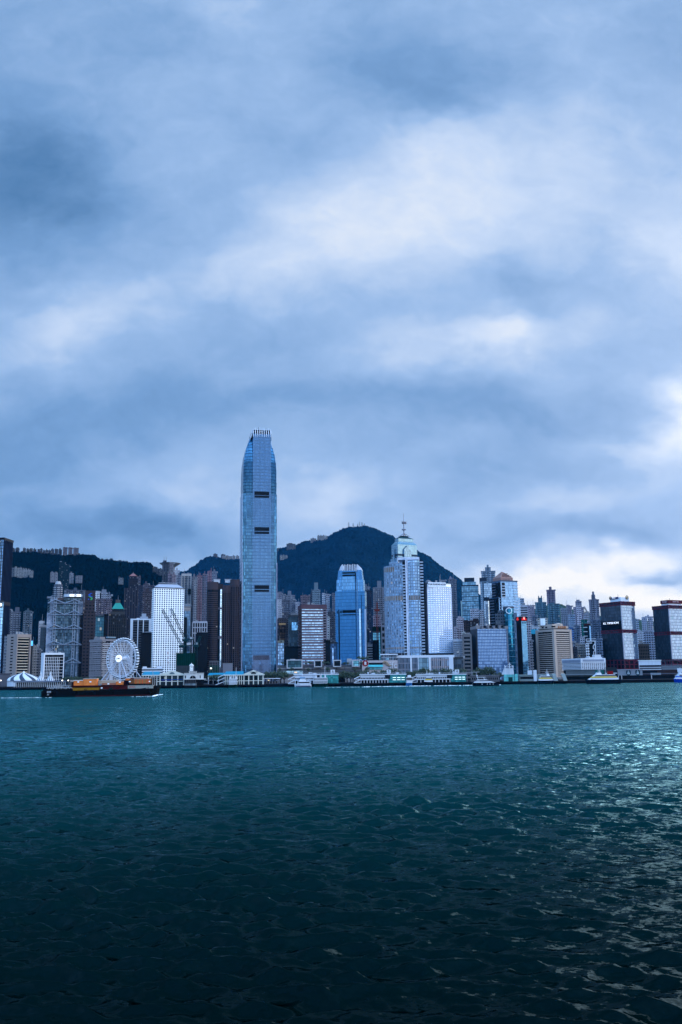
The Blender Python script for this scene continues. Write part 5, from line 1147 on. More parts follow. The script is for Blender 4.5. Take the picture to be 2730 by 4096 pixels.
for k in range(5): a = R(-70 + 35 * k); mb.tube((-1.2, t.d * .45, zc - 1.5), (-1.2, t.d * .45 + 3.0 * sin(a), zc - 1.5 + 3.4 * cos(a)), .4, 4)
mb.build('emblem', red, sl)
mb = MB()
for i in range(3): mb.box(t.w * (.15 + .28 * i), t.w * (.33 + .28 * i), -.7, -.4, Z(2494), Z(2489))
t.part('top_windows', mb, flat((.05, .14, .2), .2))
# ------------------------------------------------------------------ right hand side
for d_ in [
    ('white banded tower behind the red emblem tower', 2082, 2110, 2425, 1330, (.44, .45, .50), 3, ((.3, .6, 3),), 1.9), ('small blue grey tower top behind the white banded one', 2080, 2098, 2397, 1500, (.30, .35, .42), 2, ((.3, .6, 2),), 0),
    ('lilac tower with a tree topped roof beside the white banded one', 2104, 2122, 2426, 1400, (.36, .34, .40), 2, ((.2, .7, 3),), 0), ('lilac grey slab left of the teal cluster', 2118, 2140, 2424, 1450, (.34, .32, .37), 3, ((.1, .9, 1),), 0),
    ('thin pale tower right of the red emblem tower', 2103, 2126, 2479, 1180, (.42, .42, .46), 3, ((.2, .5, 3),), 0), ('dim blue tower under the lilac slab', 2128, 2150, 2466, 1300, (.20, .23, .29), 3, (), 0),
    ('pale low block between the red emblem tower and the beige banded one', 2117, 2133, 2566, 1040, (.34, .33, .35), 2, (), 0), ('white roofed block over dark windows left of the beige banded tower', 2127, 2160, 2512, 1120, (.48, .50, .54), 3, ((.0, .3, 4),), 0),
    ('left teal green tower of the high cluster with a crowned roof', 2139, 2188, 2412, 1520, (.17, .26, .31), 4, ((.3, .65, 9), (.32, .4, 12), (.55, .63, 12)), 0), ('right teal green tower of the high cluster', 2188, 2240, 2418, 1500, (.16, .25, .30), 5, ((.25, .6, 3),), 0),
    ('lone tall plum coloured tower above the teal cluster', 2185, 2223, 2362, 1640, (.24, .21, .26), 3, ((.32, .6, 7),), 0), ('grey corrugated tower right of the teal cluster', 2242, 2273, 2436, 1420, (.32, .34, .39), 4, ((.1, .5, 2),), 0),
    ('mauve pair of blocks with tank roofs behind the corrugated tower', 2264, 2290, 2426, 1480, (.29, .28, .33), 3, ((.1, .5, 3),), 0), ('pale blue tower with vertical ribs below the mauve pair', 2272, 2302, 2462, 1330, (.30, .36, .44), 3, (), 0),
    ('stepped lilac tower with a tall narrow crown', 2292, 2338, 2432, 1450, (.31, .30, .36), 4, ((.1, .4, 2),), 0), ('white gridded tower in front of the stepped lilac one', 2304, 2327, 2423, 1380, (.44, .43, .48), 2, (), 0),
    ('narrow upper crown of the stepped lilac tower pair', 2301, 2328, 2408, 1500, (.28, .28, .34), 2, ((.2, .7, 4),), 0), ('tall grey tower with a pinnacled lift house', 2354, 2398, 2401, 1480, (.25, .26, .31), 4, ((.3, .65, 9), (.38, .57, 14)), 0),
    ('dull blue grey slab below the pinnacled tower', 2360, 2407, 2482, 1260, (.17, .20, .26), 4, ((.1, .3, 2),), 0), ('slate grey slab with pale ledges right of the beige banded tower', 2295, 2322, 2506, 1250, (.19, .22, .28), 2, ((.3, .6, 3),), 0),
    ('small bright blue slab beside the beige banded tower', 2277, 2296, 2514, 1200, (.15, .24, .40), 2, (), 0), ('white balconied low block below the green netting', 2320, 2346, 2552, 1180, (.46, .46, .50), 3, ((.1, .4, 2),), 0),
    ('distant cluster of tiny pale flats below the crane', 2336, 2358, 2456, 1650, (.40, .42, .48), 4, ((.2, .5, 2),), 0), ('low stepped stone block right of the beige banded tower', 2275, 2300, 2572, 1120, (.26, .27, .31), 3, ((.2, .6, 4),), 0),
    ('dark brown old block with square windows near the beige banded tower', 2281, 2312, 2592, 1040, (.10, .10, .12), 4, (), .0), ('beige old block with rows of small windows', 2300, 2343, 2581, 1075, (.34, .32, .31), 5, ((.1, .35, 3),), 0),
    ('white colonnaded block in the low row', 2342, 2358, 2577, 1050, (.56, .57, .60), 2, (), 0), ('blue grey office block behind the hexagon trussed frame', 2385, 2412, 2560, 1090, (.20, .24, .31), 3, ((.1, .4, 3),), 0),
    ('pair of lavender slabs between the two red banded towers', 2566, 2590, 2472, 1420, (.40, .42, .49), 3, ((.6, 1, 3),), 0), ('right lavender slab between the two red banded towers', 2590, 2613, 2469, 1425, (.40, .41, .47), 3, ((.0, .3, 4),), 0),
    ('grey tower with dark window strips between the red banded towers', 2572, 2619, 2527, 1200, (.34, .36, .42), 5, (), 0), ('pale sliver of flats at the edge of the first red banded tower', 2543, 2556, 2480, 1400, (.34, .37, .43), 2, (), 0),
    ('small white flats low between the red banded towers', 2549, 2577, 2528, 1300, (.44, .45, .49), 3, ((.2, .6, 3),), 0), ('beige low flats between the red banded towers', 2555, 2573, 2568, 1150, (.44, .40, .37), 2, (), 0)]:
    kind = d_[8]
    (banded(d_[0], d_[1], d_[2], d_[3], d_[4], d_[5], n=30, frac=.5, depth=20, name='apartment_tower', cat='apartment tower', group=SLOPE) if kind else resi(d_[0], d_[1], d_[2], d_[3], d_[4], d_[5], nb=d_[6], roof=d_[7], lit=.03, depth=20))
banded('rounded brown mesh block between the red banded towers', 2555, 2596, 2581, 1110, (.17, .14, .12), BLACK, frac=.35, piers=6, depth=20, roof=(), name='office_block', cat='office block')
t = glassy('black lower block under the white roofed one', 2127, 2152, 2536, 1060, (.014, .018, .026), 2, 3.6, .3, cap=BLACK, depth=18, roof=()); t.part('teal_storey', MB().box(-.3, t.w, -.4, 14, t.H, t.z(2518)), flat((.10, .42, .52), .5))
t = resi('cream and white block with a blank white panel behind the beige banded tower', 2149, 2193, 2477, 1180, (.42, .40, .38), nb=3, roof=(), lit=0, depth=18, group=None, name='office_block', cat='office block'); t.part('white_panel', MB().box(t.w * .3, t.w * .74, -.8, .5, t.H - 8, t.H + .8), flat((.8, .82, .84), .5)); 
resi('building site tower wrapped in green netting', 2323, 2351, 2482, 1220, (.03, .14, .13), (.03, .15, .14), 2, roof=(), lit=0, glz=(.02, .09, .085), depth=18, name='netted_tower', cat='tower', group=None)
t = glassy('black glass block with three white ledges', 2337, 2362, 2500, 1130, (.018, .026, .038), 2, 3.6, .4, cap=(.13, .05, .05), depth=18, roof=())
for y in (2511, 2528, 2546): t.part('ledge', MB().box(-1, t.w * .5, -1.2, 2, t.z(y), t.z(y) + .8), flat((.6, .62, .65)))
t.part('blue_edge', MB().box(t.w * .82, t.w + .2, -.4, 3, 0, t.H - 1), glass((.4, .55, .65), 2, 3.6, .7))
t = T('office_block', 'dark block fronted by a white hexagon trussed frame', 'office block', 2346, 2384, 2563, 1060, depth=18); t.prism('glazing', glass((.02, .028, .04), 2, 3.6, .4), 0, t.H - .5); mb = MB(); fr = flat((.62, .64, .68), .5); X, Z = t.x, t.z
a, b = X(2369), X(2381)
mb.box(b - .5, b + .5, -1.4, -.5, 0, t.H); mb.box(0, t.w, -1.4, -.4, t.H - 1, t.H); mb.box(0, a, -1.2, -.4, Z(2574), Z(2571))
for y0, y1, y2, y3 in ((2574, 2584, 2594, 2600), (2600, 2608, 2620, 2628)):
    for p, q in (((b, y0), (a + 1, y1)), ((a + 1, y1), (a + 1, y2)), ((a + 1, y2), (b, y3))): mb.tube((p[0], -1.0, Z(p[1])), (q[0], -1.0, Z(q[1])), .5, 5)
t.part('hexagon_frame', mb, fr); t.part('roof_frame', MB().path([(0, 0, t.H + 2), (t.w, 0, t.H + 2)], .3).tube((0, 0, t.H), (0, 0, t.H + 2), .3).tube((t.w * .5, 0, t.H), (t.w * .5, 0, t.H + 2), .3), fr)
def tower_crane(label, mx, my0, my1, jx, jy, D, mat, mw=1.6, cx=None, group='cranes', tail=True, off=0):
    b, tp = at(mx, my0, D), at(mx, my1, D); t = empty('tower_crane', label, 'crane', (b.x, b.y, b.z), 0, group); hh = tp.z - b.z
    def lattice(p, q, w, r, n, name, par):
        mb = MB(); p, q = Vector(p), Vector(q); d = (q - p).normalized(); e = Vector((0, 1, 0)); g = d.cross(e).normalized()
        cs = [p + (e * sy + g * sx) * w for sx, sy in ((-1, -1), (1, -1), (1, 1), (-1, 1))]; L = (q - p)
        for c in cs: mb.tube(c, c + L, r, 4)
        for i in range(n):
            for a in range(4): mb.tube(cs[a] + L * i / n, cs[(a + 1) % 4] + L * (i + 1) / n, r * .6, 4); mb.tube(cs[a] + L * i / n, cs[(a + 1) % 4] + L * i / n, r * .6, 4)
        return mb.build(name, mat, par)
    if hh > 1: lattice((0, 0, 0), (0, 0, hh), mw * .85, .22, max(4, int(hh / 3.5)), 'mast', t)
    j = at(jx, jy, D); jv = Vector((j.x - b.x, 0, j.z - b.z)); lattice((0, 0, hh), jv, mw * .65, .2, 16, 'jib', t)
    MB().box(-3, 3, -1.6, 1.6, hh - 1.5, hh + 1).build('slewing_deck', mat, t)
    if tail:
        s = 1 if jv.x < 0 else -1; MB().box(min(0, s * 9), max(0, s * 9), -1.3, 1.3, hh, hh + .9).build('counter_jib', mat, t); MB().box(s * 7 - 1.6, s * 7 + 1.6, -1.5, 1.5, hh + .9, hh + 3).build('counterweight', flat((.5, .5, .52)), t)
        ap = Vector((s * 3.5, 0, hh + 9)); mb = MB().tube((s * .5, 0, hh), ap, .3, 4).tube((s * 7, 0, hh + 1), ap, .3, 4).tube(ap, jv, .12, 4); mb.build('pendants', mat, t); MB().box(s * -1 - 1, s * -1 + 1, -2.6, -1, hh + .8, hh + 3).build('cab', flat((.3, .36, .38)), t)
    mb = MB().tube(jv, (jv.x, 0, jv.z - 8), .12, 4).box(jv.x - .5, jv.x + .5, -.5, .5, jv.z - 9.2, jv.z - 8); mb.build('hook', flat(DGREY), t); return t
gr = flat((.035, .10, .11), .6)
tower_crane('green luffing crane raised across the porthole tower', 727, 2660, 2584, 650, 2438, 985, gr, group='green luffing cranes')
tower_crane('second green luffing crane half hidden behind the first', 741, 2640, 2560, 684, 2434, 1000, gr, group='green luffing cranes')
tower_crane('green crane with its jib folded short before the black glass block', 784, 2672, 2582, 804, 2545, 990, gr, group='green luffing cranes')
tower_crane('red crane mast rising behind the slim white gridded block', 1511, 2560, 2440, 1509, 2410, 1110, flat((.34, .09, .05), .6), tail=False, mw=1.0)
tower_crane('small luffing crane against the sky at the right', 2349, 2440, 2448, 2337, 2426, 1640, flat(GREY), tail=False)
c = at(674, 2655, 960); t = empty('signal_mast', 'thin striped mast leaning before the porthole tower', 'mast', (c.x, c.y, c.z)); h = at(671, 2598, 960).z - c.z
for i in range(6): MB().tube((-.8 * i / 6, 0, h * i / 6), (-.8 * (i + 1) / 6, 0, h * (i + 1) / 6), .4, 6).build('segment', flat((.7, .7, .7) if i % 2 else (.3, .12, .1)), t)
t = T('construction_site', 'building site wrapped in dark green netting under the cranes', 'construction site', 706, 782, 2612, 965, depth=14); t.prism('netting', flat((.012, .075, .058), .9, var=.4, scale=.5), t.z(2663), t.H); t.prism('frame', flat(DGREY), 0, t.z(2663)); t.piers('scaffold', flat((.05, .12, .11)), 10, 0, t.H + 1, .2, .3, 'F')
t = T('construction_site', 'low green netted site with a lit lamp near the pier', 'construction site', 838, 877, 2661, 930, depth=12); t.prism('netting', flat((.014, .09, .06), .9, var=.4, scale=.5), 0, t.H); mb = MB()
for i in range(7): mb.box(t.w * i / 6 - .1, t.w * i / 6 + .1, -.4, 0, 0, t.H + 4)
mb.box(0, t.w, -.3, 0, t.H + 3.6, t.H + 4); t.part('scaffold', mb, flat(GREY)); t.part('lamp', MB().lathe([(0, t.z(2677)), (.9, t.z(2677) + .5), (.9, t.z(2677) + 1.2), (0, t.z(2677) + 1.7)], 10, t.x(845), -.8), flat((1, .95, .8), .5, emit=1.6))
t = T('site_hut', 'plain grey boxy building beside the pier roofs', 'building', 892, 932, 2655, 935, depth=10); t.prism('wall', flat((.27, .27, .30), .8, var=.12), 0, t.H); t.part('cap', MB().prism(t.rect(.2), t.H, t.H + .5), flat(GREY)); t.part('side_wing', MB().box(-4, -.2, 2, 9, 0, t.H - 4), flat((.2, .2, .23)))
# beige banded department store tower
t = T('office_tower', 'beige tower of deep horizontal louvres with gold roof characters', 'office tower', 2150, 2279, 2517, 1020, xc=2216, side='L', phi=43)
Z, X = t.z, t.x; w, d = t.w, t.d; be = flat((.50, .44, .40), .75, var=.1); n = 24; zt = Z(2526); fh = zt / n
t.prism('glazing', glass((.014, .014, .018), 2.4, fh, .2, .1, .5, .01, .1), 0, t.H - .5); mb = MB(); ms = MB()
for i in range(n):
    z = i * fh; mb.prism([(1.6, -1.2), (w - 1, -1.2), (w - 1, .3), (1.6, .3)], z, z + fh * .3, [(1.6, -.2), (w - 1, -.2), (w - 1, .3), (1.6, .3)]); mb.box(1.6, w - 1, -1.2, .3, z - fh * .28, z - .01); ms.box(-1.2, .3, 1.6, d - 1, z - fh * .28, z + fh * .12)
t.part('louvres', mb, be); t.part('side_louvres', ms, be)
mb = MB()
for x, y in ((0, 0), (w, 0), (0, d)): mb.box(x - 1.5, x + 1.6, y - 1.5, y + 1.6, 0, t.H)
t.part('corner_pier', mb, be); t.part('crown', MB().prism(t.rect(1.3), zt, t.H + .01), be)
zr = t.H + 1.0; t.part('roof_recess', MB().prism(t.rect(-1.5), t.H, zr), flat((.03, .03, .035))); zc = Z(2503)
rf = t.part('roof_block', MB().box(.5, w - 2.5, .5, d - 3, zr, zc), be); t.part('roof_block', MB().box(3, w - 6, 5, d - 9, zc, Z(2495)), be); t.part('roof_drum', MB().lathe([(5.0, zc), (5.0, Z(2494)), (0, Z(2493) + 1)], 20, w - 9, 8), be)
t.part('roof_openings', MB().box(w * .02, w * .2, .3, 4, zc - 1.6, zc).box(.35, .6, d * .4, d * .52, zc - 2, zc - .4).box(.35, .6, d * .62, d * .74, zc - 2, zc - .4), flat((.02, .02, .025))); hh = zc - zr
sg = t.part('sign', MB().box(w * .12, w * .93, .2, .5, zr + .4, zc - .3), be); lettering('永安百貨', hh * .98, flat((.50, .25, .09), .4, .3), sg, (w * .52, .05, (zr + zc) / 2 - .2), xs=1.12, ext=.25)

# two red banded towers
def red_tower(label, xl, xr, yt, xc, D, rows, led):
    t = T('office_tower', label, 'office tower', xl, xr, yt, D, xc=xc, side='L', phi=47); Z = t.z; w, d = t.w, t.d; t.H -= 0
    rd = flat((.19, .055, .085), .55, var=.12); ytop, m0, m1, b0 = rows; p = t.rect()
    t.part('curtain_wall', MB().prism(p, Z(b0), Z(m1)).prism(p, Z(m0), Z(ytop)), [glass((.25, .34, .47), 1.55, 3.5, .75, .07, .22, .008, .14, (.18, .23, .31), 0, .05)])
    t.part('side_glazing', MB().box(-.25, .2, .3, d - .3, Z(b0), Z(m1)).box(-.25, .2, .3, d - .3, Z(m0), Z(ytop)), glass((.035, .05, .07), 1.55, 3.5, .5, .07, .4, .01, .12, (.03, .04, .05)))  # left face gets a darker copy of the glass, painting in its shade
    for nm, z0, z1 in (('crown_truss', Z(ytop), t.H), ('truss_band', Z(m1), Z(m0))):
        co = t.part(nm, MB().prism(t.rect(.25), z0, z1), flat((.10, .085, .105))); mb = MB(); q = t.rect(.7)
        for z in (z0, z1 - .9): mb.prism(q, z, z + .9)
        for a, b, L, ax in ((0, w, 6, 'x'), (0, d, 6, 'y')):
            for i in range(L + 1):
                s = a + (b - a) * i / L
                if ax == 'x': mb.box(s - .35, s + .35, -.8, 0, z0, z1)
                else: mb.box(-.8, 0, s - .35, s + .35, z0, z1)
            for i in (0, L - 1):
                s, e = a + (b - a) * i / L, a + (b - a) * (i + 1) / L; u, v = (z1, z0) if i == 0 else (z0, z1)
                if ax == 'x': mb.tube((s, -.6, u), (e, -.6, v), .4, 4)
                else: mb.tube((-.6, s, u), (-.6, e, v), .4, 4)
        mb.build('truss', rd, co)
    bs = t.part('base', MB().prism(t.rect(-.6), 0, Z(b0)), flat((.035, .03, .045))); mb = MB(); q = t.rect(.2)
    for i in range(5): z = Z(b0) * i / 4.3; mb.prism(offs(q, .0), z, z + 1.0)
    for i in range(4): s = w * i / 3; mb.box(s - .6, s + .6, -.5, .3, 0, Z(b0) - .01)
    for i in range(7): s = d * i / 6; mb.box(-.5, .3, s - .6, s + .6, 0, Z(b0) - .01)
    for a, b in ((0, w / 3), (w, w * 2 / 3)): mb.tube((a, -.4, Z(b0)), (b, -.4, Z(b0) * .78), .5, 4)
    mb.build('base_frame', rd, bs); t.part('corner_edge', MB().box(-.5, .5, -.5, .5, 0, t.H - .02), flat((.5, .5, .54)))
    if led: t.part('dark_panel', MB().box(-.6, -.2, .5, d - .5, Z(m0) + .3, Z(2482)), flat((.014, .018, .03), .25))
    return t
t = red_tower('glass tower with maroon truss bands, blue roof sign and white night sign', 2400, 2538, 2405, 2484, 1080, (2421, 2518, 2531, 2637), True); Z, w, d = t.z, t.w, t.d
sg = lettering('KL TIMSHON', 3.3, flat((.95, .96, 1), .5, emit=.75), t.root, (-.9, d * .50, Z(2490)), -pi / 2, name='led_sign', xs=1.25)
bx = t.part('roof_sign_box', MB().box(2, w * .72, 2, d * .55, t.H, Z(2388)), flat((.66, .69, .74), .5)); s1 = MB().box(1.2, 1.9, 5, d * .55, t.H + 3.5, Z(2386)).build('sign_panel', flat((.02, .06, .20), .5), bx); hz = (t.H + 3.5 + Z(2386)) / 2
lettering('招商局', (Z(2386) - t.H - 3.5) * .8, flat((.8, .82, .86), .5, emit=.3), s1, (1.0, (5 + d * .55) / 2, hz), -pi / 2, xs=1.15)
for (x, y, rr, rz) in ((w * .55, 1.5, 2.2, 0), (1.5, d * .52, 1.8, 1)):
    z = Z(2388); ring = MB().path([(x + (rr * cos(k * pi / 10) if not rz else 0), y + (rr * cos(k * pi / 10) if rz else 0), z + rr * sin(k * pi / 10)) for k in range(20)], .3, 5, True).build('emblem_ring', flat((.30, .26, .22), .5), bx)
    mb = MB()
    for k in (-1, 0, 1): mb.tube((x + k * rr * .35 * (not rz), y + k * rr * .35 * rz, z - rr * .5), (x + k * rr * .15 * (not rz), y + k * rr * .15 * rz, z + rr * .6), .5, 5)
    mb.build('emblem_mark', flat((.45, .36, .24), .5), ring)
t.part('roof_aerial', MB().tube((w * .3, d * .3, Z(2388)), (w * .3, d * .3, Z(2374)), .2, 5), flat(GREY))
t = red_tower('glass tower with maroon truss bands and a maroon lettered roof sign at the right edge', 2611, 2800, 2420, 2675, 1080, (2434, 2526, 2539, 2637), False); Z, w, d = t.z, t.w, t.d
bx = t.part('roof_sign_box', MB().box(1, w * .44, 1, d * .48, t.H, Z(2411)), flat((.66, .67, .72), .5)); mr = flat((.17, .035, .05), .5); zl, zh = Z(2413), Z(2399.5); s1 = MB().box(.4, w * .46, .2, .9, zl, zh).box(.2, .9, .4, d * .5, zl, zh).build('sign_panel', mr, bx)
lt = flat((.62, .5, .52), .5); lettering('SHUN TAK', (zh - zl) * .62, lt, s1, (w * .235, .1, (zl + zh) / 2), xs=.82); lettering('信德', (zh - zl) * .72, lt, s1, (.1, d * .25, (zl + zh) / 2), -pi / 2, xs=1.3)
t.part('roof_aerial', MB().tube((w * .2, d * .3, Z(2411)), (w * .2, d * .3, Z(2391)), .2, 5), flat(GREY))

# ------------------------------------------------------------------ waterfront: malls, terminals and piers
wall = flat((.36, .34, .34), .8, var=.12); whi = flat((.62, .64, .68), .6, var=.08); dk = flat((.03, .033, .04), .5)
t = T('shopping_mall', 'long stone mall podium with framed glass boxes and a red disc sign', 'shopping mall', 1109, 1591, 2676, 925, depth=60); Z, X = t.z, t.x
t.part('podium_wall', MB().box(0, X(1450), 2, 60, 0, Z(2672)), wall); t.part('terrace', MB().box(0, X(1456), 4, 56, Z(2672), Z(2662)), flat((.20, .20, .21), .8)); t.part('sign_wall', MB().box(X(1449), X(1591), -1, 50, 0, Z(2646)), flat((.50, .46, .47), .8, var=.1))
for a, b, y0, y1, gc in ((1150, 1208, 2643, 2671, (.05, .10, .11)), (1260, 1286, 2646, 2667, (.02, .03, .035)), (1336, 1363, 2646, 2667, (.02, .03, .035)), (1412, 1438, 2646, 2667, (.20, .44, .46))):
    fr = t.part('glass_box', MB().box(X(a), X(b), -1.5, 12, Z(y1), Z(y0)), glass(gc, 1.8, 6, .5, .06, .4, .01, .1)); mb = MB(); a, b = X(a), X(b); z0, z1 = Z(y1), Z(y0)
    mb.box(a - .6, b + .6, -2.6, 4, z1, z1 + .9).box(a - .6, b + .6, -2.6, 4, z0 - .9, z0).box(a - .6, a + .3, -2.6, 4, z0 + .01, z1 - .01).box(b - .3, b + .6, -2.6, 4, z0 + .01, z1 - .01); mb.build('frame', flat((.50, .50, .52), .6), fr)
mb = MB()
for i in range(11): x = X(1120) + i * (X(1445) - X(1120)) / 10; mb.box(x - .4, x + .4, 1.2, 2.1, 0, Z(2672)); 
t.part('pilasters', mb, flat((.22, .21, .22))); mb = MB().box(0, X(1450), .6, 2.1, Z(2679), Z(2677)).box(0, X(1470), -.6, 2.1, Z(2690), Z(2682)); t.part('canopy', mb, flat((.16, .17, .18)))
gl = t.part('shopfront', MB().box(X(1134), X(1210), -1.2, 1.8, Z(2698), Z(2684)), glass((.34, .46, .46), 3.2, 5, .4, .1, .5, .01, .1, (.5, .52, .55), .12))
t.part('lit_shop', MB().box(X(1178), X(1189), -1.6, -1.1, Z(2693), Z(2688)), flat((1, .62, .36), .5, emit=.5))
t.part('window_band', MB().box(X(1476), X(1531), -1.5, -.8, Z(2663), Z(2655)), dk); t.part('teal_canopy', MB().prism([(X(1474), -3.6), (X(1532), -3.6), (X(1532), -.9), (X(1474), -.9)], Z(2672), Z(2663), [(X(1474), -1.2), (X(1532), -1.2), (X(1532), -.9), (X(1474), -.9)]), flat((.16, .46, .48), .35)); t.part('low_windows', MB().box(X(1480), X(1530), -1.6, -.9, Z(2683), Z(2674)), glass((.12, .28, .30), 2, 8, .5))
mtr = MB().lathe([(0, 0), (3.0, 0)], 24).build('disc_sign', flat((.34, .02, .03), .5), t.root, (X(1462), -1.1, Z(2657))); mtr.rotation_euler = (pi / 2, 0, 0); mb = MB()
for s in (-1, 1): mb.path([(s * (2.0 - 1.0 * abs(k) / 3) * .75 if abs(k) > 1 else s * .5, 0 + k * .48, .15) for k in range(-3, 4)], .22, 4)
mb.box(-.22, .22, -1.7, 1.7, .05, .3).box(-1.0, 1.0, -.2, .2, .05, .3).build('symbol', flat((.8, .8, .8)), mtr)
lettering('ifc', 9.0, flat((.62, .63, .66), .35, .4), t.root, (X(1574), -1.4, Z(2667)), ext=.4, name='sign'); 
mb = MB()
for k, (ym, am, th) in enumerate(((2657, 1.6, 1.0), (2660, 1.2, .7))): mb.path([(X(1532 + i * 2.2), -1.5, Z(ym + 5 * (i / 14) ** 2) + am * sin(i / 14 * 5.2 + k)) for i in range(15)], th, 5)
t.part('ribbon_sculpture', mb, flat((.40, .33, .27), .5)); t.part('roof_hut', MB().box(X(1392), X(1410), 6, 12, Z(2662), Z(2637)).box(X(1162), X(1183), 6, 12, Z(2643), Z(2636)), flat((.42, .42, .44)))
t = T('hotel_podium', 'white edged hotel podium with tall glazed bays', 'podium', 1588, 1815, 2622, 950, depth=70); Z, X = t.z, t.x
t.prism('wall', flat((.10, .10, .115)), 0, Z(2632)); t.part('roof_band', MB().prism(t.rect(.8), Z(2632), t.H), whi)
for a, b, m in ((1590, 1640, glass((.10, .12, .15), 1.4, 6, .5, .08, .5, .01, .2, (.3, .3, .33))), (1649, 1671, glass((.09, .11, .14), 1.4, 6, .5, .08, .5, .01, .2, (.3, .3, .33))), (1675, 1714, glass((.20, .28, .31), 4.0, 4.6, .6, .07, .3, .01, .08, (.08, .1, .12))), (1726, 1796, glass((.20, .23, .28), 2.6, 7, .6, .08, .7, .01, .25, (.36, .30, .30)))): t.part('glazed_bay', MB().box(X(a), X(b), -.4, .3, 0, Z(2633)), m)
for a, b in ((1641, 1648), (1671.5, 1674.5), (1715, 1724), (1796, 1813)): t.part('column', MB().box(X(a), X(b), -1.6, 1, 0, Z(2632)), whi)
mb = MB()
for i in range(10): x = X(1727) + (X(1796) - X(1727)) * i / 9; mb.box(x - .22, x + .22, -.9, -.3, 0, Z(2633))
t.part('mullions', mb, flat((.48, .46, .48)))
t = T('mall_wing', 'glass topped mall wing above the stone sign wall', 'building', 1525, 1588, 2616, 945, depth=30); Z = t.z; t.prism('wall', flat((.3, .3, .32)), 0, Z(2645)); t.part('glazing', MB().box(.3, t.w - .3, -.2, 29, Z(2645), Z(2620)), glass((.06, .075, .09), 1.8, 4, .5, .08, .6, .01, .14, (.4, .42, .46))); t.part('roof', MB().prism(t.rect(1), Z(2620), t.H), whi); t.part('lit_window', MB().box(t.x(1545), t.x(1555), -.5, -.1, Z(2640), Z(2632)), glass((.4, .6, .66), 2, 9, .7)); t.part('roof_aerial', MB().tube((t.w * .4, 4, t.H), (t.w * .4, 4, t.H + 5), .2).box(t.w * .35, t.w * .5, 3, 5, t.H, t.H + 1), flat(GREY))
c = at(1310, 2686, 895); L = at(1400, 2690, 895).x - at(1222, 2690, 895).x
t = empty('arched_roof', 'long arched grey roof behind the pier numbered 6', 'canopy', (c.x, c.y, LAND)); hz = c.z - LAND; mb = MB(); n = 18
for i in range(n):
    a, b = -1 + 2 * i / n, -1 + 2 * (i + 1) / n; f = lambda s: hz * (1 - .42 * s * s) - 1.6
    for y0, y1, o in ((0, 12, 0),): mb.prism([(a * L / 2, y0), (b * L / 2, y0), (b * L / 2, y1), (a * L / 2, y1)], 0, 0) if False else None
    P = [(a * L / 2, 0, f(a)), (b * L / 2, 0, f(b)), (b * L / 2, 12, f(b)), (a * L / 2, 12, f(a))]; Q = [(p[0], p[1], p[2] + 1.0) for p in P]
    mb.face(Q); mb.face(P[::-1]); mb.face([P[0], P[1], Q[1], Q[0]]); mb.face([Q[3], Q[2], P[2], P[3]])
mb.build('roof', flat((.24, .25, .27), .5), t); mb = MB()
for k in (-.5, 0, .5):
    mb.path([((-1 + 2 * i / n) * L / 2, -.5, hz * (1 - .42 * (-1 + 2 * i / n) ** 2) - 3.2 - k * 1.6) for i in range(n + 1)], .22, 4)
mb.build('ribs', flat((.40, .41, .43)), t); MB().box(-L * .4, L * .4, 3, 10, 0, hz * .55).build('wall', dk, t)

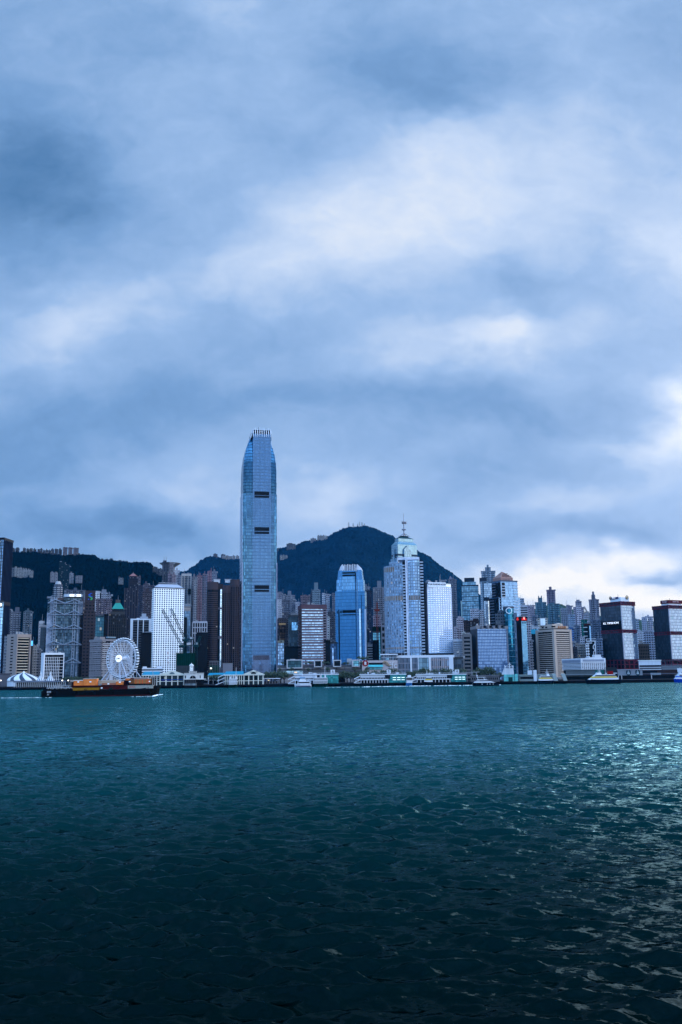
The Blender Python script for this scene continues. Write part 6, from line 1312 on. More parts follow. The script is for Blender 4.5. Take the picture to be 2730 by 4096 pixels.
def number_sign(par, txt, x, z, y=-.6):
    s = MB().box(x - 1.9, x + 1.9, y, y + .4, z, z + 3.4).build('number_sign', flat((.66, .67, .7)), par); lettering(txt, 3.6, flat((.10, .11, .13)), s, (x, y - .1, z + 1.7), ext=.08)
def deck(t, x0, x1, d=26, top=0.0, lo=-3.2, name='pier_deck'):
    t.part(name, MB().box(x0, x1, -1.0, d, top - 1.0, top), flat((.05, .05, .055), .9)); mb = MB(); x = x0 + .4
    while x < x1: mb.box(x - .35, x + .35, -.8, .4, lo, top - 1.0); x += 1.7
    t.part('piles', mb, flat((.018, .018, .02), .9)); t.part('fender_wall', MB().box(x0 + .1, x1 - .1, .5, d, lo, top - 1.01), flat((.010, .010, .012), .9))
def white_pier(label, xl, xg, xr, yr, num, npx, D=845, stairs=True):
    t = T('ferry_pier', label, 'ferry pier', xl, xr, yr, D, depth=24, group='white numbered piers', base=LAND - .4); Z, X = t.z, t.x; a, b, w, H = X(xl), X(xg), t.w, t.H
    deck(t, -6, w + 2); s = H / 11.5
    t.part('roof', MB().box(-1, w + .6, -1.2, 22, H - .8, H), whi); t.part('upper_wall', MB().box(0, b, -.3, 20, H * .62, H - .8), whi); t.part('floor_band', MB().box(0, b, -.9, 20, H * .33, H * .44), whi)
    t.part('upper_gallery', MB().box(.3, b, 1.4, 19, H * .44, H * .62), dk); t.part('lower_gallery', MB().box(.3, b, 2.0, 19, 0, H * .33), dk); mb = MB(); n = 18
    for i in range(n + 1): x = .3 + (b - .6) * i / n; mb.box(x - .16, x + .16, -.4, .2, H * .44, H * .62); 
    for i in range(10): x = .5 + (b - 1) * i / 9; mb.box(x - .28, x + .28, -.6, .2, 0, H * .33)
    t.part('columns', mb, whi); t.part('glass_hall', MB().box(b + .4, w, -.6, 20, .2, H - .85), glass((.05, .26, .25), 2.0, 1.5, .45, .08, .35, .01, .10, (.05, .16, .16))); t.part('link', MB().box(b - 3, b + 1.6, -.8, 19, H * .44, H - .9), flat((.05, .06, .07)))
    mb = MB()
    if num != '6':
        for i in range(3):
            for k in (.30, .55): mb.box(b + 4 + i * (w - b - 4) / 3, b + 4 + (i + .75) * (w - b - 4) / 3, -.8, -.5, H * k, H * k + .55)
        t.part('lit_strips', mb, flat((.85, .95, .85), .5, emit=.7))
    if stairs:
        mb = MB()
        for k in range(2): z = H * .4 * k; mb.prism([(-6 + 2 * k, -.2), (0, -.2), (0, 2), (-6 + 2 * k, 2)], z, z + .5, None); mb.tube((-6, -.2, z + .5), (.2, -.2, z + H * .42), .5, 4); mb.tube((-6, 2, z + .5), (.2, 2, z + H * .42), .5, 4)
        t.part('stairs', mb, whi)
    mb = MB(); x = 0; mb.box(0, w, -.9, -.8, H + .9, H + 1.05)
    while x < w: mb.box(x - .06, x + .06, -.9, -.8, H, H + 1); x += 2.2
    t.part('roof_rail', mb, whi); mb = MB(); r = random.Random(xl)
    for i in range(5): x = r.uniform(2, w - 6); t.part('roof_unit', MB().box(x, x + r.uniform(1, 4), 5, 9, H, H + r.uniform(1, 2.2)), flat((.5, .52, .55)))
    if num: number_sign(t.root, num, X(npx), H + .3)
    return t
white_pier('white ferry pier with a teal glass hall numbered 6', 1180, 1277, 1354, 2697, '6', 1332); white_pier('white ferry pier with a teal glass hall numbered 5', 1443, 1554, 1624, 2697, '5', 1556); white_pier('white ferry pier with a teal glass hall right of the moored blue white ferry', 1667, 1802, 1864, 2697, '4', 1829)
# gabled colonnade piers
def gable_pier(label, xl, x0, x1, ye, ya, D, nside=8, blue=False, arch=True):
    t = T('ferry_pier', label, 'ferry pier', xl, x1, ye, D, depth=34, base=LAND - .4); Z, X = t.z, t.x; a, w, H = X(x0), t.w, t.H; wc = flat((.62, .62, .58), .6); hz = Z(ya)
    deck(t, -3, w + 2, 34); tl = flat((.04, .22, .30), .5)
    t.part('hall', MB().box(.8, w - .8, 3, 32, 0, H), glass((.03, .05, .055), 2.6, 4, .3, .1, .6, .01, .1, None, .02)); t.part('floor_band', MB().box(0, w, -.3, 30, H * .34, H * .40), wc); t.part('eaves', MB().box(-1, w + 1, -1.2, 33, H - .8, H), wc)
    mb = MB(); n = 4 if not blue else 4
    for i in range(n + 1): x = a + .4 + (w - a - .8) * i / n; mb.box(x - .45, x + .45, -.6, .5, 0, H - .8)
    for i in range(nside): x = .4 + (a - .4) * i / nside; mb.box(x - .3, x + .3, -.5, .5, 0, H - .8)
    t.part('columns', mb, wc); m = (a + w) / 2
    pd = MB(); tri = [(a - 1.2, -1.3, H), (w + 1.2, -1.3, H), (m, -1.3, hz)]; tri2 = [(p[0], 1.0, p[2]) for p in tri]; pd.face(tri); pd.face(tri2[::-1])
    for i in range(3): j = (i + 1) % 3; pd.face([tri[i], tri2[i], tri2[j], tri[j]])
    t.part('pediment', pd, wc); ar = MB(); r = (hz - H) * .46; pts = [(m + r * 1.25 * cos(pi * k / 12), -1.45, H + .5 + r * sin(pi * k / 12)) for k in range(13)]; ar.face(pts[::-1]); ar.face(pts); t.part('arch_window', ar, glass((.30, .44, .50), 1.2, 1.2, .7) if blue else flat((.05, .08, .09), .2))
    rf = MB(); rf.face([(a - 1.2, 1, H), (m, 1, hz - .2), (m, 33, hz - .2), (a - 1.2, 33, H)]); rf.face([(m, 1, hz - .2), (w + 1.2, 1, H), (w + 1.2, 33, H), (m, 33, hz - .2)]); t.part('gable_roof', rf, tl)
    r2 = MB(); y0 = .2; r2.face([(-1, -1.2, H), (a + .2, -1.2, H), (a + .2, 9, hz - 1.0), (1.2, 9, hz - 1.0)]); r2.face([(-1, -1.2, H), (1.2, 9, hz - 1.0), (-1, 20, H)]); r2.face([(1.2, 9, hz - 1), (a + .2, 9, hz - 1), (a + .2, 20, H), (-1, 20, H)]); t.part('side_roof', r2, flat((.05, .30, .40), .5))
    if blue:
        t.part('blue_beam', MB().box(a + 1, w - 1, -.8, -.2, H * .52, H * .58), flat((.05, .14, .36))); t.part('banner', MB().box(a + 1.5, a + 4.8, -.5, -.1, H * .40, H * .52), flat((.02, .06, .22))); t.part('banner', MB().box(a + 6.5, a + 12, -.5, -.1, H * .40, H * .52), flat((.02, .06, .22)))
    return t
gable_pier('teal roofed pier whose gable has a lit fan window, left of the clock tower', 572, 640, 738, 2700, 2682, 848, 6, True)
t = gable_pier('colonnaded pier with a white pediment and bright teal side roof', 900, 975, 1055, 2699, 2681, 848, 9); lettering('CENTRAL PIER', 1.1, flat((.2, .2, .2)), t.root, ((t.x(975) + t.w) / 2, -1.4, t.z(2684) - 1.2), name='sign'); mb = MB()
for k in range(3): mb.tube((-8 + k, 0, k * 3.2), (.3, 0, 3.0 + k * 3.2), .4, 4)
t.part('stairs', mb, whi)
# clock tower pier
t = T('ferry_pier', 'white pier building with a domed clock tower and arched window', 'ferry pier', 738, 816, 2693, 852, depth=20, base=LAND - .4); Z, X = t.z, t.x; w, H = t.w, t.H; cr = flat((.62, .61, .60), .6); deck(t, 0, w + 20, 24)
t.part('wing', MB().box(0, X(757), 0, 18, Z(2716), Z(2693)).box(X(788), w, 0, 18, Z(2716), Z(2693)), cr); t.part('central_block', MB().box(X(757) + .02, X(788) - .02, -1.2, 16, Z(2716), Z(2686)), cr); t.part('undercroft', MB().box(.5, w, 1, 18, 0, Z(2716) - .6), dk); t.part('floor_slab', MB().box(-.5, w + 2, -1.6, 18.5, Z(2716) - .6, Z(2716)), cr)
m = (X(757) + X(788)) / 2; r = (X(788) - X(757)) * .40; zb = Z(2716); pts = [(m + r * cos(pi * k / 14), -1.4, zb + .3 + r * .98 * sin(pi * k / 14)) for k in range(15)]; ar = MB(); ar.face(pts[::-1]); aw = t.part('arch_window', ar, flat((.02, .03, .04), .2)); MB().path([(m + r * 1.06 * cos(pi * k / 14), -1.4, zb + .3 + r * 1.04 * sin(pi * k / 14)) for k in range(15)], .3, 4).box(m - .1, m + .1, -1.6, -1.4, zb, zb + r).build('arch_frame', cr, aw)
for a, b in ((741, 745), (800, 804)): t.part('side_window', MB().box(X(a), X(b), -.2, .2, Z(2714), Z(2702)), flat((.03, .035, .045), .2))
t.part('cornice', MB().box(-.4, X(757), -.5, 18.4, Z(2693), Z(2692)).box(X(788), w + .4, -.5, 18.4, Z(2693), Z(2692)).box(X(757) - .3, X(788) + .3, -1.6, 16.3, Z(2686), Z(2685)), cr); a, b = X(759.5), X(774); tw = t.part('clock_tower', MB().box(a, b, 1, 5, Z(2686), Z(2663)).box(a - .4, b + .4, .6, 5.4, Z(2664), Z(2662)), cr); cxm = (a + b) / 2
MB().lathe([(2.0, Z(2662)), (1.9, Z(2660)), (1.2, Z(2657)), (.3, Z(2655)), (0, Z(2650))], 14, cxm, 3).build('dome', flat((.6, .6, .6)), tw); ck = MB().lathe([(0, 0), (1.4, 0)], 20).build('clock_face', flat((.74, .74, .72)), tw, (cxm + .1, .9, Z(2671))); ck.rotation_euler = (pi / 2, 0, 0); MB().box(-.1, .1, 0, 1.1, .02, .1).box(0, .8, -.1, .1, .02, .1).build('clock_hands', flat(BLACK), ck); mb = MB()
for i in range(6): x = X(757) + 1 + i * 1.5; t.part('vent', MB().box(x, x + .7, -1.5, -1.2, Z(2689), Z(2687)), flat(DGREY))
lettering('STAR FERRY', 1.0, flat((.2, .2, .2)), t.root, (m, -1.35, Z(2695)), name='sign')
t = T('ferry_pier', 'low teal roofed pier on white columns behind palm trees', 'ferry pier', 818, 902, 2701, 875, depth=14, base=LAND); Z = t.z; H = t.H; t.part('roof', MB().prism([(t.w * .16, 0), (t.w, 0), (t.w, 14), (t.w * .16, 14)], H, Z(2692), [(t.w * .24, 4), (t.w * .97, 4), (t.w * .97, 9), (t.w * .24, 9)]), flat((.05, .30, .40), .5)); mb = MB()
for i in range(4): x = t.w * (.2 + .24 * i); mb.box(x - .4, x + .4, .2, 1, 0, H)
t.part('columns', mb, whi); t.part('floor_band', MB().box(0, t.w, 0, 12, H * .42, H * .48), flat((.5, .5, .5))); t.part('hall', MB().box(t.w * .18, t.w, 4, 13, 0, H - .1), dk)
# left: low pier with arches, tents, plain shed
t = T('ferry_pier', 'low grey pier roofed over a row of small white arches', 'ferry pier', 59, 262, 2725, 845, depth=16, base=LAND - .5); Z, H = t.z, t.H; deck(t, -2, t.w + 60, 22, lo=-3.2); t.part('roof', MB().prism([(-1, -1), (t.w + 1, -1), (t.w + 1, 14), (-1, 14)], H - .9, H, [(-1, .5), (t.w + 1, .5), (t.w + 1, 12), (-1, 12)]), flat((.16, .18, .22), .6)); mb = MB(); n = 26
for i in range(n + 1):
    x = t.w * i / n; mb.box(x - .2, x + .2, -.3, .3, 0, H - .9)
    if i < n: mb.path([(x + t.w / n * (.5 - .5 * cos(pi * k / 6)), 0, H - 1.6 + .55 * sin(pi * k / 6)) for k in range(7)], .16, 4)
t.part('arches', mb, flat((.55, .57, .6))); t.part('hall', MB().box(1, t.w - 1, 2.5, 12, 0, H - 1), flat((.03, .035, .045)))
t = T('shed', 'plain grey low shed behind the striped big top', 'shed', -20, 43, 2697, 905, depth=12); t.prism('wall', flat((.19, .19, .21), .85, var=.2), 0, t.H); t.part('roof', MB().prism(t.rect(.5), t.H, t.H + .8), flat((.14, .14, .16)))
def tent_mat(n):
    m, nt, b = principled('tent'); uv = nt.new('ShaderNodeUVMap').outputs[0]; u, v, _ = nt.xyz(uv); s = nt.m('FRACT', nt.m('MULTIPLY_ADD', v, .55, nt.m('MULTIPLY', u, n)))
    nt.put(b.inputs['Base Color'], nt.mix(nt.m('LESS_THAN', s, .42), (.50, .51, .53), (.012, .025, .05))); b.inputs['Roughness'].default_value = .6; return m
tm = tent_mat(9); tm2 = tent_mat(12)
def tent(label, px, py, yb, r, D, name, mats, steep=False):
    c = at(px, py, D); e = at(px, yb, D); z0 = LAND; t = empty(name, label, 'tent', (c.x, c.y + r, z0)); h = c.z - z0; zb = e.z - z0; n = 36; rows = 8; mb = MB(); f = (lambda s: (1 - s) ** 1.9) if steep else (lambda s: math.sqrt(max(0, 1 - s ** 1.7)) if s < 1 else 0)
    for k in range(rows):
        s0, s1 = k / rows, (k + 1) / rows
        r0, r1 = (r * ((1 - s0) ** 1.5 * .97 + .03), r * ((1 - s1) ** 1.5 * .97 + .03)) if steep else (r * (1 - s0 ** 1.9 * .96), r * (1 - s1 ** 1.9 * .96))
        for i in range(n):
            a0, a1 = 2 * pi * i / n, 2 * pi * (i + 1) / n; zz0, zz1 = zb + (h - zb) * s0, zb + (h - zb) * s1
            mb.face([(r0 * cos(a0), r0 * sin(a0), zz0), (r0 * cos(a1), r0 * sin(a1), zz0), (r1 * cos(a1), r1 * sin(a1), zz1), (r1 * cos(a0), r1 * sin(a0), zz1)], [(i / n, s0), ((i + 1) / n, s0), ((i + 1) / n, s1), (i / n, s1)])
    mb.build('canopy', mats, t); MB().lathe([(r * .95, 0), (r * .95, zb + .05)], 30).build('side_wall', flat((.6, .62, .66)), t); MB().lathe([(r * .10, h - 1.2), (r * .06, h + .3), (0, h + 1.6)], 12).build('cap', flat((.8, .81, .82)), t); return t
bt = tent('large white circus tent swirled with navy stripes', 74, 2690, 2723, 15.5, 880, 'circus_tent', tm); 
for s in (-.62, .55): MB().lathe([(1.5, 6.6), (.9, 8.6), (0, 10)], 10, s * 12, -2).build('vent', flat((.78, .79, .8)), bt)
tent('small spired striped tent left of the civic block corner', 159, 2691, 2722, 4.2, 875, 'small_tent', tm2, True); tent('small spired striped tent before the civic block grid', 198, 2690, 2722, 4.2, 875, 'small_tent', tm2, True)
# white terrace building behind the gabled pier
t = T('terrace_building', 'white terraced building with banded windows right of the wheel', 'building', 569, 652, 2672, 900, depth=14); Z = t.z
for i, (a, b) in enumerate(((2698, 2693), (2688, 2683), (2677, 2672))): t.part('parapet_band', MB().box(0, t.w, -.5, 13, Z(a), Z(b)), whi)
t.part('glazing', MB().box(.4, t.w, .4, 12, 0, Z(2673)), glass((.05, .08, .11), 2, 3, .4)); t.part('roof_block', MB().box(.6, 4.5, 1, 6, Z(2672), Z(2666)).box(t.w * .7, t.w * .98, 1, 8, Z(2672), Z(2664)), whi)
# pump house, low grey terminal pieces, right side
def low(label, xl, xr, yt, D, col, depth=14, name='terminal_building', cat='terminal', win=None, base=None, roofc=None):
    t = T(name, label, cat, xl, xr, yt, D, depth=depth, base=base); m = facade(col, GD, *(win or (3.0, 4.2)), .55, .34, .0, .5) if win != 0 else flat(col, .75, var=.15)
    t.prism('wall', m, 0, t.H - .6); t.part('roof', MB().prism(t.rect(.6), t.H - .6, t.H), flat(roofc or tuple(min(.8, c * 1.25) for c in col), .7)); return t
t = low('low grey pier house with dark strip windows right of the last teal hall', 1883, 1998, 2701, 850, (.20, .20, .215), 14, win=0, base=LAND - .4); deck(t, -4, t.w + 4); Z = t.z; t.part('strip_windows', MB().box(1, t.w * .47, -.25, .2, Z(2719), Z(2711)).box(t.w * .56, t.w - 1, -.25, .2, Z(2719), Z(2711)), flat((.03, .035, .045), .2)); mb = MB()
for i in range(14): x = 1 + (t.w - 2) * i / 13; mb.box(x - .2, x + .2, -.5, -.1, Z(2719), Z(2711))
t.part('mullions', mb, flat((.3, .3, .32))); t.part('pergola', MB().box(-4, 8, 2, 8, Z(2690), Z(2687)).box(-3.5, -2.8, 2, 3, 0, Z(2690)).box(1, 1.7, 2, 3, 0, Z(2690)).box(5, 5.7, 2, 3, 0, Z(2690)), flat((.32, .32, .34)))
t = T('ferry_pier', 'teal glass pier hall topped by a white sail wall with masts', 'ferry pier', 1998, 2073, 2698, 850, depth=18, base=LAND - .4); Z, X = t.z, t.x; deck(t, -2, t.w + 2); t.part('glass_hall', MB().box(X(2016), X(2058), -.5, 14, 0, t.H).box(X(2060), t.w, .5, 12, 0, t.H + .3), glass((.12, .40, .38), 2.6, 3.4, .5, .08, .4, .01, .1, (.2, .3, .3))); t.part('doorway', MB().box(X(2034), X(2050), -.9, -.4, 0, t.H * .6), flat((.02, .09, .08), .3)); wl = MB(); P = [(X(2008), 3, Z(2698)), (X(2057), 3, Z(2698)), (X(2055), 3, Z(2673)), (X(2018), 3, Z(2673))]; Q = [(a, 7, c) for a, b, c in P]; wl.face(P); wl.face(Q[::-1])
for i in range(4): j = (i + 1) % 4; wl.face([P[i], Q[i], Q[j], P[j]])
t.part('sail_wall', wl, whi); mb = MB()
for px, yt in ((2022, 2661), (2041, 2651), (2054, 2662)): mb.tube((X(px), 1.5, Z(2700)), (X(px), 1.5, Z(yt)), .35, 5)
mb.tube((X(2019), 1.5, Z(2668)), (X(2057), 1.5, Z(2668)), .25, 5).tube((X(2041), 1.5, Z(2655)), (X(2022), 1.5, Z(2668)), .15).tube((X(2041), 1.5, Z(2655)), (X(2054), 1.5, Z(2668)), .15); t.part('masts', mb, whi)
t = low('pale grey pier terminal with a row of tall windows and sloping pylons', 2078, 2222, 2699, 850, (.30, .34, .34), 16, win=0, base=LAND - .4); Z, X = t.z, t.x; deck(t, -2, X(2268)); mb = MB()
for i in range(26):
    if i not in (13, 14, 15): x = X(2084) + (X(2205) - X(2084)) * i / 25; t.part('window', MB().box(x - .5, x + .5, -.3, .2, Z(2716), Z(2707)), flat((.03, .035, .045), .2))
t.part('white_tower', MB().box(X(2135), X(2148), -.8, 6, 0, Z(2681)).box(X(2112), X(2130), 2, 8, t.H, Z(2682)), whi)
for a, b in ((2214, 2226), (2249, 2264)):
    p = MB(); q = [(X(a - 4), -.8), (X(b - 4), -.8), (X(b - 4), 8), (X(a - 4), 8)]; q2 = [(X(b - 9), -.8), (X(b + 6), -.8), (X(b + 6), 8), (X(b - 9), 8)]; p.prism(q2, 0, Z(2696), q); t.part('sloping_pylon', p, flat((.42, .46, .46)))
t.part('bridge', MB().box(X(2222), X(2262), 1, 8, Z(2717), Z(2711)), flat((.3, .32, .33)))
# white parking block
t = T('car_park', 'white multi storey car park with ribbon decks and a square cell front', 'car park', 2249, 2421, 2633, 910, xc=2325, side='L', phi=24); Z, X = t.z, t.x; w, d = t.w, t.d; n = 5; zt = Z(2651); zb = Z(2678)
t.part('core', MB().box(.8, w - .5, .8, d - .5, 0, zt), flat((.03, .032, .04))); cr = t.part('crown', MB().prism(t.rect(.3), zt, t.H), whi); MB().box(1.5, w - 1.5, -.5, -.3, zt + 1.2, t.H - 1.2).box(-.5, -.3, 1, d - 1, zt + .3, t.H - 1.2).build('screen_panels', flat((.34, .37, .43), .5), cr); mb = MB()
for i in range(n + 1): z = zb + (zt - zb) * i / n; s_ = (zt - zb) / n; mb.box(0, w, -.3, .9, z - s_ * .24, z + s_ * .24); mb.prism([(-.3, .0), (.9, .0), (.9, d), (-.3, d)], z - s_ * .3, z + s_ * .3)
for i in range(13): x = w * i / 12; mb.box(x - .2, x + .2, -.28, .8, 0, zt)
t.part('decks', mb, whi); mb = MB()
for i in range(12):
    for j in range(n):
        if (i * 5 + j) % 3 == 0: x = w * (i + .18) / 12; z = zb + (zt - zb) * (j + .35) / n; mb.box(x, x + w / 12 * .6, .4, .85, z, z + .4)
t.part('planters', mb, flat((.3, .3, .33))); t.part('roof_hut', MB().box(w * .4, w * .95, 4, 12, t.H, t.H + 1).box(w * .66, w * .93, 5, 10, t.H + 1, Z(2619)), flat((.55, .56, .58)))
t = low('long grey pier hall under the white car park', 2264, 2420, 2679, 868, (.17, .19, .20), 18, win=0); Z, X = t.z, t.x; t.part('under_deck', MB().box(-1, t.w + 1, -.5, 0, 0, Z(2706)), flat((.012, .02, .02))); t.part('green_screen', MB().box(X(2381), X(2417), -.5, .4, Z(2704), Z(2681)), glass((.02, .11, .10), 1.4, 1.4, .4)); t.part('ledge', MB().box(-.5, X(2380), -1.4, .3, Z(2701), Z(2697)), flat((.26, .29, .31)))
mb = MB(); x = 0
while x < t.w: mb.box(x, x + .7, -1, 0, -3.2, 1); x += 2.2
t.part('piles', mb, flat((.02, .02, .022)))
t = low('broad grey terminal wall with two oval emblems', 2471, 2570, 2678, 885, (.32, .34, .37), 20, win=0); Z, X = t.z, t.x; t.part('undercroft', MB().box(-6, t.w + 40, -.3, 10, 0, Z(2702)), flat((.025, .025, .03)))
for px in (2514, 2551):
    cx, cz = X(px), Z(2690); ov = MB().prism([(2.2 * cos(2 * pi * k / 20), 3.0 * sin(2 * pi * k / 20)) for k in range(20)], 0, .25).build('oval_emblem', flat((.07, .12, .14), .5), t.root, (cx, -.2, cz)); ov.rotation_euler = (pi / 2, 0, 0); mb = MB()
    for sx in (-1, 1): mb.prism([(sx * .15, -1.8), (sx * 1.1, -1.6), (sx * .2, 2.2)] if sx > 0 else [(sx * .15, -1.8), (sx * .2, 2.2), (sx * 1.1, -1.6)], .26, .4)
    mb.build('emblem_sails', flat((.5, .54, .57)), ov)
mb = MB()
for px in (2438, 2473, 2486, 2605, 2700): mb.box(X(px) - .35, X(px) + .35, -2, -1.3, -.2, Z(2702))
t.part('columns', mb, flat((.5, .5, .52))); t.part('dark_lobby', MB().box(X(2424), X(2468), 1, 16, 0, Z(2668)), flat((.06, .065, .075))); t.part('white_canopy', MB().box(X(2420), X(2469), -3, 2, Z(2694), Z(2691)), whi)
t = low('stepped white terminal decks left of the second red banded tower', 2555, 2644, 2641, 930, (.62, .65, .70), 20, win=0); Z = t.z; mb = MB()
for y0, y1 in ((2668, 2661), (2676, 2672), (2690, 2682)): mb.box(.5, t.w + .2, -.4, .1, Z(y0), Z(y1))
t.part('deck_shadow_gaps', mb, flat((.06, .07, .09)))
t = low('grey railed terminal terrace at the far right', 2640, 2760, 2664, 925, (.26, .28, .31), 20, win=0); mb = MB()
for i in range(6): x = t.w * i / 5; mb.box(x - .35, x + .35, 1, 2, t.H, t.z(2645))
mb.box(0, t.w, 0, 8, t.z(2645), t.z(2642)); t.part('canopy', mb, flat((.12, .13, .15))); t.part('rail', MB().box(0, t.w, -.5, -.3, t.H + .6, t.H + 1), flat((.3, .3, .33)))
t = low('brown brick terminal strip under the railed terrace', 2570, 2760, 2680, 900, (.11, .075, .07), 14, win=0); Z, X = t.z, t.x; t.part('dark_strip', MB().box(0, X(2629), -.4, 1, Z(2692), Z(2682)), flat((.03, .035, .05))); t.part('ledge', MB().box(0, t.w, -1.2, .2, Z(2697), Z(2694)), flat((.2, .2, .23))); t.part('white_end', MB().box(X(2710), X(2748), -.8, 4, Z(2690), Z(2675)), whi); t.part('kiosk', MB().box(X(2602), X(2644), -2, .1, Z(2700), Z(2692)), flat((.33, .36, .39)))
# ------------------------------------------------------------------ seawall, wheel, boats, trees, air
t = empty('seawall', 'long dark concrete seawall along the far waterfront', 'seawall', (0, QUAY - 1.2, 0)); mb = MB().box(-900, 900, 0, 1.15, -2, LAND - .35); mb.build('wall', flat((.035, .036, .04), .9, var=.4, scale=.2), t); MB().box(-900, 900, -.25, 1.6, LAND - .35, LAND + .15).build('coping', flat((.14, .14, .15), .8), t)
# big wheel
D = 880; hub = at(477, 2637, D); ctr = at(486, 2634, D); rim = (at(486, 2555, D).z - at(486, 2713, D).z) / 2
yaw = R(-27); t = empty('ferris_wheel', 'white observation wheel with ringed cabins and a round white hub', 'ferris wheel', (ctr.x, ctr.y + 6, LAND), yaw); hz = ctr.z - LAND; wh = flat((.66, .68, .73), .45); NC = 42; hw = 2.4
for s in (-1, 1):
    MB().path([(rim * .955 * cos(2 * pi * k / 60), s * hw, hz + rim * .955 * sin(2 * pi * k / 60)) for k in range(60)], .3, 5, True).build('rim', wh, t)
    MB().path([(rim * .86 * cos(2 * pi * k / 60), s * hw * .6, hz + rim * .86 * sin(2 * pi * k / 60)) for k in range(60)], .2, 4, True).build('inner_rim', wh, t)
mb = MB()
for k in range(NC):
    a = 2 * pi * k / NC; mb.tube((rim * .955 * cos(a), -hw, hz + rim * .955 * sin(a)), (rim * .955 * cos(a), hw, hz + rim * .955 * sin(a)), .16, 4); b = a + pi / NC; mb.tube((rim * .86 * cos(b), -hw * .6, hz + rim * .86 * sin(b)), (rim * .955 * cos(a), -hw, hz + rim * .955 * sin(a)), .14, 4); mb.tube((rim * .86 * cos(b), hw * .6, hz + rim * .86 * sin(b)), (rim * .955 * cos(a), hw, hz + rim * .955 * sin(a)), .14, 4)
mb.build('rim_bracing', wh, t)
for k in range(21):
    a = 2 * pi * (k + .5) / 21
    for s in (-1, 1): MB().tube((1.6 * cos(a + .5 * s), s * 4.2, hz + 1.6 * sin(a + .5 * s)), (rim * .95 * cos(a), s * hw, hz + rim * .95 * sin(a)), .17, 5).build('spoke', wh, t)
MB().tube((0, -5.2, hz), (0, 5.2, hz), 2.0, 16).build('axle', wh, t)
hb = MB().tube((0, -6.4, hz), (0, -5.2, hz), 3.3, 28).build('hub_disc', flat((.95, .96, .98), .4, emit=.6), t); lettering('JOIN', 1.9, flat((.12, .13, .2)), hb, (0, -6.5, hz)); MB().tube((0, 5.2, hz), (0, 6.2, hz), 3.3, 28).build('hub_disc', wh, t)
for s in (-1, 1):
    for x in (-1, -.62, .42, 1.0): MB().tube((x * 1.2, s * 5.0, hz), (x * 19, s * 12, 0), .4, 6, .5).build('leg', flat((.52, .54, .60), .5), t)
MB().box(-20, 20, -14, 14, 0, 1.0).build('platform', flat((.35, .36, .38)), t); MB().box(-14, 14, -3.5, 3.5, 1.0, 4.0).build('boarding_deck', flat((.2, .21, .23)), t)
cab = flat((.75, .76, .78), .4); cg = flat((.03, .035, .045), .15)
c0 = None
for k in range(NC):
    a = 2 * pi * (k + .5) / NC; p = (rim * cos(a), 0, hz + rim * sin(a))
    if c0 is None:
        c0 = MB().lathe([(0, -1.5), (1.1, -1.4), (1.22, -.6), (1.22, .5), (1.0, 1.1), (0, 1.3)], 10).build('cabin', cab, t); MB().lathe([(1.26, -.6), (1.26, .5)], 10).build('glazing', cg, c0); c = c0
    else:
        c = c0.copy(); COL.objects.link(c); c.parent = t; g = c0.children[0].copy(); COL.objects.link(g); g.parent = c
    c.location = p

# container barge
P0, P1 = ground(172, 2789), ground(622, 2783); dv = P1 - P0; L = dv.length; rz = atan2(dv.y, dv.x)
t = empty('container_barge', 'long black container barge heading right across the harbour', 'barge', P0, rz); bk = flat((.010, .010, .011), .55, var=.4, scale=.5); rw = 12.0; K = L / 450.0       # metres per photo pixel along the hull
def bx(px): return (px - 172) * K
zk = lambda py: (2787 - py) * K
hull = MB(); secs = [(-1.2, .78, 1.0, -1, zk(2762)), (0, .9, 1, -1, zk(2762)), (bx(300), 1, 1, -1.2, zk(2762)), (bx(560), 1, 1, -1.2, zk(2758)), (bx(600), .92, 1, -1, zk(2751)), (bx(620), .55, 1, -.8, zk(2746)), (bx(630), .10, 1, .6, zk(2743))]
rows = []
for x, wv, _, zb, zt in secs: rows.append([(x, rw / 2 - rw / 2 * wv, zb), (x + (1.2 if x > bx(610) else 0), rw / 2 - rw / 2 * wv, zt), (x + (1.2 if x > bx(610) else 0), rw / 2 + rw / 2 * wv, zt), (x, rw / 2 + rw / 2 * wv, zb)])
for a, b in zip(rows, rows[1:]):
    for i in range(4): j = (i + 1) % 4; hull.face([a[i], b[i], b[j], a[j]][::-1])
hull.face(rows[0]); hull.face(rows[-1][::-1]); hull.build('hull', bk, t); MB().box(bx(300), bx(600), -.12, .1, -.1, .75).build('boot_stripe', flat((.10, .02, .018), .6), t); MB().box(0, bx(598), -.22, .02, zk(2769), zk(2766)).build('rubbing_strake', flat((.02, .022, .024), .6), t)
for px in (213, 304, 378, 452, 528, 592, 608): ty = MB(); ty.path([(bx(px) + .75 * cos(k * pi / 8), -.35, zk(2771) + .75 * sin(k * pi / 8)) for k in range(16)], .26, 6, True); ty.build('tyre_fender', flat((.014, .014, .015), .8), t)
MB().box(0, bx(290), .2, .45, zk(2762), zk(2755)).build('bulwark', bk, t); wm = flat((.55, .56, .58), .6); MB().box(bx(187), bx(284), 1.2, 8, zk(2761), zk(2751.5)).build('cabin', flat((.09, .09, .10)), t); mb = MB()
for i in range(9): x = bx(189) + i * bx(172 + 10.5); mb.box(x, x + .35, 1.0, 1.25, zk(2761), zk(2751))
for i in range(4): x = bx(204) + i * bx(172 + 18); mb.box(x, x + .8, 1.0, 1.25, zk(2760), zk(2753))
mb.build('cabin_posts', wm, t); MB().box(bx(184), bx(286), .4, 9, zk(2751.5), zk(2750)).build('cabin_roof', wm, t); mb = MB()
for i in range(10): x = bx(186) + i * bx(172 + 9.5); mb.box(x, x + .12, .6, .72, zk(2750), zk(2742))
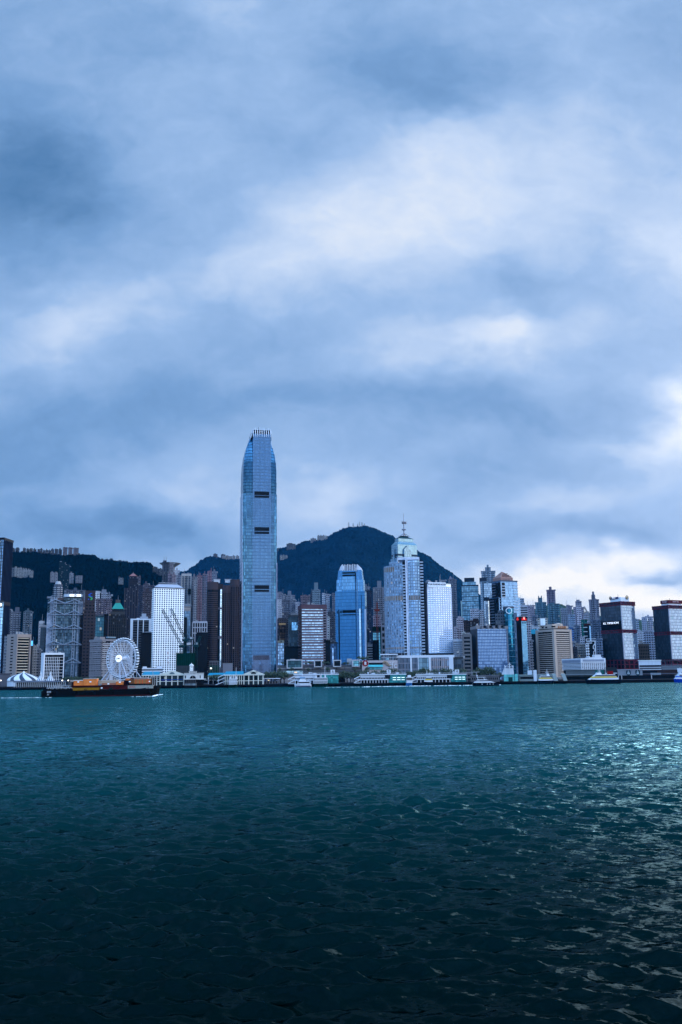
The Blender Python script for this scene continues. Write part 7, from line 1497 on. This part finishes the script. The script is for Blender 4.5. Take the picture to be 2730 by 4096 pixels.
mb.box(bx(184), bx(280), .6, .72, zk(2742), zk(2741.3)).box(bx(184), bx(280), .6, .72, zk(2746), zk(2745.5)); mb.build('roof_rail', wm, t); mb = MB(); r = random.Random(4)
for i in range(11): x = bx(r.uniform(200, 268)); mb.box(x, x + r.uniform(.4, 1.8), 2 + r.random() * 3, 4 + r.random() * 3, zk(2750), zk(2750) + r.uniform(.6, 2.0))
mb.build('deck_gear', flat((.30, .30, .31), var=.5, scale=1.2), t); MB().box(bx(268), bx(282), 2, 7, zk(2750), zk(2727)).build('deck_locker', flat((.16, .145, .14)), t)
lt = flat((.55, .57, .6)); lettering('港明', 1.15, lt, t, (bx(188), -.75, zk(2767)), name='name_lettering', align='LEFT'); lettering('11', 1.3, lt, t, (bx(189), -.75, zk(2777)), name='number_lettering', align='LEFT')
wv = MB().box(bx(600), bx(617), 4, 8, zk(2746), zk(2712)).build('bow_house', flat((.05, .05, .055)), t); mb = MB()
for px in (598, 606, 613, 621): mb.box(bx(px), bx(px) + .3, 3.6, 3.9, zk(2746), zk(2706))
mb.box(bx(596), bx(632), 3.2, 8.5, zk(2713), zk(2711)).box(bx(616), bx(633), 3, 9, zk(2722), zk(2720.5)).box(bx(618), bx(630), 3, 3.2, zk(2732), zk(2731)).tube((bx(608), 5, zk(2711)), (bx(605), 5, zk(2685)), .15, 5); mb.build('gallows', flat((.45, .44, .43), .6), wv)
MB().lathe([(0, -.6), (.6, 0), (0, .6)], 8, bx(628), -.3).build('anchor', flat((.015, .015, .016)), t).location = (0, 0, zk(2768)); MB().box(bx(436), bx(450), -.5, 0, zk(2760), zk(2752)).build('winch', flat((.03, .06, .05)), t)
def container(label, x0, x1, y0, y1, col, yy=.9, z=None, dep=5.0, txt=None, straps=None, patch=None, rib=True, lid=True, name='shipping_container', cat='container'):
    zb, zt = zk(y1), zk(y0); xa, xb = bx(x0), bx(x1); o = P0 + Matrix.Rotation(rz, 3, 'Z') @ Vector((xa, yy, zb)); w, h = xb - xa, zt - zb
    c = empty(name, label, cat, o, rz, 'cargo stacked on the barge'); m = flat(col, .6, var=.22, scale=.9); mb = MB().box(0, w, .12, dep, 0, h)
    if rib:
        n = max(4, int(w / .6))
        for i in range(n): mb.box(w * (i + .2) / n, w * (i + .75) / n, 0, .121, .12, h - .12)
    mb.build('body', m, c); fr = MB()
    for x in (0, w - .16): fr.box(x, x + .16, -.03, .2, 0, h)
    fr.box(.16, w - .16, -.03, .15, 0, .14).box(.16, w - .16, -.03, .15, h - .14, h); fr.build('frame', flat(tuple(q * .8 for q in col), .6), c)
    if lid: MB().box(-.1, w + .1, -.05, dep + .1, h, h + .16).build('tarpaulin', flat((.70, .66, .62), .7), c)
    if txt: lettering(txt[0], txt[1], flat(txt[2], .5), c, (w * txt[3], -.06, h * .5), ext=.03)
    if straps:
        for s in straps: MB().box(w * s - .11, w * s + .11, -.09, -.04, 0, h).build('strap', flat((.80, .16, .07), .6), c)
    if patch:
        for (s, q) in patch: MB().box(w * s - .55, w * s + .45, -.08, -.03, h * q - .3, h * q + .3).build('label_sheet', flat((.85, .85, .85)), c)
    return c
OR = (.72, .31, .12); dr = (.10, .028, .022)
container('mustard yellow container with a black letter m, low at the left', 285, 396, 2751, 2764, (.40, .25, .035), .3, txt=('m', 1.9, (.015, .015, .015), .5), lid=False)
container('dark maroon container low in the middle of the barge', 399, 510, 2747, 2759, (.14, .03, .028), .3, lid=False, patch=[(.06, .5)])
container('long pale grey container with a red name near the bow', 510, 612, 2744, 2757, (.42, .42, .39), .3, txt=('OOCL', 1.3, (.55, .02, .03), .17), lid=False)
for lab, a, b, y0, y1 in (('rust red flat rack under the orange crates', 284, 398, 2742.5, 2750.5), ('rust red flat rack amidships', 400, 508, 2741, 2746.5), ('black flat rack under the strapped crate', 513, 602, 2737.5, 2743.5)): container(lab, a, b, y0, y1, (.03, .03, .035) if 'black' in lab else dr, .5, lid=False, name='flat_rack', cat='cargo rack')
container('small orange crate stepped below the tallest one', 291, 329, 2723, 2742.4, OR, 1.0, patch=[(.5, .75)], rib=False, name='cargo_crate', cat='crate')
container('tallest orange crate with a white sheet on its side', 329, 383, 2716, 2742.4, OR, .8, dep=6, patch=[(.55, .55)], rib=False, name='cargo_crate', cat='crate')
container('dark red container end hidden behind the orange crates', 279, 296, 2729, 2742.4, (.06, .018, .016), 2.6, lid=False)
container('pale load under a dusty sheet behind the pink tarpaulin', 384, 462, 2723, 2738, (.46, .42, .36), 5.0, dep=5, rib=False, name='cargo_crate', cat='crate')
container('long pinkish tarpaulin covered load amidships', 404, 464, 2733, 2741, (.48, .27, .20), 1.2, rib=False, lid=False, patch=[(.45, .5)], name='covered_load', cat='cargo')
container('short orange crate right of the pinkish load', 461, 490, 2727.5, 2741, OR, 1.0, patch=[(.55, .75)], rib=False, name='cargo_crate', cat='crate')
container('dark red container behind the short orange crate', 486, 503, 2724, 2741, (.07, .022, .02), 3.4, lid=False)
container('navy blue container between the orange crates', 501, 514, 2724, 2744, (.012, .018, .05), 1.2, lid=False)
container('brown crate beside the navy container', 514, 533, 2720, 2737.4, (.30, .15, .07), 1.2, rib=False, lid=False, patch=[(.15, .5)], name='cargo_crate', cat='crate')
container('long plywood crate tied with red straps', 533, 601, 2718.5, 2737.4, (.46, .25, .12), .8, straps=[.13, .36, .52, .78, .88], patch=[(.93, .45)], rib=False, name='cargo_crate', cat='crate')
container('rear orange crate showing above the navy container', 492, 512, 2716, 2724, OR, 6.5, rib=False, name='cargo_crate', cat='crate')
container('rear maroon crate row with a pale lid behind the strapped crate', 512, 583, 2713.5, 2719, (.22, .07, .06), 6.8, rib=False, name='cargo_crate', cat='crate')
container('long pale lidded crate row above the small orange crate', 268, 330, 2721.5, 2727, (.50, .44, .40), 6.5, rib=False, name='cargo_crate', cat='crate')

foam_m, fn, fb = principled('foam'); fg = fn.new('ShaderNodeTexCoord').outputs['Object']; ff, _ = fn.noise(fg, 1.4, 5, .65); fb.inputs['Base Color'].default_value = (.8, .83, .85, 1); fb.inputs['Roughness'].default_value = .9
def foam(label, pts, wd, seed, hgt=.35):
    r = random.Random(seed); mb = MB(); o = Vector(pts[0])
    for (a, b) in zip(pts, pts[1:]):
        a, b = Vector(a), Vector(b); n = int((b - a).length / .9) + 1
        for i in range(n):
            if r.random() < .30: continue
            c = a + (b - a) * ((i + r.random() * .8) / n) - o; s = wd * r.uniform(.25, 1.0); e = (b - a).normalized() * r.uniform(.5, 1.3); g = Vector((-e.y, e.x, 0)).normalized() * s; h = r.uniform(.3, 1) * hgt; z = .05
            k = 6; ring = [c + e * cos(2 * pi * j / k) * r.uniform(.7, 1.1) + g * sin(2 * pi * j / k) * r.uniform(.7, 1.1) for j in range(k)]
            for j in range(k): q = ring[(j + 1) % k]; p = ring[j]; mb.face([(p.x, p.y, z), (q.x, q.y, z), (c.x, c.y, z + h)])
    ob = mb.build('wake_foam', foam_m, None, o, smooth=True); return tag(ob, label, 'foam', kind='stuff')
foam('broken white foam along the barge waterline', [ground(520, 2787.5, .1), ground(625, 2785, .1)], .2, 1, .12)
foam('bright bow wave curling ahead of the barge', [ground(612, 2786, .2), ground(632, 2781, .2), ground(650, 2779, .2)], .8, 2, .5)
foam('thin white wake trailing astern of the barge', [ground(-40, 2793, .1), ground(60, 2792, .1), ground(215, 2790, .1)], .22, 3, .2)
foam('long white wake behind the dark motor yacht', [ground(1450, 2748, .1), ground(1700, 2744, .1), ground(1895, 2741.5, .1)], .7, 4, .45); foam('bow spray of the dark motor yacht', [ground(1900, 2742, .1), ground(1985, 2740.5, .1), ground(2005, 2739.5, .1)], 1.2, 5, .6)
foam('faint foam streaks before the white pier numbered 5', [ground(1300, 2750, .1), ground(1480, 2748, .1)], .3, 6, .2)

# ferries and yachts
def boat(name, label, cat, x0, x1, yw, side=1, group=None, D=None):
    a, b = ground(x0, yw), ground(x1, yw - .0118 * (x1 - x0)); 
    if D: a = at(x0, yw, D); a.z = 0; b = at(x1, yw, D); b.z = 0
    w = (b - a).length; t = empty(name, label, cat, (a.x, a.y, 0), atan2(b.y - a.y, b.x - a.x), group); return t, w, w / (x1 - x0)
def hullmesh(w, bw, zb, zt, rake=.12, bow=1, stern=.06, sheer=.25, n=10):
    mb = MB(); rows = []
    for i in range(n + 1):
        s = i / n; q = s if bow > 0 else 1 - s; f = min(1, (1 - q) / rake) ** .6 if q > 1 - rake else 1; f = max(f, .02); f *= min(1, .8 + q / stern * .2) if q < stern else 1; z = zt + sheer * (zt - zb) * max(0, (q - .5) * 2) ** 2
        ov = (.05 * w * (q > .98)) * (1 if bow > 0 else -1); x = s * w
        rows.append([(x, bw / 2 - bw / 2 * f * .86, zb), (x + ov, bw / 2 - bw / 2 * f, z), (x + ov, bw / 2 + bw / 2 * f, z), (x, bw / 2 + bw / 2 * f * .86, zb)])
    for a, b in zip(rows, rows[1:]):
        for i in range(4): j = (i + 1) % 4; mb.face([a[i], b[i], b[j], a[j]][::-1])
    mb.face(rows[0]); mb.face(rows[-1][::-1]); return mb
wt = flat((.64, .65, .68), .4, var=.08); nav = flat((.012, .018, .035), .3); gn = flat((.012, .05, .035), .4); yel = flat((.62, .50, .05), .45); glz = flat((.02, .025, .035), .1)
def star_ferry(label, x0, x1, yw, D=None):
    t, w, k = boat('ferry', label, 'ferry', x0, x1, yw, group='green hulled harbour ferries', D=D); bw = 9; hullmesh(w, bw, -.3, 2.6, .2).build('hull', gn, t); MB().box(w * .04, w * .96, .6, bw - .6, 2.6, 5.0).build('lower_saloon', flat((.30, .33, .32)), t); MB().box(w * .05, w * .95, .9, bw - .9, 5.5, 7.6).build('upper_saloon', flat((.14, .15, .15)), t); mb = MB().box(w * .02, w * .98, .3, bw - .3, 5.0, 5.5).box(w * .06, w * .94, .5, bw - .5, 7.6, 8.0)
    for i in range(16): x = w * (.05 + .9 * i / 15); mb.box(x - .15, x + .15, .4, .7, 2.6, 7.6)
    mb.build('decks', wt, t); MB().box(w * .14, w * .24, 2.5, bw - 2.5, 8, 10).build('wheelhouse', wt, t); MB().box(w * .76, w * .86, 2.5, bw - 2.5, 8, 10).build('wheelhouse', wt, t); MB().tube((w * .5, bw / 2, 8), (w * .5, bw / 2, 10.8), .9, 10).build('funnel', flat((.5, .5, .5)), t); MB().tube((w * .78, bw / 2, 10), (w * .8, bw / 2, 18), .15, 5).build('mast', wt, t); mb = MB()
    for i in range(14): x = w * (.08 + .84 * i / 14); mb.box(x, x + .9, .55, .62, 3.4, 4.5)
    mb.build('windows', glz, t)
star_ferry('green hulled white topped ferry in front of the pier numbered 6', 1254, 1313, 2743, 838); star_ferry('green hulled ferry moored against the colonnaded pier', 914, 950, 2746, 838)
t, w, k = boat('catamaran', 'white catamaran with a pale blue canopy moored left of the green hulled ferry', 'ferry', 1180, 1246, 2743, D=838); bw = 8; hullmesh(w, bw, -.2, 2.2, .3, -1).build('hull', wt, t); MB().box(w * .05, w * .97, .05, .1, .2, .9).build('boot_stripe', flat((.03, .06, .16)), t); MB().prism([(w * .12, .6), (w * .95, .6), (w * .95, 7.4), (w * .12, 7.4)], 2.2, 5.0, [(w * .24, .8), (w * .92, .8), (w * .92, 7.2), (w * .24, 7.2)]).build('saloon', wt, t); MB().box(w * .22, w * .9, .5, .75, 3.2, 4.3).build('windows', glz, t); MB().prism([(w * .24, 1.5), (w * .66, 1.5), (w * .66, 6.5), (w * .24, 6.5)], 5, 7.4, [(w * .34, 1.8), (w * .62, 1.8), (w * .62, 6.2), (w * .34, 6.2)]).build('bridge', wt, t); MB().box(w * .30, w * .62, 1.4, 6.6, 7.5, 8.3).build('canopy', flat((.12, .36, .55)), t); MB().tube((w * .45, 4, 7.4), (w * .48, 4, 14), .16, 5).box(w * .38, w * .5, 3, 5, 10, 10.3).build('mast', wt, t)
t, w, k = boat('ferry', 'blue and white double deck ferry moored end on by the pier numbered 5', 'ferry', 1627, 1653, 2740.5, D=836); bw = 20; hullmesh(w, bw, -.2, 2.4, .25).build('hull', flat((.10, .28, .55)), t); MB().box(.3, w - .3, .4, 18, 2.4, 4.6).build('lower_deck', wt, t); MB().box(.5, w - .5, .6, 17, 4.6, 7.0).build('upper_deck', flat((.45, .42, .38)), t); MB().box(0, w, 0, 18, 7.0, 7.5).box(.2, w - .2, .2, 18, 4.5, 4.8).build('roof', wt, t); MB().box(w * .25, w * .75, 3, 7, 7.5, 9.2).build('wheelhouse', wt, t); mb = MB()
for i in range(5): x = w * (.1 + .8 * i / 5); mb.box(x, x + .8, .3, .45, 5.2, 6.4)
mb.build('windows', glz, t)
def fast(label, x0, x1, yw, D, yc, bow=1, big=False, hullc=nav):
    t, w, k = boat('fast_ferry', label, 'ferry', x0, x1, yw, D=D); bw = 9; h = 3.0 if not big else 3.6; hullmesh(w, bw, -.2, h, .12, bow, .04, .1).build('hull', hullc, t); X = (lambda s: w * s) if bow > 0 else (lambda s: w * (1 - s)); q = lambda a, b: (min(X(a), X(b)), max(X(a), X(b)))
    def tier(a, b, a2, b2, z0, z1, m, nm, y=.8): (p, r_), (p2, r2) = q(a, b), q(a2, b2); MB().prism([(p, y), (r_, y), (r_, bw - y), (p, bw - y)], z0, z1, [(p2, y + .2), (r2, y + .2), (r2, bw - y - .2), (p2, bw - y - .2)]).build(nm, m, t)
    tier(.06, .96, .08, .84, h, h + 1.6, wt, 'saloon'); tier(.10, .86, .12, .80, h + 1.6, h + 2.6, yc, 'stripe_deck', .7); tier(.12, .80, .16, .72, h + 2.6, h + 4.2, wt, 'upper_saloon'); a, b = q(.14, .76); MB().box(a, b, .55, .85, h + 3.0, h + 3.7).build('windows', glz, t); tier(.55, .72, .57, .68, h + 4.2, h + 6, wt, 'bridge', 2.2); MB().tube((X(.6), 4.5, h + 6), (X(.6), 4.5, h + 10), .2, 5).box(X(.6) - 1.5, X(.6) + 1.5, 4, 5, h + 7, h + 7.3).build('mast', wt, t)
    if big: MB().box(*q(.20, .34), 2.5, 6.5, h + 4.2, h + 7).build('funnel', flat((.30, .03, .03)), t)
fast('yellow topped white fast ferry docked in front of the third white pier', 1696, 1735, 2737, 842, yel, -1); fast('yellow topped fast ferry docked before the sloping pylons', 2155, 2222, 2731.5, 842, yel, 1); fast('large black hulled ferry with a yellow stripe and red funnel under way', 2353, 2486, 2732.5, 800, yel, -1, True); fast('blue ferry moored at the far right edge', 2706, 2770, 2724, 835, flat((.05, .18, .5)), -1, False, flat((.02, .10, .42), .4))
t, w, k = boat('motor_yacht', 'dark hulled motor yacht with a white flybridge speeding right', 'yacht', 1894, 2000, 2742, D=760); bw = 5.5; hullmesh(w, bw, -.2, 2.6, .4, 1, .06, .25).build('hull', nav, t)
def ty(a, b, a2, b2, z0, z1, m, nm, y=.8): MB().prism([(w * a, y), (w * b, y), (w * b, bw - y), (w * a, bw - y)], z0, z1, [(w * a2, y + .2), (w * b2, y + .2), (w * b2, bw - y - .2), (w * a2, bw - y - .2)]).build(nm, m, t)
ty(.04, .86, .10, .66, 2.6, 3.6, wt, 'deckhouse', .4); ty(.22, .64, .26, .52, 3.6, 4.5, glz, 'windscreen', .8); ty(.14, .60, .18, .50, 4.5, 5.0, wt, 'flybridge', .6); MB().box(w * .16, w * .48, .5, bw - .5, 6.8, 7.1).build('hardtop', wt, t); mb = MB().tube((w * .20, .8, 5), (w * .14, .8, 8.6), .22).tube((w * .44, .8, 5), (w * .40, .8, 6.8), .18).box(w * .15, w * .19, 1, 2, 8.0, 8.6); mb.build('radar_arch', wt, t); mb = MB()
for s in (.32, .52, .62, .74): mb.box(w * s, w * s + .6, -.05, .12, 1.2, 1.7)
mb.build('portholes', flat((.8, .82, .85), .3), t)
t, w, k = boat('pontoon', 'dark two storey moored pontoon left of the clock tower pier', 'pontoon', 737, 785, 2749, D=838); MB().box(0, w, 0, 7, -.3, 2).build('hull', flat((.016, .016, .018)), t); MB().box(.5, w - .4, .6, 6, 2.4, 4.6).build('lower_deck', glass((.20, .24, .26), 1.2, 2.2, .3, .2, .6, .01, .3, (.03, .03, .035))), 
for o in list(COL.objects):
    if o.name.startswith('lower_deck') and o.parent is None and o.type == 'MESH': o.parent = t
MB().box(0, w, .2, 7, 4.6, 5.0).box(.3, w, .3, 6.6, 7.2, 7.6).build('roof', flat((.10, .10, .11)), t); MB().box(1, w - 1, 1, 5, 5.0, 7.2).build('upper_deck', flat((.05, .055, .06)), t); mb = MB()
for i in range(7): x = w * i / 6.2; mb.box(x, x + .15, .2, .35, 2, 7.2)
mb.build('posts', flat((.3, .3, .32)), t)
# shore canopy and kiosk
t = T('canopy', 'flat white quay canopy right of the colonnaded pier', 'canopy', 1054, 1120, 2713, 866, depth=8, base=LAND); t.part('roof', MB().prism(t.rect(.5), t.H - .7, t.H), whi); mb = MB()
for i in range(6): x = t.w * (i + .3) / 6; mb.box(x - .2, x + .2, 1, 1.4, 0, t.H - .7)
t.part('posts', mb, flat((.4, .4, .42))); t.part('stalls', MB().box(1, t.w - 1, 3, 6, 0, 2.2), flat((.12, .11, .11))); t.part('lamp', MB().box(t.w * .28, t.w * .4, 2.6, 2.9, 2.6, 3.4), flat((1, .8, .4), .5, emit=.9))
c = at(1155, 2738, 864); t = empty('kiosk', 'small pale kiosk on the quay left of the pier numbered 6', 'kiosk', (c.x, c.y, LAND)); MB().box(-1.6, 1.6, 0, 3, 0, 4.6).build('wall', flat((.45, .38, .36)), t); MB().box(-1.9, 1.9, -.3, 3.3, 4.6, 5).build('roof', flat((.4, .36, .35)), t)
for i, px in enumerate((-2, 244, 268)):
    c = at(px + 6, 2722, 858); t = empty('globe_lamp', ['lit globe lamp at the far left of the quay', 'lit globe lamp left of the barge crates', 'lit globe lamp just above the barge crates'][i], 'lamp', (c.x, c.y, LAND)); hh = c.z - LAND; MB().tube((0, 0, 0), (0, 0, hh - .5), .12, 6).build('post', flat(DGREY), t); MB().lathe([(0, hh - .7), (.6, hh - .3), (.75, hh), (.5, hh + .5), (0, hh + .7)], 12).build('globe', flat((1, .9, .78), .5, emit=1.6), t)

# trees along the shore: a trunk with limbs and a crown of leaf clumps
def tree_proto(seed, palm=False):
    r = random.Random(seed); tr = MB(); cr = MB()
    if palm:
        tr.tube((0, 0, 0), (.3, 0, 5.2), .25, 6, .16)
        for i in range(13):
            a = 2 * pi * i / 13 + r.uniform(-.2, .2); p = Vector((.3, 0, 5.2)); up = r.uniform(.2, .9)
            for k in range(5):
                q = p + Vector((cos(a) * .75, sin(a) * .75, up - .38 * k)); s = Vector((-sin(a), cos(a), 0)) * (.34 - .05 * k)
                for e in (-1, 1): cr.face([p, q, q + s * e * 1.2 - Vector((0, 0, .3)), p + s * e - Vector((0, 0, .25))])
                p = q
        return tr, cr
    tr.tube((0, 0, 0), (.1, 0, 2.2), .32, 7, .22); ends = []
    for i in range(6):
        a = 2 * pi * i / 6 + r.uniform(-.4, .4); e = Vector((cos(a) * r.uniform(1.2, 2.4), sin(a) * r.uniform(1.2, 2.4), r.uniform(3.4, 5.6))); tr.tube((.1, 0, 2.0), e, .16, 5, .06); ends.append(e)
    ends.append(Vector((0, 0, 6.0)))
    for e in ends:
        for _ in range(95):
            d = Vector((r.gauss(0, 1), r.gauss(0, 1), r.gauss(0, .7))); d = d.normalized() * (r.random() ** .4) * r.uniform(1.1, 1.7); c = e + d; s = r.uniform(.18, .42); u = Vector((r.gauss(0, 1), r.gauss(0, 1), r.gauss(0, 1))).normalized(); v = u.orthogonal().normalized(); x = u.cross(v)
            cr.face([c + v * s, c + x * s * .7, c - v * s, c - x * s * .7])
    return tr, cr
lm, ln, lb = principled('leaves'); lg_ = ln.new('ShaderNodeTexCoord').outputs['Object']; lf, _ = ln.noise(lg_, .8, 3, .6); ln.put(lb.inputs['Base Color'], ln.ramp(lf, [(.3, (.012, .026, .016)), (.7, (.040, .070, .030))])); lb.inputs['Roughness'].default_value = .7
bark = flat((.06, .05, .04), .9); protos = []
for i in range(4):
    tr, cr = tree_proto(20 + i, i == 3); protos.append((tr.build('trunk', bark), cr.build('crown', lm)))
for a, b in protos: COL.objects.unlink(a); COL.objects.unlink(b)
def tree(label, px, py, D, h, kind, base=None):
    c = at(px, py, D); t = empty('palm_tree' if kind == 3 else 'tree', label, 'tree', (c.x, c.y, base if base is not None else c.z), random.uniform(0, 6), 'trees along the waterfront'); s = h / 7.2 if kind != 3 else h / 6.2; t.scale = (s * random.uniform(.95, 1.25), s * random.uniform(.95, 1.25), s)
    for o in protos[kind]: q = o.copy(); COL.objects.link(q); q.parent = t; q.name = o.name.split('.')[0]
spots = [('%s tree right of the colonnaded pier, %s of its clump', [(1064, 'left'), (1076, 'second'), (1088, 'middle'), (1100, 'tall right'), (1112, 'low right'), (1124, 'far'), (1138, 'last')], 2740, 872, (9, 12)),
         ('%s tree in the dark clump between the piers numbered 6 and 5, %s', [(1362, 'first'), (1376, 'second'), (1390, 'third'), (1404, 'fourth'), (1418, 'fifth'), (1430, 'sixth'), (1440, 'last')], 2738, 880, (9, 11.5)),
         ('%s tree behind the white pier numbered 5, %s of the row', [(1450, 'first'), (1470, 'second'), (1500, 'third'), (1530, 'fourth'), (1556, 'fifth'), (1580, 'sixth')], 2736, 900, (11, 13)),
         ('%s tree between the moored blue ferry and the third white pier, %s', [(1632, 'left'), (1646, 'middle'), (1660, 'right')], 2734, 876, (9, 11)),
         ('%s tree behind the third white pier, %s of the row', [(1694, 'first'), (1716, 'second'), (1744, 'third'), (1770, 'fourth'), (1800, 'fifth'), (1826, 'sixth'), (1850, 'last')], 2734, 890, (11.5, 13.5)),
         ('%s tree on the terrace of the low grey pier house, %s', [(1916, 'left'), (1930, 'second'), (1946, 'third'), (1962, 'right')], 2734, 880, (11, 14)),
         ('%s tree on the mall terrace, %s from the tall tower', [(1132, 'first'), (1226, 'second'), (1240, 'third'), (1298, 'fourth'), (1314, 'fifth'), (1378, 'sixth'), (1392, 'seventh'), (1446, 'eighth')], 2663, 926, (3.2, 4.6)),
         ('%s shrub like tree in front of the mall wall, %s from the left', [(1120, 'first'), (1166, 'second'), (1234, 'third'), (1312, 'fourth'), (1420, 'fifth'), (1468, 'sixth')], 2690, 915, (4.2, 5.6)),
         ('%s tree at the foot of the mid height blue tower, %s', [(1440, 'left'), (1454, 'middle'), (1468, 'right')], 2648, 935, (5, 6)),
         ('%s tree in the dark planting behind the wheel, %s', [(352, 'far left'), (372, 'left'), (395, 'second'), (548, 'third'), (562, 'right')], 2722, 915, (7, 9.5)),
         ('%s tree behind the striped tents, %s', [(140, 'left'), (262, 'middle'), (285, 'right'), (305, 'next'), (325, 'last')], 2722, 920, (8, 10)),
         ('%s tree before the flat blue slab, %s', [(1896, 'left'), (1918, 'second'), (1980, 'third'), (2000, 'fourth')], 2700, 930, (7, 9)),
         ('%s tree before the slim black and blue tower, %s', [(2108, 'left'), (2122, 'middle'), (2160, 'right')], 2696, 930, (6, 8))]
rt = random.Random(5); random.seed(3)
for fmt, lst, py, D, hr in spots:
    for px, word in lst:
        h = rt.uniform(*hr); big = 'tall' if h > (hr[0] + hr[1]) / 2 + .3 else 'leafy'; c = at(px, py, D); tree(fmt % (big, word), px, py, D, h, rt.randrange(3), LAND if abs(c.z - LAND) < 9 else None)
for i, px in enumerate((846, 856, 866, 878, 888)): tree('palm in front of the low teal pier roof, %s from the clock tower' % ('first', 'second', 'third', 'fourth', 'fifth')[i], px, 2722, 868, 8.2, 3, LAND)

# ------------------------------------------------------------------ air
mb = MB().box(-2600, 2600, -400, 4400, -5, 640); m = bpy.data.materials.new('haze'); m.use_nodes = True; n = NT(m.node_tree); n.n.remove(n.n['Principled BSDF'])
v = n.new('ShaderNodeVolumePrincipled'); v.inputs['Color'].default_value = (.03, .42, 1, 1); v.inputs['Density'].default_value = HAZE; v.inputs['Anisotropy'].default_value = .2; n.l.new(v.outputs[0], n.n['Material Output'].inputs['Volume'])
o = mb.build('haze', m); tag(o, 'thin bluish haze over harbour and hills', 'haze', kind='stuff')
